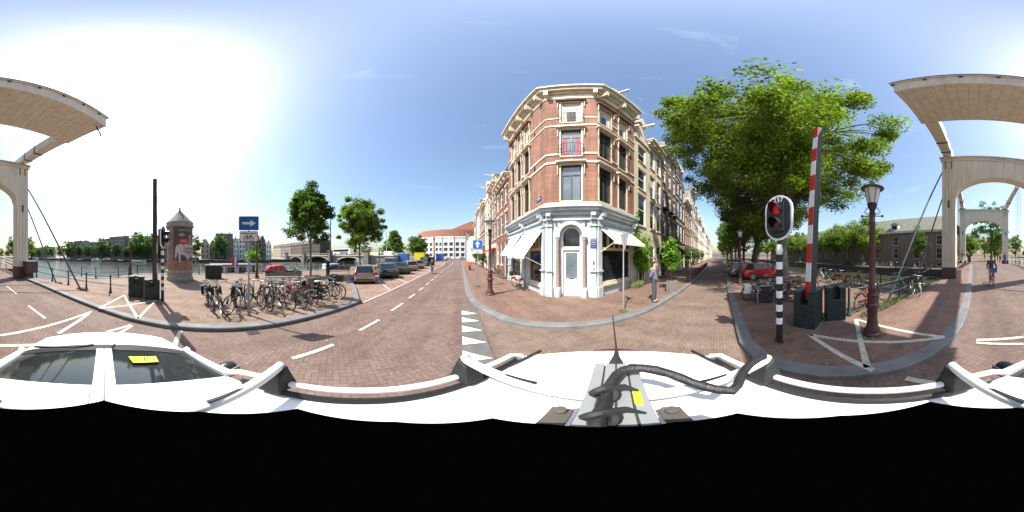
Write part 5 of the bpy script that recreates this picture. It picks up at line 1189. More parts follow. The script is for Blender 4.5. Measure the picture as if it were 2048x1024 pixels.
BB('upright dark bicycle standing alone between the group and the barrier box', 7.6, -4.5, 200, lean=4, group=GR, steer=25)
GC = 'bicycles along the canal railings'
BB('red bicycle leaning on the railing behind the large street lamp', 3.85, -5.1, 176, col='bike_red', lean=6, group=GC, kind='gent')
BB('black bicycle with pale tyres leaning on the railing between the two steel stays', 2.95, -7.55, 322, lean=-9, tyre='tyre_cream', group=GC, steer=15)
for i, (x, y, az, c, lb) in enumerate(((9.3, -7.9, 95, 'iron_black', 'black bicycle at the canal railing behind the boom box'), (10.4, -8.1, 82, 'bike_white', 'white bicycle at the canal railing behind the boom box'), (8.2, -8.0, 100, 'bike_red', 'dark red bicycle leaning on the canal railing'), (6.6, -8.4, 90, 'iron_black', 'black bicycle on the canal railing above the red bicycle'), (12.5, -8.2, 88, 'galv', 'grey bicycle on the canal railing, farthest from the bridge'), (4.2, -8.7, 120, 'bike_blue', 'blue bicycle near the end of the canal railing'), (3.6, -10.0, 140, 'bike_pink', 'pink bicycle close to the bridge pillar'), (4.4, -10.6, 100, 'iron_black', 'black bicycle behind the pink one near the bridge pillar'))):
    BB(lb, x, y, az, col=c, lean=(-1)**i*6, group=GC, z=.112)
GQ = 'bicycles on the far canal quay'
cc = ('iron_black', 'bike_white', 'bike_blue', 'galv', 'bike_teal', 'iron_black')
for i in range(22):
    BB(f"{'first second third fourth fifth sixth seventh eighth ninth tenth eleventh twelfth 13th 14th 15th 16th 17th 18th 19th 20th 21st 22nd'.split()[i]} small bicycle from the bridge in the row on the far canal quay", 7+i*1.15+random.uniform(-.2, .2), -27.8, 180+random.uniform(-20, 20), col=cc[i % 6], lean=0, group=GQ, z=0)
GB = 'bicycles along the river railing'
for i, (x, y, az, c, lb) in enumerate(((-18.2, 5.2, 5, 'iron_black', 'black bicycle at the river railing left of the red iron lamp'), (-18.1, 7.0, 190, 'bike_white', 'pale bicycle at the river railing right of the red iron lamp'), (-18.2, 8.8, 8, 'iron_black', 'black bicycle at the river railing behind the first bench'), (-18.3, 11.5, 10, 'galv', 'grey bicycle at the river railing near the red boat cover'), (-18.2, 14.4, 185, 'iron_black', 'black bicycle at the river railing left of the ticket pillar'), (-18.3, 17.5, 5, 'bike_teal', 'teal bicycle at the river railing behind the second bench'), (-18.3, 20.5, 5, 'iron_black', 'black bicycle at the river railing near the first parked car'))):
    BB(lb, x, y, az, col=c, lean=5, group=GB, z=.112)
BB('red bicycle with black front crate leaning by the left shop window', 3.55, 9.6, 352, col='bike_red', basket='rubber', lean=-6, group='bicycles by the houses')
BB('black bicycle by the basement railing of the next house', 3.7, 16.0, 352, lean=-5, group='bicycles by the houses'); BB('blue bicycle outside the second house of the river street', 3.7, 19.0, 350, col='bike_blue', lean=-5, group='bicycles by the houses')

# ------------------------------------------------------------ cars
mat('plate_dim', (.3, .25, .04), .6, .1)
def car(label, x, y, az, L, Wd, H, col, kind='hatch', group='cars parked in the slanted bays', z=.004, plate='plate_dim', rough=.25, name='parked_car'):
    t = thing(name, label, 'van' if kind == 'van' else 'car', (x, y, z), R(90-az), group)
    cm = 'car_'+label.split()[0]+'_'+str(len(MATS)); mm = mat(cm, col, rough, .04, 2, metal=.35)
    mm.node_tree.nodes['Principled BSDF'].inputs['Coat Weight'].default_value = .6
    hw = Wd/2; hl = L/2; zb = .55*H+.08 if kind != 'van' else .5*H
    K = dict(hatch=((-.49, -.40), (.22, .06), .62), wagon=((-.485, -.43), (.2, .05), .6), sedan=((-.36, -.2), (.2, .04), .62), van=((-.49, -.47), (.33, .22), .52))[kind]
    ct = K[2]*H
    tail = ct if kind != 'sedan' else ct
    prof = [(-1, .86, .34, ct-.16), (-.985, .93, .26, ct-.05), (-.93, .98, .2, ct), (-.5, 1, .18, ct), (0, 1, .18, ct), (.45, 1, .18, ct-.01), (.6, .99, .18, ct-.06), (.88, .95, .2, ct-.2), (.97, .87, .26, ct-.3), (1, .76, .34, ct-.4)]
    m = mb(cm); vs = []; fs = []
    for fx, fw, z0, z1 in prof:
        w_ = hw*fw; mid = z0+(z1-z0)*.45
        ring = [(-w_*.9, z0), (-w_*.985, z0+.1), (-w_, mid), (-w_*.97, z1-.06), (-w_*.9, z1), (-w_*.45, z1+.025), (w_*.45, z1+.025), (w_*.9, z1), (w_*.97, z1-.06), (w_, mid), (w_*.985, z0+.1), (w_*.9, z0)]
        vs += [(fx*hl, a, b) for a, b in ring]
    n = 12
    for i in range(len(prof)-1):
        for j in range(n): fs.append((i*n+j, i*n+(j+1) % n, (i+1)*n+(j+1) % n, (i+1)*n+j))
    fs += [tuple(range(n-1, -1, -1)), tuple((len(prof)-1)*n+j for j in range(n))]
    m.add(vs, fs); body = m.build('body', t, smooth=True)
    (b0, t0), (b1, t1), _ = K; zt = H-.06; wb, wt_ = hw*.93, hw*.76
    g = mb('glass'); bot = [(b0*L, -wb), (b1*L, -wb*.96), (b1*L, wb*.96), (b0*L, wb)]; top = [(t0*L, -wt_), (t1*L, -wt_*.95), (t1*L, wt_*.95), (t0*L, wt_)]
    g.add([(a, b, ct-.01) for a, b in bot]+[(a, b, zt) for a, b in top], [(0, 1, 5, 4), (1, 2, 6, 5), (2, 3, 7, 6), (3, 0, 4, 7), (4, 5, 6, 7)]); g.build('windows', t)
    r = mb(cm); q = 8; rv = []
    for k, (zz, sc) in enumerate(((zt-.03, 1.04), (zt+.02, 1.02), (zt+.05, .85), (zt+.06, .4))):
        for a, b in top:
            cx = (t0+t1)/2*L; rv.append((cx+(a-cx)*sc, b*sc, zz))
    r.add(rv, [(k*4+j, k*4+(j+1) % 4, k*4+4+(j+1) % 4, k*4+4+j) for k in range(3) for j in range(4)]+[(12, 13, 14, 15)])
    for (a, b), (c, d) in zip(bot, top): r.beam((a, b*.995, ct-.02), (c, d*1.0, zt), .09, .05)
    for s_ in (-1, 1):
        for f in ((.0,) if kind != 'wagon' else (-.2, .0)):
            r.beam((f*L-.05, s_*wb, ct-.02), (f*L-.05, s_*(wt_+.015), zt), .03, .09, up=(1, 0, 0))
    if kind in ('hatch', 'wagon', 'van'): pass
    r.build('roof', t, smooth=True)
    for sx, sy in ((-.3*L, 1), (-.3*L, -1), (.315*L, 1), (.315*L, -1)):
        w_ = mb('rubber'); w_.T = Matrix.Translation((sx, sy*(hw-.1), .31)) @ Matrix.Rotation(pi/2, 4, 'X'); w_.lathe([(.2, -.1), (.29, -.11), (.31, -.09), (.31, .09), (.29, .11), (.2, .1)], 20)
        wo = w_.build('wheel', t, smooth=True); r_ = mb('alum'); r_.T = Matrix.Translation((sx, sy*(hw+.012), .31)) @ Matrix.Rotation(pi/2, 4, 'X'); r_.lathe([(.2, -.006), (.19, .005), (.06, .0), (.05, .008)], 14)
        r_.use('iron_black')
        for k in range(5): a = 2*pi*k/5; r_.box((.125*cos(a), .125*sin(a), 0), (.07, .05, .014), a)
        r_.build('rim', wo)
        a_ = mb('iron_black'); a_.T = Matrix.Translation((sx, sy*(hw-.055), .33)) @ Matrix.Rotation(pi/2, 4, 'X'); a_.lathe([(.36, -.058), (.36, .058)], 20); a_.build('wheel_arch', t)
    mat('tail_red', (.45, .01, .015), .2, .05, spec=.8); mat('head_clear', (.6, .62, .65), .1, .05, spec=1)
    for s_ in (-1, 1):
        m = mb('tail_red'); 
        if kind == 'hatch': m.box((-hl*.955, s_*hw*.84, ct-.1), (.16, .22, .26))
        elif kind == 'sedan': m.box((-hl*.965, s_*hw*.72, ct-.16), (.12, .42, .15))
        else: m.box((-hl*.96, s_*hw*.86, ct-.16), (.14, .16, .36))
        m.build('tail_light', t, bevel=.03)
        m = mb('head_clear'); m.box((hl*.93, s_*hw*.72, ct-.3), (.16, .3, .14)); m.build('headlight', t, bevel=.03)
        m = mb(cm); m.box((.2*L, s_*(hw+.06), ct+.05), (.12, .16, .11)); m.build('mirror', t, bevel=.03)
        m = mb('iron_black')
        for xx in (-.12, .12): m.cut().b2(xx*L-.006, xx*L+.006, s_*hw-.004 if s_ > 0 else -hw-.004, s_*hw+.004 if s_ > 0 else -hw+.004, .3, ct-.05)
        m.build('door_seam', body)
    m = mb('iron_black'); m.b2(-hl-.02, -hl*.96, -hw*.82, hw*.82, .3, .42); m.build('bumper', t, bevel=.02)
    m = mb(plate); m.b2(-hl-.03, -hl-.022, -.26, .26, ct-.42 if kind != 'sedan' else ct-.2, ct-.31 if kind != 'sedan' else ct-.09); m.build('number_plate', t)
    return t
def rearcar(label, px, py, az, L, W_, H, col, kind):
    x, y = at(px, py); a = R(az); car(label, x+sin(a)*L/2, y+cos(a)*L/2, az, L, W_, H, col, kind)
rearcar('small champagne silver hatchback, first car parked by the plaza corner', 730, 569, -38, 3.6, 1.66, 1.47, (.38, .35, .31), 'hatch')
rearcar('dark grey saloon, second car in the slanted bays', 781, 558, -38, 4.7, 1.82, 1.42, (.035, .037, .042), 'sedan')
rearcar('dark metallic saloon, third car in the slanted bays', 809, 549.5, -38, 4.6, 1.8, 1.42, (.06, .062, .068), 'sedan')
rearcar('pale gold estate car, fourth car in the slanted bays', 826, 543, -38, 4.5, 1.78, 1.5, (.4, .37, .32), 'wagon')
rearcar('silver estate car, fifth car in the slanted bays', 841, 538, -38, 4.4, 1.75, 1.5, (.42, .4, .37), 'wagon')
rearcar('dark blue delivery van at the far end of the slanted bays', 862, 532.5, -38, 5.0, 1.95, 2.0, (.04, .06, .11), 'van')
CG = 'cars parked under the elms on the canal street'
car('silver estate car parked under the elm beside the canal street', 17.3, -3.4, 165, 4.6, 1.75, 1.5, (.35, .36, .37), 'wagon', CG, .112); car('red hatchback parked beside the silver estate car', 14.6, -4.1, 170, 4.0, 1.72, 1.5, (.45, .015, .02), 'hatch', CG, .112)
for i, (c, lb) in enumerate((((.05, .05, .055), 'dark car farther along the canal street under the trees'), ((.3, .32, .34), 'grey car farther along the canal street under the trees'), ((.5, .5, .5), 'white car far along the canal street'))): car(lb, 24+i*6.5, -3.6, 168, 4.2, 1.72, 1.48, c, 'hatch', CG, .112)
car('silver car crossing in front of the opera house at the end of the street', -6, 92, 90, 4.3, 1.75, 1.5, (.4, .42, .43), 'wagon', 'cars at the end of the river street', .0)
car('grey car at the end of the river street under the opera house', 1.5, 95, 90, 4.3, 1.75, 1.5, (.25, .25, .26), 'hatch', 'cars at the end of the river street', .0)
# scooter with orange box
t = thing('delivery_scooter', 'black scooter with a bright orange delivery box on the pavement', 'scooter', (1.35, 24.2, .11), R(80)); mat('box_orange', (.8, .12, .02), .5, .05)
mb('box_orange').box((-.45, 0, 1.0), (.5, .5, .5)).build('delivery_box', t, bevel=.03); mb('iron_black').tube([(.55, 0, .28), (.35, 0, .95)], .05, 8).build('fork', t); m = mb('iron_black'); m.beam((.4, 0, .3), (-.2, 0, .3), .28, .08); m.beam((-.15, 0, .35), (-.65, 0, .6), .26, .3); m.tube([(.33, -.3, 1.0), (.36, 0, 1.02), (.33, .3, 1.0)], .02, 6); m.build('body', t, bevel=.02)
for k in (-.6, .58): mb('rubber').ring((k, 0, .25), .2, .055, 18, 8).build('wheel', t)
mb('red_paint').box((-.78, 0, .62), (.03, .14, .06)).build('tail_light', t)

# ------------------------------------------------------------ people
def person(label, x, y, z, rz, pose='stand', top='shirt_grey', legs='trouser_grey', hair='hair_dark', skin='skin', short=False, group=None, s=1.0, skirt=None):
    t = thing('person', label, 'person', (x, y, z), rz, group); t.scale = (s, s, s)
    # local +x is forward
    if pose == 'stand':
        J = dict(pel=(0, 0, .95), wa=(.01, 0, 1.08), ch=(.02, 0, 1.3), nk=(0, 0, 1.47), hb=(.02, 0, 1.56), hd=(.045, 0, 1.66), ht=(.02, 0, 1.74))
        leg = lambda s_: [(0, s_*.09, .9), (.03, s_*.1, .5), (-.02 if s_ < 0 else .02, s_*.1, .09), (.13 if s_ < 0 else .17, s_*.12, .035)]
        arm = lambda s_: [(0, s_*.19, 1.42), (-.1, s_*.26, 1.17), (-.16, s_*.1, .97), (-.17, s_*.03, .93)]
    elif pose == 'walk':
        J = dict(pel=(0, 0, .93), wa=(.01, 0, 1.08), ch=(.02, 0, 1.3), nk=(0, 0, 1.45), hb=(.02, 0, 1.54), hd=(.045, 0, 1.64), ht=(.02, 0, 1.72))
        leg = lambda s_: [(0, s_*.09, .88), (.16*s_+.04, s_*.1, .5), (.28*s_-.08, s_*.1, .1), (.28*s_+.06, s_*.1, .04)]
        arm = lambda s_: [(0, s_*.18, 1.4), (-.12*s_, s_*.24, 1.13), (-.1*s_+.1, s_*.24, .9), (-.1*s_+.14, s_*.24, .83)]
    else:
        J = dict(pel=(-.28, 0, 1.0), wa=(-.26, 0, 1.12), ch=(-.2, 0, 1.33), nk=(-.17, 0, 1.5), hb=(-.15, 0, 1.59), hd=(-.12, 0, 1.69), ht=(-.14, 0, 1.77))
        leg = lambda s_: [(-.25, s_*.09, .97), (.12, s_*.11, .82 if s_ > 0 else .66), (-.08 if s_ > 0 else 0, s_*.11, .5 if s_ > 0 else .24), (.04 if s_ > 0 else .12, s_*.13, .45 if s_ > 0 else .18)]
        arm = lambda s_: [(-.18, s_*.19, 1.44), (-.08, s_*.27, 1.2), (.15, s_*.28, 1.06), (.2, s_*.28, 1.03)]
    V = []; E = []
    def ch(pts, rs, root=None):
        i0 = len(V)
        for p, r in zip(pts, rs): V.append((*p, r))
        for k in range(len(pts)-1): E.append((i0+k, i0+k+1))
        if root is not None: E.append((root, i0))
        return i0
    ch([J[k] for k in ('pel', 'wa', 'ch', 'nk', 'hb', 'hd', 'ht')], [(.11, .15), (.09, .13), (.1, .16), .06, .092, (.118, .1), .085])
    for s_ in (-1, 1):
        L_ = leg(s_); ch(L_, [.07, .05, .035, .03], 0)
        A_ = arm(s_); ch(A_, [.036, .034, .026, .03], 2)
    b = skinmesh('body', V, E, skin, t, 2)
    # nose and ears, hair
    hx, hy, hz = J['hd']; m = mb(skin); m.lathe([(.006, .04), (.016, -.012), (.012, -.02), (.001, -.024)], 8, (hx+.1, 0, hz-.01), 1.3, 1); m.build('nose', b, smooth=True)
    for s_ in (-1, 1): m = mb(skin); m.ball((hx-.01, s_*.093, hz-.01), .024, 8, 1.35, .6, .4); m.build('ear', b, smooth=True); m = mb('rubber'); m.ball((hx+.088, s_*.034, hz+.02), .009, 6, .7, .7, 1.3); m.build('eye', b)
    m = mb('red_paint' if 0 else 'saddle_brown'); m.ball((hx+.088, 0, hz-.052), .02, 6, .25, .5, 1); m.build('mouth', b)
    m = mb(hair); m.ball((hx-.03, 0, hz+.032), .103, 12, .98, 1.02, .98); m.build('hair', t, smooth=True)
    # clothes
    V = []; E = []; ch([(J['pel'][0], 0, J['pel'][2]-.05), J['wa'], J['ch'], (J['nk'][0], 0, J['nk'][2]-.04)], [(.15, .195), (.14, .18), (.145, .2), .075])
    for s_ in (-1, 1):
        A_ = arm(s_)[:2 if short else 3]; ch(A_, [.072, .058, .05][:len(A_)], 2)
    skinmesh('shirt', V, E, top, t, 2)
    V = []; E = []; ch([J['pel'], (J['pel'][0], 0, J['pel'][2]+.12)], [(.15, .185), (.14, .175)])
    for s_ in (-1, 1): L_ = leg(s_)[:3]; ch(L_, [.1, .08, .068], 0)
    skinmesh('trousers', V, E, legs, t, 2)
    for s_ in (-1, 1):
        a, c = leg(s_)[2:]; sh_ = skinmesh('shoe', [(a[0]-.03, a[1], a[2]-.03, .045), (c[0]-.03, c[1], c[2]-.002, .042), (c[0]+.05, c[1], c[2]-.005, .032)], [(0, 1), (1, 2)], 'rubber', t, 2)
        # hands: palm, four fingers and thumb, slightly curled
        w, e = Vector(arm(s_)[2]), Vector(arm(s_)[3]); d = (e-w).normalized(); sd = d.cross(Vector((0, 0, 1))); sd = sd.normalized() if sd.length > .1 else Vector((1, 0, 0)); up = sd.cross(d)
        V = [(*w, .022), (*(w+d*.06), (.016, .03))]; E = [(0, 1)]
        for k in range(4):
            o = sd*(.022*(k-1.5)); i0 = len(V); ln = (.05, .06, .055, .045)[k]
            for q in ((w+d*.08+o), (w+d*(.08+ln*.6)+o+up*-.01), (w+d*(.08+ln)+o+up*-.03)): V.append((*q, .009))
            E += [(1, i0), (i0, i0+1), (i0+1, i0+2)]
        i0 = len(V)
        for q in (w+d*.03+sd*.035, w+d*.06+sd*.05+up*-.015): V.append((*q, .01))
        E += [(0, i0), (i0, i0+1)]
        skinmesh('hand', V, E, skin, t, 1)
    if pose == 'stand': mb('rubber').lathe([(.135, .99), (.137, 1.03)], 16, (0, 0, 0), 1, 1.3).build('belt', t)
    return t
mat('shirt_grey', (.13, .135, .18), .85, .1, 6); mat('trouser_grey', (.055, .06, .08), .85, .15, 6); mat('shirt_pink', (.32, .13, .15), .85, .1, 6); mat('shirt_dark', (.03, .03, .035), .85, .1, 6); mat('trouser_white', (.6, .58, .54), .85, .1, 6); mat('shirt_brown', (.12, .075, .06), .85, .1); mat('denim', (.06, .1, .2), .85, .1, 6); mat('hair_grey', (.3, .28, .26), .8, .2); mat('shirt_red', (.35, .03, .04), .85, .1)
P_at = at(1308, 604, .11)
person('man in grey shirt and dark trousers standing at the kerb with hands behind his back', P_at[0], P_at[1], .112, R(-78), s=1.04)
def cyclist(label, x, y, az, z, **k):
    bk = {q: k.pop(q) for q in ('col', 'basket', 'tyre') if q in k}
    person(label, x, y, z, R(90-az), 'ride', group='people riding bicycles', **k)
    BB(('bicycle with blue crate under the rider on the bridge' if 'bridge' in label else 'black bicycle under the rider beside the parked cars' if 'parked' in label else 'distant bicycle under the rider far up the river street'), x, y, az, lean=0, z=z, group='bicycles being ridden', **bk)
cyclist('person in brown top riding towards the camera over the bridge', -1.15, -9.9, 358, gz(-1.1, -9.9)+.003, top='shirt_brown', legs='skin', col='galv', basket='crate_blue', skin='skin_tan')
cyclist('person in dark jacket riding towards the camera beside the parked cars', -3.5, 19.8, 170, .003, top='shirt_dark', legs='denim', short=False, col='iron_black')
cyclist('distant person in dark top riding on the river street', -3.2, 36, 172, .003, top='shirt_dark', legs='skin', col='iron_black', short=True)
for i, (x, y, rz, lb, a, b) in enumerate(((1.25, -20.5, R(-95), 'person in pink top and white trousers walking over the bridge pavement', 'shirt_pink', 'trouser_white'), (.7, -27, R(85), 'person in dark clothes walking beyond the far portal', 'shirt_dark', 'shirt_dark'), (-4.9, -24.5, R(-90), 'person in grey standing by the river side rail of the bridge', 'shirt_grey', 'denim'), (-5.2, -30.5, R(-80), 'person in red beyond the far portal on the river side', 'shirt_red', 'trouser_grey'))):
    person(lb, x, y, gz(min(max(x, -5.5), 2), y)+(.11 if x > .1 else 0), rz, 'walk', a, b, group='people walking over the bridge')
# ------------------------------------------------------------ trees
def tree(label, x, y, H, cz, rx, ry, rz_, tr, nl, ls, lm='leaf_elm', bk='bark', clump=1.0, lean=(0, 0), z=.11, seed=1, group=None, name='tree', nc=None, fork=.45, droop=0, shape=0, cat='tree', cxy=(0, 0), wob_=.35):
    rnd = random.Random(seed); t = thing(name, label, cat, (x, y, z), 0, group)
    C = Vector((lean[0]+cxy[0], lean[1]+cxy[1], cz)); nc = nc or int(26*rx); cl = []
    off = Vector((seed*3.1, seed*1.7, 0))
    while len(cl) < nc:
        d = Vector((rnd.gauss(0, 1), rnd.gauss(0, 1), rnd.gauss(0, 1))).normalized(); k = rnd.random()**.42
        wob = 1+wob_*noise.noise(d*1.6+off)
        zz = d.z*k*wob
        w = 1 if shape == 0 else max(.15, 1-.55*(zz+.2))
        p = C+Vector((d.x*rx*k*wob*w, d.y*ry*k*wob*w, zz*rz_))
        if p.z > 1.8*min(1, cz/4): cl.append((p, k))
    # trunk and limbs
    m = mb(bk); fz = max(1.2, (cz-rz_)*.8+fork*rz_*.4); pts = [(0, 0, -.2), (0, 0, .15), (lean[0]*.25+.02, lean[1]*.25, fz*.4), (lean[0]*.5, lean[1]*.5, fz*.8), (lean[0]*.7, lean[1]*.7, fz)]
    m.tube(pts, [tr*1.35, tr*1.08, tr*.9, tr*.84, tr*.8], 10); F = Vector(pts[-1])
    nb = 7 if rx > 3 else 4; mains = []
    for i in range(nb):
        a = 2*pi*i/nb+rnd.random()*.7; e = C+Vector((cos(a)*rx*.5, sin(a)*ry*.5, rnd.uniform(-.3, .55)*rz_)) if i else C+Vector((0, 0, rz_*.75))
        mid = F.lerp(e, .45)+Vector((0, 0, .12*(e-F).length)); m.tube([F-Vector((0, 0, .2)), F.lerp(mid, .5)+Vector((rnd.uniform(-.1, .1),)*3), mid, e], [tr*.55, tr*.42, tr*.3, tr*.1], 7); mains += [F.lerp(mid, .6), mid, mid.lerp(e, .5), e]
    for p, k in cl:
        q = min(mains, key=lambda v: (v-p).length); 
        if (q-p).length > .3: md = q.lerp(p, .5)+Vector((rnd.uniform(-.2, .2), rnd.uniform(-.2, .2), rnd.uniform(0, .3)))*min(1, rx/4); m.tube([q, md, p], [tr*.1, tr*.06, tr*.02+.003], 4, caps=False)
    m.build('trunk', t, smooth=True)
    vs = []; fs = []; per = max(1, nl//len(cl)); g = rnd.gauss
    for p, k in cl:
        cr = clump*rnd.uniform(.6, 1.35)*(1 if k < .9 else .8); n_ = int(per*rnd.uniform(.6, 1.4))
        for i in range(n_):
            d = Vector((g(0, .5), g(0, .5), g(0, .32)))
            if d.length > 1.05: d *= 1.05/d.length*rnd.random()**.3
            d *= cr; d.z -= droop*(d.x*d.x+d.y*d.y)
            c = p+d; nrm = Vector((g(0, .55), g(0, .55), 1)).normalized() if i % 3 else Vector((g(0, 1), g(0, 1), g(0, 1))).normalized()
            u = nrm.orthogonal().normalized(); u.rotate(Matrix.Rotation(rnd.random()*6.28, 3, nrm)); v = nrm.cross(u); s_ = ls*rnd.uniform(.6, 1.35)
            i0 = len(vs); a = c+u*s_*.55; b = c+v*s_*.32; cc = c-u*s_*.55; e = c-v*s_*.32+nrm*s_*.1
            vs += [tuple(a), tuple(b), tuple(cc), tuple(e)]; fs.append((i0, i0+1, i0+2, i0+3))
    me = bpy.data.meshes.new('crown'); me.from_pydata(vs, [], fs); me.materials.append(MATS[lm]); o = bpy.data.objects.new('crown', me); link(o, t)
    return t
TG = 'trees on the canal pavement'
tree('huge elm with spreading crown behind traffic light 237 and the raised boom', 14.3, -6.2, 20, 11.3, 9.2, 8.9, 6.7, .52, 175000, .18, 'leaf_elm', 'bark_grey', 1.08, (-.6, .5), seed=3, group=TG, nc=430, cxy=(-.6, .8), wob_=.22)
tree('second big elm with leaning dark trunk behind the red parked car', 21.5, -4.8, 15, 9.0, 6.0, 6.0, 5.6, .5, 50000, .24, 'leaf_dark', 'bark', 1.2, (2.2, -1.5), seed=5, group=TG, nc=170)
G1 = tree('medium elm farther along the canal pavement behind the silver estate car', 33, -5.5, 13, 8.4, 4.6, 4.6, 4.6, .3, 13000, .32, 'leaf_dark', 'bark', 1.1, seed=8, group=TG, nc=110)
for i, x in enumerate((41, 49, 58, 68, 80, 95, 112, 135, 160)): dup(G1, (x, -5.5-.2*(i % 2), .11), i*1.3, f'elm number {i+2} in the row' if False else ['elm next after the medium one along the canal', 'third elm from the silver estate car along the canal', 'fourth elm along the canal pavement row', 'fifth elm along the canal pavement row', 'sixth elm along the canal pavement row', 'seventh elm along the canal pavement row', 'eighth elm along the canal pavement row', 'ninth elm along the canal pavement row', 'last elm visible on the canal pavement'][i], 1+.1*(i % 3))
PG = 'young trees on the plaza'
tree('young tree with ragged crown on the plaza behind the bicycles', -13.2, 10.0, 9.5, 6.6, 2.5, 2.5, 3.2, .12, 24000, .22, 'leaf_dark', 'bark_grey', .6, seed=11, group=PG, nc=150, shape=1)
tree('round dense tree on the plaza behind the first parked car', -16.6, 23.2, 12.4, 8.0, 4.1, 4.1, 4.5, .2, 38000, .26, 'leaf_elm', 'bark_grey', .8, seed=12, group=PG, nc=200)
tree('narrow young tree on the plaza beyond the dark saloon', -18.0, 41.5, 9.5, 6.3, 2.2, 2.2, 3.3, .13, 9000, .28, 'leaf_dark', 'bark_grey', .7, seed=13, group=PG, nc=60, shape=1)
tree('broad tree in front of the opera house', -18.5, 68, 11.5, 6.9, 4.6, 4.6, 4.4, .25, 14000, .4, 'leaf_dark', 'bark', 1.1, seed=14, group=PG, nc=90)
# far bank and south side trees
T2 = tree('tree on the far river bank, tall and round, beside the dark roofed house', -99, -72, 15, 8.6, 6.2, 6.2, 6.6, .3, 6500, .62, 'leaf_far', 'bark', 1.5, seed=21, group='trees on the far river bank', nc=90, z=0)
T3 = tree('tree on the far river bank with narrow crown, left of the tall round tree', -99, -86, 12, 6.8, 3.8, 3.8, 5, .22, 4200, .55, 'leaf_far', 'bark', 1.3, seed=22, group='trees on the far river bank', nc=60, z=0)
fb = [(T3, -96, 1.05), (T2, -112, 1.0), (T3, -122, 1.1), (T3, -134, 1.0), (T2, -146, .9), (T3, -160, 1.0), (T2, -178, .9), (T2, -200, 1), (T2, -230, 1.1), (T2, -262, 1), (T2, -300, 1.1), (T3, -61, 1.0), (T3, -52, .8), (T2, -43, 1.15), (T2, -35, 1.05), (T3, -28, 1.0), (T2, -6, .95), (T3, 9.5, 1.35), (T3, 29, .8), (T3, 34, .6)]
fl = ['third from the tall round tree going left', 'broad, fourth from the tall round tree going left', 'fifth from the tall round tree going left', 'sixth from the tall round tree going left', 'left of the bridge stays', 'between the two bridge stays', 'right of the bridge pillar', 'behind the bridge pillar', 'left of the bridge pillar', 'far left under the bridge rails', 'last one upstream', 'right of the tall round tree', 'low and right of the grey building corner', 'big, left of the river side boom', 'big, behind the river side boom', 'between the boom and the advertising column', 'just right of the advertising column', 'tall and narrow in front of the dark tall house', 'small, in front of the white houses', 'very small, right of the white houses']
for (src, y, sc), lb in zip(fb, fl): dup(src, (-99+random.uniform(-1.5, 1.5), y, 0), y, 'tree on the far river bank, '+lb, sc)
SGP = 'trees south of the canal'
tree('tall airy tree seen through the drawbridge beyond the far portal', -5.4, -47, 18, 10.8, 5.6, 5.6, 7.2, .3, 8500, .4, 'leaf_far', 'bark', 1.2, seed=31, group=SGP, nc=85, z=0, fork=.3)
T4 = tree('bushy tree framed by the arch of the far portal', 1.0, -62, 11, 6.4, 4.4, 4.4, 4.6, .3, 6000, .42, 'leaf_elm', 'bark', 1.2, seed=32, group=SGP, nc=70, z=0)
for x, y, sc, lb in ((5.5, -80, 1.2, 'dark tree beside the street beyond the far portal'), (-9, -66, 1.1, 'tree left of the tall airy one beyond the bridge'), (-13, -85, 1.2, 'tree far beyond the river side pillar of the far portal')): dup(T4, (x, y, 0), x, lb, sc)
T5 = tree('spreading tree on the far quay before the brick building, left one', 32, -29, 12, 6.9, 4.8, 4.2, 3.4, .28, 9000, .34, 'leaf_elm', 'bark', 1.2, seed=33, group=SGP, nc=80, z=0)
for x, sc, lb in ((23.5, 1.05, 'spreading tree on the far quay before the brick building, right one'), (42, .9, 'tree on the far quay behind the raised boom'), (52, 1, 'tree on the far quay left of the raised boom'), (62, 1, 'tree on the far quay right of traffic light 237'), (75, 1.1, 'tree on the far quay behind the traffic light'), (90, 1.1, 'tree on the far quay left of the elm trunk'), (110, 1.1, 'farthest tree on the far canal quay')): dup(T5, (x, -29, 0), x, lb, sc)
tree('small conical tree on the far quay between the steel stays', 9.9, -28.6, 8, 4.6, 1.6, 1.6, 3.2, .1, 3500, .24, 'leaf_dark', 'bark', .6, seed=34, group=SGP, nc=50, z=0, shape=1)
for i, (x, y, s_) in enumerate(((-92, 118, 1.0), (-74, 112, .85), (-60, 125, 1.0), (-47, 118, .9), (-36, 135, 1.05), (-30, 112, .7))):
    dup(T2, (x, y, 0), i*2, ['distant tree behind the left arch of the stone bridge', 'distant tree behind the middle arch of the stone bridge', 'distant tree behind the coach on the stone bridge', 'distant tree between the plaza tree trunk and the striped site cabin', 'distant tree behind the white site cabin', 'distant tree behind the blue site container'][i], s_)
# plants by the houses
tree('climbing shrub with yellow green leaves right of the shop awning', 10.4, 5.1, 3.4, 2.2, 1.0, .35, 1.5, .05, 3000, .15, 'leaf_bright', 'bark', .45, seed=41, name='climbing_shrub', nc=60, cat='shrub')
tree('climbing vine going up the joint between corner house and cream house', 9.85, 5.25, 5, 2.8, .3, .16, 2.5, .03, 1200, .14, 'leaf_bright', 'bark', .25, seed=42, name='climbing_vine', nc=40, cat='vine')
tree('tall leafy shrub growing in the grey square planter', 9.25, 2.62, 3.2, 1.45, .42, .42, .95, .035, 1300, .16, 'leaf_bright', 'bark', .3, seed=43, name='potted_shrub', nc=26, z=.7, cat='shrub')
t_ = tree('leafy shrub against the dark base of the brown brick house', 15.3, 5.0, 3, 2.0, .7, .4, 1.6, .05, 1600, .17, 'leaf_dark', 'bark', .4, seed=44, name='wall_shrub', nc=30, cat='shrub')
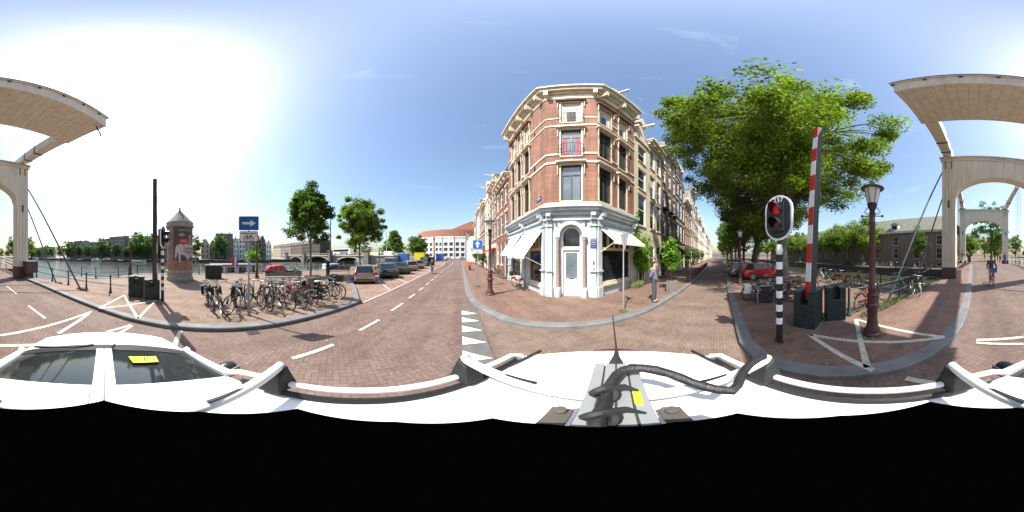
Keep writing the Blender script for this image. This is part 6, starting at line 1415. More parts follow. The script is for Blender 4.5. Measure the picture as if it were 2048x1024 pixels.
for x, s_, lb in ((20.9, 1.2, 'shrub by the dark narrow house on the canal street'), (28, 1.1, 'shrub by the low red house on the canal street'), (36, 1.1, 'shrub by the tall grey house on the canal street'), (44, 1.2, 'farther shrub on the canal street pavement'), (55, 1.2, 'farthest shrub on the canal street pavement')): dup(t_, (x, 5.0, .11), x, lb, s_)
for y, s_, lb in ((26, 1.0, 'green shrub by the house fronts of the river street'), (31, 1.6, 'tall green climber on the river street fronts'), (38, 1.1, 'green shrub at the far end of the river street row')): dup(t_, (3.6, y, .11), y, lb, s_)
tree('bright green bush growing on the moored houseboat', -23.5, 7.2, 2.6, 1.9, 1.3, 1.3, .9, .04, 1600, .2, 'leaf_bright', 'bark', .5, seed=45, name='bush', nc=30, z=.2, cat='bush')

# ------------------------------------------------------------ far river bank houses, facades looking at the camera side
WG = 'houses on the far river bank'
def ycot(px, X): a = R((px-1024)*180/1024+18); return X*cos(a)/sin(a)
XF = -107
wl = [(60, 95, 'brick_grey', 'mansard', 3, 'low houses far upstream, half hidden by trees'), (133, 158, 'brick_brown', 'mansard', 4, 'dark mansard house left of the tall trees'), (160, 183, 'brick_grey', 'step', 4, 'stepped gable house behind the bank trees'), (184, 197, 'brick_brown', 'flat', 4, 'flat brown house between gable and twin chimney house'), (198, 218, 'brick_dark', 'mansard', 4, 'dark roofed house with chimneys behind the trees'), (219, 250, 'brick_grey', 'flat', 5, 'large grey flat topped building behind the quay lamp'), (251, 283, 'brick_brown', 'flat', 5, 'large brown building left of the barrier boom'), (284, 318, 'brick_red_b', 'mansard', 4, 'red brick building behind the raised boom'), (322, 345, 'brick_grey', 'flat', 4, 'grey house hidden behind the advertising column'), (402, 419, 'render_sand', 'neck', 3, 'sand coloured narrow houses right of the small arched bridge'), (420, 431, 'brick_red_b', 'step', 3, 'red stepped gable house left of the dark tall house'), (432, 450, 'brick_dark', 'flat', 5, 'dark tall house with white middle window'), (451, 466, 'brick_brown', 'flat', 5, 'brown tall house behind the narrow tree'), (467, 477, 'render_white', 'flat', 4, 'white house, left one of the pair'), (478, 491, 'render_white', 'flat', 4, 'white house, right one of the pair'), (492, 504, 'brick_grey', 'flat', 4, 'grey house behind the arrow sign'), (505, 519, 'brick_brown', 'mansard', 4, 'brown house behind the iron lamp'), (520, 531, 'brick_dark', 'neck', 4, 'dark gabled house right of the iron lamp'), (532, 543, 'render_white', 'bell', 3, 'white gabled house at the end of the row')]
for a, b, wm, tp, nf, lb in wl:
    y0, y1 = ycot(a, XF), ycot(b, XF); w = abs(y1-y0)-.05; n = max(2, min(9, int(w/2.2))); fls = [(1+3.3*k, 1.9, n) for k in range(nf)]
    if w > 30: fls = [(a_, b_, 9) for a_, b_, c_ in fls[:3]]
    house(lb+' on the far bank', (XF, min(y0, y1), 0), pi/2, w, 12, wm, fls, tp if w < 14 else ('mansard' if tp == 'mansard' else 'flat'), group=WG, detail=False, hoist=False, door=False, winw=.5, hb=4)
# ornate houses behind the stone bridge
for i, (px0, px1, D, wm, tp, nf, lb) in enumerate(((546, 562, 130, 'render_sand', 'mansard', 4, 'sand coloured ornate block behind the left end of the stone bridge'), (563, 582, 120, 'brick_grey', 'step', 4, 'pale stepped gable block behind the stone bridge'), (583, 605, 118, 'brick_brown', 'mansard', 4, 'brown block behind the stone bridge and plaza tree'), (606, 640, 120, 'brick_dark', 'flat', 4, 'dark block behind the stone bridge, right of the plaza tree trunk'))):
    Y = 88; x0 = Y*tan(R((px0-1024)*180/1024+18)); x1 = Y*tan(R((px1-1024)*180/1024+18)); w = x1-x0-.05
    house(lb, (x0, Y, 0), 0, w, 12, wm, [(1+3.3*k, 1.9, max(2, min(9, int(w/2.4)))) for k in range(nf)], tp if w < 16 else 'mansard', group='blocks behind the stone bridge', detail=False, hoist=False, door=False, winw=.5)
# far quay wall trim and moored boats
m = mb('kerb_stone'); m.b2(-86.4, -85.4, -300, 62, 0, .25); tag(m.build('quay_edge'), kind='structure')
def boat(label, x, y, rz, L, Wd, col, cab, group='boats moored on the far bank', z=-1.25, canopy=None, h=.9):
    t = thing('boat', label, 'boat', (x, y, z), rz, group); n = 9; vs = []; fs = []
    for i in range(n):
        u = i/(n-1); w_ = Wd/2*(1-abs(2*u-1)**3.5)*(1 if u < .6 else 1); w_ = max(w_, .03); xx = -L/2+L*u; hh = h*(1+.35*abs(2*u-1)**2)
        vs += [(xx, -w_, hh), (xx, -w_*.8, .05), (xx, 0, -.2), (xx, w_*.8, .05), (xx, w_, hh)]
    for i in range(n-1):
        for j in range(4): fs.append((i*5+j, i*5+j+1, i*5+j+6, i*5+j+5))
        fs.append((i*5+4, i*5, i*5+5, i*5+9))
    mb(col).add(vs, fs).build('hull', t)
    if cab: m = mb(cab); m.b2(-L*.3, L*.15, -Wd*.32, Wd*.32, h*.9, h+1.1); c = m.build('cabin', t, bevel=.05); m = mb('glass'); m.b2(-L*.27, L*.12, -Wd*.325, Wd*.325, h+.45, h+.85); m.build('cabin_window', c)
    if canopy:
        m = mb(canopy); m.xz([(-L*.35, h), (-L*.2, h+.9), (L*.1, h+1.1), (L*.3, h)], -Wd*.4, Wd*.4); m.build('canopy', t, bevel=.1)
    return t
mat('hull_blue', (.05, .09, .15), .4, .1); mat('hull_white', (.6, .6, .58), .4, .05); mat('hull_dark', (.04, .04, .045), .5, .2); mat('hull_brown', (.2, .1, .05), .5, .2); mat('canopy_red', (.65, .03, .05), .8, .1)
bl = [(-118, 'long dark barge with white cabin, second from left on the far bank', 'hull_dark', 'trim_white', 20), (-96, 'long blue and white barge below the tall round tree', 'hull_blue', 'hull_white', 22), (-142, 'white cabin boat behind the outer bridge stay', 'hull_white', 'hull_white', 12), (-78, 'low dark boat below the twin chimney house', 'hull_dark', None, 12), (-66, 'small white boat below the grey building', 'hull_white', 'hull_white', 8), (-57, 'small brown boat left of the boom', 'hull_brown', 'trim_cream', 9), (-46, 'small dark boat right of the quay lamp', 'hull_dark', None, 8), (-36, 'white boat behind the barrier boom', 'hull_white', None, 9), (-165, 'dark houseboat right of the bridge pillar', 'hull_dark', 'bridge_paint', 18), (-195, 'brown houseboat behind the bridge pillar', 'hull_brown', 'trim_cream', 20), (12, 'dark barge with a white frame below the dark tall house', 'hull_dark', None, 14), (30, 'flat dark barge below the white houses', 'hull_dark', 'brick_brown', 14)]
for y, lb, c, cb, L in bl: boat(lb, -84, y, pi/2, L, 3.4, c, cb)
boat('open boat with a bright red cover moored behind the first bench', -21.3, 10.0, pi/2-.1, 6, 2.2, 'hull_dark', None, 'boats moored at the plaza quay', canopy='canopy_red', h=1.1)
boat('small white launch moored beyond the second bench', -22, 22, pi/2, 7, 2.2, 'hull_white', 'hull_white', 'boats moored at the plaza quay')
# houseboat
t = thing('houseboat', 'low houseboat with grey roof and white walls moored at the plaza', 'houseboat', (-22.4, 4.2, -1.25), 0, 'boats moored at the plaza quay')
mb('hull_dark').b2(-2.2, 2.2, -4, 4, -.4, .9).build('hull', t, bevel=.1); mb('trim_white').b2(-1.8, 1.8, -3.2, 3.2, .9, 2.25).build('cabin', t); mb('planter_grey').b2(-2.1, 2.1, -3.5, 3.5, 2.252, 2.36).build('roof', t, bevel=.02)
for k in range(3): mb('glass').b2(1.79, 1.82, -2.8+1.5*k, -1.9+1.5*k, 1.3, 2.0).build('window', t)
mb('brick_red_b').b2(1.79, 1.83, 2.0, 2.7, 1.0, 2.15).build('door', t)
# ------------------------------------------------------------ stone bridges
def archbridge(label, x0, x1, y, depth, zd, arches, wall, name='stone_bridge', z0=-1.3, side=-1):
    """runs along x, arches (cx, half width, crown z)"""
    t = thing(name, label, 'bridge', (0, 0, 0)); m = mb(wall); xs = sorted([x0, x1]+[q for cx, hw, cr in arches for q in (cx-hw, cx+hw)])
    for a, b in zip(xs[:-1], xs[1:]):
        ar = [q for q in arches if abs((a+b)/2-q[0]) < .1]
        if not ar: m.b2(a, b, y, y+depth, z0, zd); continue
        cx, hw, cr = ar[0]; n = 14
        for i in range(n):
            q0, q1 = pi*(1-i/n), pi*(1-(i+1)/n); A = (cx+hw*cos(q0), z0+(cr-z0)*sin(q0)); B = (cx+hw*cos(q1), z0+(cr-z0)*sin(q1)); m.xz([(A[0], A[1]), (B[0], B[1]), (B[0], zd), (A[0], zd)], y, y+depth)
    m.build('arches', t); m = mb('stone_band')
    for cx, hw, cr in arches:
        n = 14
        for i in range(n):
            q0, q1 = pi*i/n, pi*(i+1)/n; f = lambda q, k: (cx+(hw+k)*cos(q), z0+(cr-z0+k)*sin(q)); m.xz([f(q0, 0), f(q0, .4), f(q1, .4), f(q1, 0)], y-.12, y-.003)
    m.b2(x0, x1, y-.3, y+depth+.3, zd+.002, zd+.4); m.build('stone_trim', t)
    m = mb('stone_band'); m.b2(x0, x1, y-.15, y+.05, zd+1.25, zd+1.4); n = int((x1-x0)/1.6)
    for i in range(n+1): xx = x0+(x1-x0)*i/n; m.b2(xx-.1, xx+.1, y-.12, y+.02, zd+.402, zd+1.249)
    m.build('balustrade', t); return t
mat('bridge_stone', (.2, .18, .165), .85, .2, 1)
ab = archbridge('wide stone bridge with arches across the river behind the plaza trees', -106, -24, 56, 14, 2.2, [(-90, 7, 1.6), (-68, 9.5, 1.9), (-46, 7.5, 1.6)], 'bridge_stone')
for i, x in enumerate((-101, -79.5, -57, -36)):
    m = mb('bridge_stone'); m.b2(x-1.1, x+1.1, 54.6, 55.84, -1.3, 4.4); m.b2(x-1.4, x+1.4, 54.3, 55.85, 4.402, 4.8); m.build('pier_head', ab)
t = dup(LP, (-57, 55, 5), 0, 'far iron lamp on the stone bridge pier', 1.3)
m_ = archbridge('small arched canal bridge on the far bank right of the advertising column', -8, 6, 85.5, 3, 1.2, [(1.2, 2.9, .7)], 'brick_brown', 'canal_bridge'); m_.rotation_euler = (0, 0, pi/2); m_.location = (0, -9, 0)
# bus on the stone bridge
t = thing('coach', 'white and blue coach driving over the stone bridge', 'bus', (-53, 60, 2.62), 0); mb('hull_white').box((0, 0, 1.75), (11.5, 2.5, 2.7)).build('body', t, bevel=.15); mb('glass').b2(-5.3, 4.6, -1.27, -1.255, 1.75, 2.75).build('window_band', t); mb('hull_blue').b2(-1, 4, -1.27, -1.255, .5, 1.5).build('stripe', t)
for k in (-3.8, 3.6):
    for s_ in (-1, 1): w_ = mb('rubber'); w_.T = Matrix.Translation((k, s_*1.15, .48)) @ Matrix.Rotation(pi/2, 4, 'X'); w_.lathe([(.48, -.15), (.48, .15)], 14); w_.build('wheel', t)
# building site: containers and hoardings at the end of the bays
mat('site_blue', (.03, .12, .4), .6, .1); mat('site_yellow', (.6, .55, .02), .6, .15, 3); mat('site_teal', (.02, .2, .18), .6, .1); mat('site_lime', (.5, .6, .08), .6, .1)
def container(label, px0, px1, Y, h, mats_, cat='container', name='site_container', z=0, ribs=True):
    x0 = Y*tan(R((px0-1024)*180/1024+18)); x1 = Y*tan(R((px1-1024)*180/1024+18)); t = thing(name, label, cat, ((x0+x1)/2, Y, z), 0, 'containers and hoardings at the building site'); w = x1-x0; n = len(mats_)
    for i, mm in enumerate(mats_): mb(mm).b2(-w/2+w*i/n+.001, -w/2+w*(i+1)/n, 0, 2.5, .1, h-.12).build('panel', t)
    mb('trim_white' if 'yellow' not in mats_[0] else 'site_yellow').b2(-w/2-.05, w/2+.05, -.06, 2.56, h-.118, h).build('roof', t)
    if ribs:
        m = mb(mats_[0]); k = max(4, int(w/.5))
        for i in range(k): xx = -w/2+w*(i+.5)/k; m.b2(xx-.07, xx+.07, -.05, -.002, .15, h-.14)
        m.build('rib', t)
    return t
container('teal and lime striped site cabin left of the building site', 740, 763, 62, 3.9, ['site_lime', 'trim_white', 'site_lime', 'trim_white', 'site_teal', 'site_teal'], 'cabin', 'site_cabin', ribs=False)
container('white site cabin between the striped cabin and the blue container', 768, 783, 60, 4.2, ['trim_white'], 'cabin', 'site_cabin'); container('grey site container behind the narrow young tree', 784, 794, 61, 3.3, ['sign_grey']); container('blue container in the middle of the building site', 795, 815, 60, 3.3, ['site_blue']); container('dark blue low hoarding behind the dark saloon', 770, 790, 52, 1.6, ['sign_navy']); container('yellow perforated site box before the tree', 828, 848, 62, 3.6, ['site_yellow'])
container('blue container in front of the opera house', 872, 887, 74, 3.4, ['site_blue']); container('grey container beside the yellow site box', 849, 857, 66, 3.0, ['frame_dark'])
for px, Y, h, lb in ((661, 24, 11.3, 'tall dark tram mast left of the round plaza tree'), (773, 62, 15, 'tall grey mast left of the narrow young tree'), (933, 60, 11, 'slim grey mast before the opera house')):
    x = Y*tan(R((px-1024)*180/1024+18)); m = mb('sign_grey' if 'grey' in lb else 'iron_black'); m.lathe([(.16, 0), (.12, h*.5), (.08, h)], 8); m.box((0, 0, h*.8), (1.2, .05, .05)); tag(m.build('mast', None, (x, Y, 0)), lb, 'mast')
# ------------------------------------------------------------ opera house at the end of the street
t = thing('opera_house', 'curved white opera house with brick drum and fly tower at the end of the street', 'building', (0, 0, 0)); Cx, Cy, Rr = -8.0, 212.0, 62.0
mat('brick_opera', (.33, .15, .1), .85, .1, .3); mat('glass_far', (.05, .07, .08), .15, .3, .3)
def arcpt(a, r): return (Cx+r*sin(a), Cy-r*cos(a))
secs = [(-33, -27), (-26, -17), (-15.2, -8.5), (-7.8, 1.5), (2.2, 11.5), (14, 23), (24, 33)]
m = mb('trim_white'); holes_all = []
for a0, a1 in secs:
    p, q = arcpt(R(a0), Rr), arcpt(R(a1), Rr); O, U, L = seg(p, q); hs = []
    n = max(1, round(L/4.6))
    for k in range(3):
        for i in range(n):
            c = L*(i+.5)/n; hs.append((c-L/n*.34, c+L/n*.34, 1.6+5*k, 4.9+5*k))
    for i in range(n*4): c = L*(i+.5)/(n*4); hs.append((c-.25, c+.25, 18, 19.6))
    m.use('trim_white'); wallpanel(m, O, U, L, 0, 20.6, hs, .8); holes_all.append((O, U, L, n))
m.build('white_facade', t)
for O, U, L, n in holes_all:
    Nn = (U[1], -U[0]); rz = math.atan2(U[1], U[0])
    for k in range(3):
        for i in range(n): c = L*(i+.5)/n; w_ = L/n*.68; window(t, O[0]+U[0]*c-Nn[0]*.7, O[1]+U[1]*c-Nn[1]*.7, 1.6+5*k, round(w_, 1), 3.3, rz, 'sash6', 'trim_white', 'glass_far')
m = mb('glass_far'); pts = [arcpt(R(-34+68*i/20), Rr-1.2) for i in range(21)]; m.prism(pts+[(Cx+20, Cy), (Cx-20, Cy)], 0, 19.5); m.build('glass_drum', t)
m = mb('brick_opera'); pts = [arcpt(R(-40+80*i/24), Rr-4) for i in range(25)]; m.prism(pts+[(Cx+20, Cy), (Cx-20, Cy)], 16, 26.5); pts = [arcpt(R(-38+76*i/24), Rr-8) for i in range(25)]; m.prism(pts+[(Cx+20, Cy), (Cx-20, Cy)], 26.5, 28.5); m.build('brick_drum', t)
m = mb('brick_opera'); x0, x1 = -14, 16; m.add([(x0, 175, 27), (x1, 175, 27), (x1, 205, 27), (x0, 205, 27), (x0, 175, 29.5), (x1-5, 175, 40), (x1, 177, 40), (x1, 205, 40), (x0, 205, 29.5)], [(0, 1, 6, 5, 4), (1, 2, 7, 6), (2, 3, 8, 7), (3, 0, 4, 8), (4, 5, 6, 7, 8)]); m.build('fly_tower', t)
for a0, a1, mm in ((11.6, 13.9, 'site_blue'), (-16.9, -15.3, 'poster_brown')): p, q = arcpt(R(a0), Rr+.3), arcpt(R(a1), Rr+.3); m = mb(mm); m.add([(*p, 2), (*q, 2), (*q, 17), (*p, 17)], [(0, 1, 2, 3)]); m.build('banner', t)
# ------------------------------------------------------------ long brick building across the canal
t = thing('almshouse', 'long low brown brick building with grey tiled roof across the canal', 'building', (0, 0, 0)); LX0, LX1, LY = 3.6, 96.0, -33.0
O, U = (LX1, LY), (-1, 0); L = LX1-LX0; hs = []; ws = []
k = 0; x = 6.9
while x < 92: hs += [(LX1-x-.6, LX1-x+.6, 4.6, 6.5), (LX1-x-.6, LX1-x+.6, 1.6, 3.9), (LX1-x-.5, LX1-x+.5, .15, .75)]; ws.append(x); x += 5.0
m = mb('brick_far'); wallpanel(m, O, U, L, 0, 7.3, hs, .12); m.b2(LX0, LX0+.02, LY-11, LY-.01, 0, 7.3); m.b2(LX1-.02, LX1, LY-11, LY-.01, 0, 7.3); m.add([(LX0, LY-.5, 0), (LX1, LY-.5, 0), (LX1, LY-.5, 7.2), (LX0, LY-.5, 7.2)], [(0, 1, 2, 3)]); m.build('wall', t)
for x in ws:
    for z_, h_ in ((4.6, 1.9), (1.6, 2.3), (.15, .6)): window(t, x, LY-.11, z_, 1.2 if h_ > 1 else 1.0, h_, pi, 'sash6' if h_ > 1 else 'plain', 'trim_cream')
m = mb('trim_cream'); m.b2(LX0-.2, LX1+.2, LY-.05, LY+.4, 7.3, 7.75); m.build('cornice', t)
m = mb('roof_tile_moss'); m.add([(LX0, LY+.4, 7.76), (LX1, LY+.4, 7.76), (LX1-3, LY-5.5, 12), (LX0+3, LY-5.5, 12), (LX0, LY-11, 7.76), (LX1, LY-11, 7.76)], [(1, 0, 3, 2), (4, 5, 2, 3), (0, 4, 3), (5, 1, 2)]); ro = m.build('roof', t)
for x in (17.4, 37, 57, 77):
    m = mb('trim_white'); m.b2(x-.9, x+.9, LY-1.7, LY-.35, 8.0, 9.5); m.use('sign_grey').xz([(x-1.1, 9.5), (x+1.1, 9.5), (x, 10.0)], LY-2.2, LY-.2); m.use('glass').b2(x-.6, x+.6, LY-.349, LY-.33, 8.4, 9.3); m.build('dormer', ro)
for x, h_ in ((28, 13.2), (66, 13.2)): m = mb('brick_dark'); m.b2(x-.5, x+.5, LY-6, LY-5, 10.5, h_); m.build('chimney', ro)
# houses south of the bridge street
SG2 = 'houses south of the drawbridge'
house('brick house with turret beyond the bridge, seen past the right pillar', (2.6, -47.2, 0), -pi/2, 9, 9, 'brick_red_b', FL(3, (1, 2.2), (4.3, 2), (7.4, 2)), 'flat', group=SG2, detail=False, hoist=False) if False else None
for i, (wm, tp, lb) in enumerate((('brick_red_b', 'flat', 'red brick house just beyond the long brick building'), ('brick_brown', 'mansard', 'brown brick house second beyond the far portal'), ('render_cream', 'flat', 'cream house third beyond the far portal'), ('brick_red', 'step', 'red gabled house far beyond the portal'), ('render_sand', 'flat', 'sand coloured house last beyond the portal'))):
    house(lb, (3.4, -46-10*i, 0), -pi/2, 9.9, 9, wm, FL(4, (1, 2.2), (4.3, 2), (7.4, 2)), tp, group=SG2, detail=False, hoist=False)
for i, (x, y) in enumerate(((-40, -150), (-24, -140), (-12, -165), (3, -170), (16, -150), (-60, -140), (-80, -150))):
    dup(T4, (x, y, 0), i, ['distant tree behind the river side rail of the bridge', 'distant tree left of the far portal', 'distant tree just inside the far portal arch', 'distant tree in the middle of the far portal arch', 'distant tree behind the houses beyond the bridge', 'distant tree upstream beyond the bridge rails', 'farthest distant tree upstream beyond the bridge'][i], 2.0)
# ------------------------------------------------------------ the camera car: white hatchback with roof rack and camera rig
CA = -125.4
t = thing('camera_car', 'white car under the camera with roof bars and aluminium camera rig', 'car', (0, 0, 0), R(-CA)+0)
# local frame: +y forward, x right, z absolute height; shell as cross sections along y: (y, half width, z edge, z centre)
def shell(secs, m, n=8, skirt=None):
    vs = []; fs = []; row = 2*n+1
    for y, hw, ze, zc in secs:
        for j in range(-n, n+1):
            u = j/n; vs.append((hw*u, y-(.0 if abs(u) < .01 else 0), ze+(zc-ze)*(1-abs(u)**2.6)))
    for i in range(len(secs)-1):
        for j in range(row-1): fs.append((i*row+j, i*row+j+1, (i+1)*row+j+1, (i+1)*row+j)[::-1])
    m.add(vs, fs)
def curved(m, secs, n=8):
    """rows given as lists of points"""
    row = len(secs[0]); vs = [p for s_ in secs for p in s_]; fs = []
    for i in range(len(secs)-1):
        for j in range(row-1): fs.append((i*row+j, i*row+j+1, (i+1)*row+j+1, (i+1)*row+j))
    m.add(vs, fs)
def rowc(y_c, y_e, hw, z_c, z_e, n=9, p=2.2):
    return [(hw*u, y_e+(y_c-y_e)*(1-abs(u)**p), z_e+(z_c-z_e)*(1-abs(u)**p)) for u in [-1+2*i/(2*n) for i in range(2*n+1)]]
h0 = CH
m = mb('car_white')
curved(m, [rowc(-1.13, -.93, .54, h0-.79, h0-.82), rowc(-1.1, -.9, .56, h0-.725, h0-.745), rowc(-.6, -.5, .575, h0-.7, h0-.73), rowc(0, 0, .585, h0-.685, h0-.725), rowc(.45, .4, .575, h0-.69, h0-.73), rowc(.71, .6, .56, h0-.72, h0-.745)][::-1])
rf_ = m.build('roof', t, smooth=True)
m = mb('glass'); curved(m, [rowc(.71, .6, .56, h0-.722, h0-.747), rowc(1.1, .97, .64, h0-.82, h0-.875), rowc(1.5, 1.34, .72, h0-.93, h0-1.01)][::-1]); m.build('windscreen', t, smooth=True)
m = mb('iron_black'); curved(m, [rowc(1.36, 1.2, .69, h0-.885, h0-.955), rowc(1.49, 1.33, .725, h0-.922, h0-1.0), rowc(1.58, 1.4, .73, h0-.95, h0-1.03)][::-1])
for k in (-1, 1): m.tube([(k*.1, 1.52, h0-.92), (k*.35-.3*(k > 0), 1.38, h0-.89), (k*.62-.35*(k > 0), 1.36, h0-.93)], .012, 5)
m.build('wiper_cowl', t, smooth=True)
m = mb('car_white'); curved(m, [rowc(1.58, 1.4, .735, h0-.95, h0-1.03), rowc(1.8, 1.62, .74, h0-.985, h0-1.07), rowc(2.1, 1.95, .72, h0-1.06, h0-1.14), rowc(2.32, 2.1, .68, h0-1.2, h0-1.28), rowc(2.42, 2.18, .66, h0-1.5, h0-1.5), rowc(2.4, 2.18, .66, .25, .25)][::-1]); m.build('bonnet', t, smooth=True)
# flanks, rear and pillars
m = mb('car_white')
for s_ in (-1, 1):
    prs = [(-1.43, .6, .75), (-1.05, .6, .77), (-.6, .62, .8), (.4, .62, .8), (1.36, .735, .8), (2.1, .7, .76)]
    for (y0, w0, b0), (y1, w1, b1) in zip(prs[:-1], prs[1:]):
        m.add([(s_*b0, y0, .25), (s_*b1, y1, .25), (s_*b1, y1, .95), (s_*b0, y0, .95)], [(0, 1, 2, 3) if s_ > 0 else (3, 2, 1, 0)])
    q_ = [(s_*.57, -.78, h0-.745), (s_*.56, -1.06, h0-.84), (s_*.75, -1.43, .94), (s_*.77, -.98, .94)]; m.add(q_, [(0, 1, 2, 3) if s_ < 0 else (3, 2, 1, 0)])
    m.beam((s_*.575, .6, h0-.735), (s_*.735, 1.37, h0-1.01), .05, .035); m.beam((s_*.735, 1.37, h0-1.01), (s_*.8, 1.38, .9), .06, .1)
m.add([(-.75, -1.45, .25), (.75, -1.45, .25), (.75, -1.42, .95), (-.75, -1.42, .95), (.55, -1.05, h0-.85), (-.55, -1.05, h0-.85)], [(3, 2, 1, 0), (5, 4, 2, 3)])
m.build('body', t, smooth=True)
m = mb('glass')
for s_ in (-1, 1):
    m.add([(s_*.585, .5, h0-.74), (s_*.575, -.9, h0-.76), (s_*.78, -1.0, .96), (s_*.79, 1.3, .96)], [(0, 1, 2, 3) if s_ < 0 else (3, 2, 1, 0)])
m.build('side_window', t)
for s_ in (-1, 1):
    for y in (-.9, 1.5): w_ = mb('rubber'); w_.T = Matrix.Translation((s_*.74, y*1.0+.1, .31)) @ Matrix.Rotation(pi/2, 4, 'Y'); w_.lathe([(.2, -.1), (.31, -.09), (.31, .09), (.2, .1)], 20); w_.build('wheel', t, smooth=True)
    m = mb('black_paint'); m.ball((s_*.93, 1.0, h0-1.13), .1, 10, .75, 1.1, .8); mo = m.build('mirror', t, smooth=True); m = mb('chrome'); m.box((s_*.93, .92, h0-1.13), (.16, .01, .1)); m.build('mirror_glass', mo)
    # roof rail
    m = mb('white_paint'); m.tube([(s_*.575, -.88, h0-.74), (s_*.6, -.8, h0-.7), (s_*.61, -.4, h0-.675), (s_*.615, 0, h0-.67), (s_*.61, .4, h0-.675), (s_*.6, .55, h0-.7), (s_*.58, .62, h0-.735)], .018, 10); m.build('roof_rail', rf_, smooth=True)
    m = mb('iron_black'); m.tube([(s_*.565, -.8, h0-.722), (s_*.572, -.4, h0-.712), (s_*.575, 0, h0-.708), (s_*.572, .4, h0-.712), (s_*.565, .5, h0-.722)], .016, 6); m.build('rail_inner_strip', rf_)  # black strip running along the inner side of the rail
    m = mb('iron_black'); m.beam((s_*.5, -1.0, h0-.733), (s_*.555, -.72, h0-.722), .018, .012); m.build('roof_slot', rf_)
    for y in (.34, -.47):
        m = mb('iron_black'); P0 = (s_*.6, y, h0-.66)
        m.add([(s_*.645, y-.085, h0-.69), (s_*.645, y+.085, h0-.69), (s_*.64, y+.035, h0-.56), (s_*.64, y-.035, h0-.56), (s_*.54, y-.05, h0-.7), (s_*.54, y+.05, h0-.7), (s_*.58, y+.03, h0-.6), (s_*.58, y-.03, h0-.6)], [(0, 1, 2, 3), (7, 6, 5, 4), (0, 4, 5, 1), (1, 5, 6, 2), (2, 6, 7, 3), (3, 7, 4, 0)]); m.build('rack_foot', t, bevel=.008)
for y in (.34, -.47):
    m = mb('white_paint'); m.tube([(-.64, y, h0-.575), (-.3, y, h0-.555), (0, y, h0-.55), (.3, y, h0-.555), (.64, y, h0-.575)], [.023]*5, 10); m.use('iron_black')
    for k in (-1, 1): m.beam((k*.645, y, h0-.575), (k*.25, y, h0-.528), .012, .012)
    m.build('cross_bar', t, smooth=True)
m = mb('red_paint'); curved(m, [rowc(-1.145, -1.13, .16, h0-.735, h0-.745, 5), rowc(-1.165, -1.15, .15, h0-.765, h0-.775, 5)]); m.build('brake_light', t)
m = mb('iron_black'); m.lathe([(.045, -.72), (.04, -.7), (.015, -.64), (.008, -.6), (.005, -.56)], 12, (0, -.92, h0)); m.tube([(0, -.92, h0-.58), (.02, -1.0, h0-.38)], [.006, .0035], 6)
m.build('aerial', t, smooth=True)
# aluminium profile: wide to the rear, slim to the front
m = mb('alum')
W2 = .085
for k in range(4): x0 = -W2+k*W2/2; m.b2(x0+.0035, x0+W2/2-.0035, -.64, .0, h0-.55, h0-.499)
m.use('frame_dark').b2(-W2+.001, W2-.001, -.638, 0, h0-.545, h0-.508); m.build('aluminium_profile', t)
m = mb('white_paint'); m.b2(-.036, -.003, .0, .79, h0-.548, h0-.505); m.b2(.003, .036, .0, .79, h0-.548, h0-.505); m.use('iron_black').b2(-.03, .03, .001, .789, h0-.54, h0-.512)
m.build('front_profile', t)
mat('plate_steel', (.085, .078, .07), .55, .1, 8)
m = mb('plate_steel')
for s_ in (-1, 1): m.cut().b2(s_*.105 if s_ > 0 else -.165, s_*.165 if s_ > 0 else -.105, -.4, -.05, h0-.58, h0-.568); m.lathe([(.018, -.568), (.018, -.55), (.008, -.55)], 10, (s_*.135, -.38, h0))
m.build('mounting_plate', t, bevel=.004)
mat('vest_green', (.5, .85, .03), .5, .05); mb('vest_green').box((-.055, -.42, h0-.494), (.022, .075, .01)).build('spirit_level', t, bevel=.003)
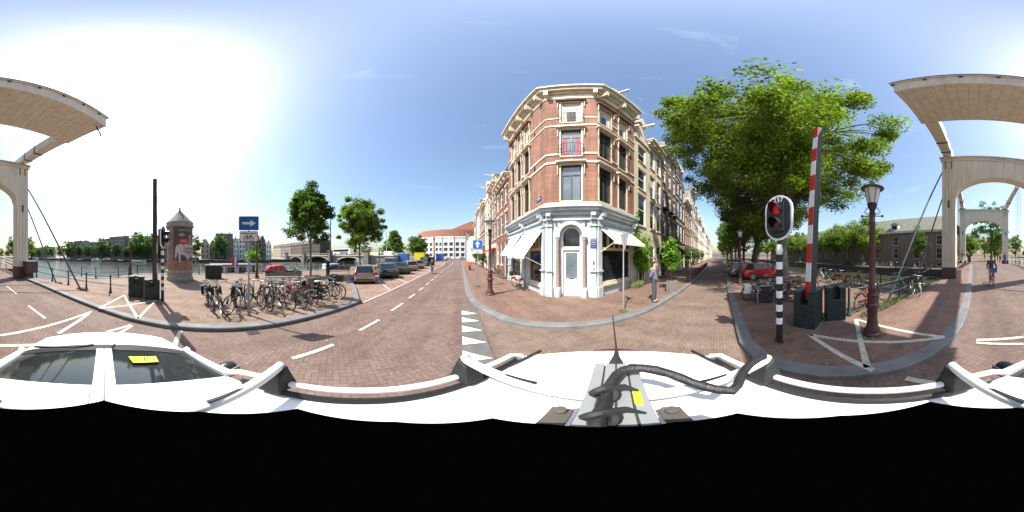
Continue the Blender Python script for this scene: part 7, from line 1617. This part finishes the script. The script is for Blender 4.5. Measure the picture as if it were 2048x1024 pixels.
# cable loom lying on the profile and swinging to the rack
m = mb('cable_black')
path = [(.03, -.26, h0-.47), (.035, -.29, h0-.467), (.03, -.34, h0-.465), (.02, -.44, h0-.455), (-.02, -.53, h0-.45), (-.09, -.54, h0-.45), (-.17, -.5, h0-.47), (-.25, -.42, h0-.5), (-.31, -.36, h0-.515), (-.38, -.4, h0-.52), (-.45, -.44, h0-.52), (-.53, -.46, h0-.52), (-.6, -.47, h0-.54)]
pp = dens([(p[0], p[1]) for p in path], .03); nP = len(pp)
def zint(i): f = i/(nP-1)*(len(path)-1); a = int(min(f, len(path)-2)); return path[a][2]+(path[a+1][2]-path[a][2])*(f-a)
pts = [(*p, zint(i)) for i, p in enumerate(pp)]; m.tube(pts, [.0175+.0022*((i // 1) % 2) for i in range(nP)], 10); m.build('cable_loom', t, smooth=True)
for y, bx in ((-.41, 1), (-.3, 1)):
    m = mb('rubber'); m.tube([(.03+.03*cos(a), y+.01*sin(a*2), h0-.464+.03*sin(a)) for a in [2*pi*k/14 for k in range(14)]], .012, 6, closed=True); m.tube([(.03, y, h0-.435), (-.02, y-.03, h0-.455), (-.06, y-.02, h0-.47)], [.014, .012, .004], 6); m.build('velcro_strap', t, smooth=True)
m = mb('iron_black'); m.tube([(.25, -.0, h0-.55), (.16, -.2, h0-.52), (.06, -.24, h0-.48)], .006, 6); m.build('thin_cable', t)
# added black block filling the empty, dataless zone below the camera
pent = []
for px, py in ((208, 800), (400, 823), (595, 817), (790, 843), (985, 836), (1100, 848), (1230, 853), (1350, 844), (1475, 826), (1680, 831), (1860, 803), (2034, 815)):
    a = R((px-1024)*180/1024+18-CA); r_ = .452/tan(R((py-512)*180/1024)); pent.append((r_*sin(a), r_*cos(a)))
m = mb('no_data_black'); m.prism(pent[::-1], h0-.66, h0-.452); m.build('no_data_block', t)
# notice lying on the dashboard behind the glass edge
nt = mb('note_yellow'); nt.add([(.17, 1.13, h0-.808), (.36, 1.1, h0-.818), (.34, .98, h0-.785), (.18, 1.0, h0-.778)], [(0, 1, 2, 3)][::1]); n_ = nt.build('dashboard_notice', t)
m = mb('sign_navy')
NA, NB, NC, ND = [Vector(q) for q in ((.17, 1.13, h0-.808), (.36, 1.1, h0-.818), (.34, .98, h0-.785), (.18, 1.0, h0-.778))]
nq = lambda u, v: tuple(ND.lerp(NC, u).lerp(NA.lerp(NB, u), v)+Vector((0, .001, .002)))
for k, (u0, u1, v0, v1) in enumerate(((.5, .56, .2, .85), (.56, .66, .72, .85), (.62, .68, .45, .72), (.56, .62, .42, .5), (.7, .95, .72, .8), (.72, .92, .55, .6), (.72, .9, .38, .42), (.1, .4, .1, .13), (.1, .38, .2, .22))):
    m.cut().add([nq(u0, v0), nq(u1, v0), nq(u1, v1), nq(u0, v1)], [(0, 1, 2, 3)])
m.build('printed_line', n_)
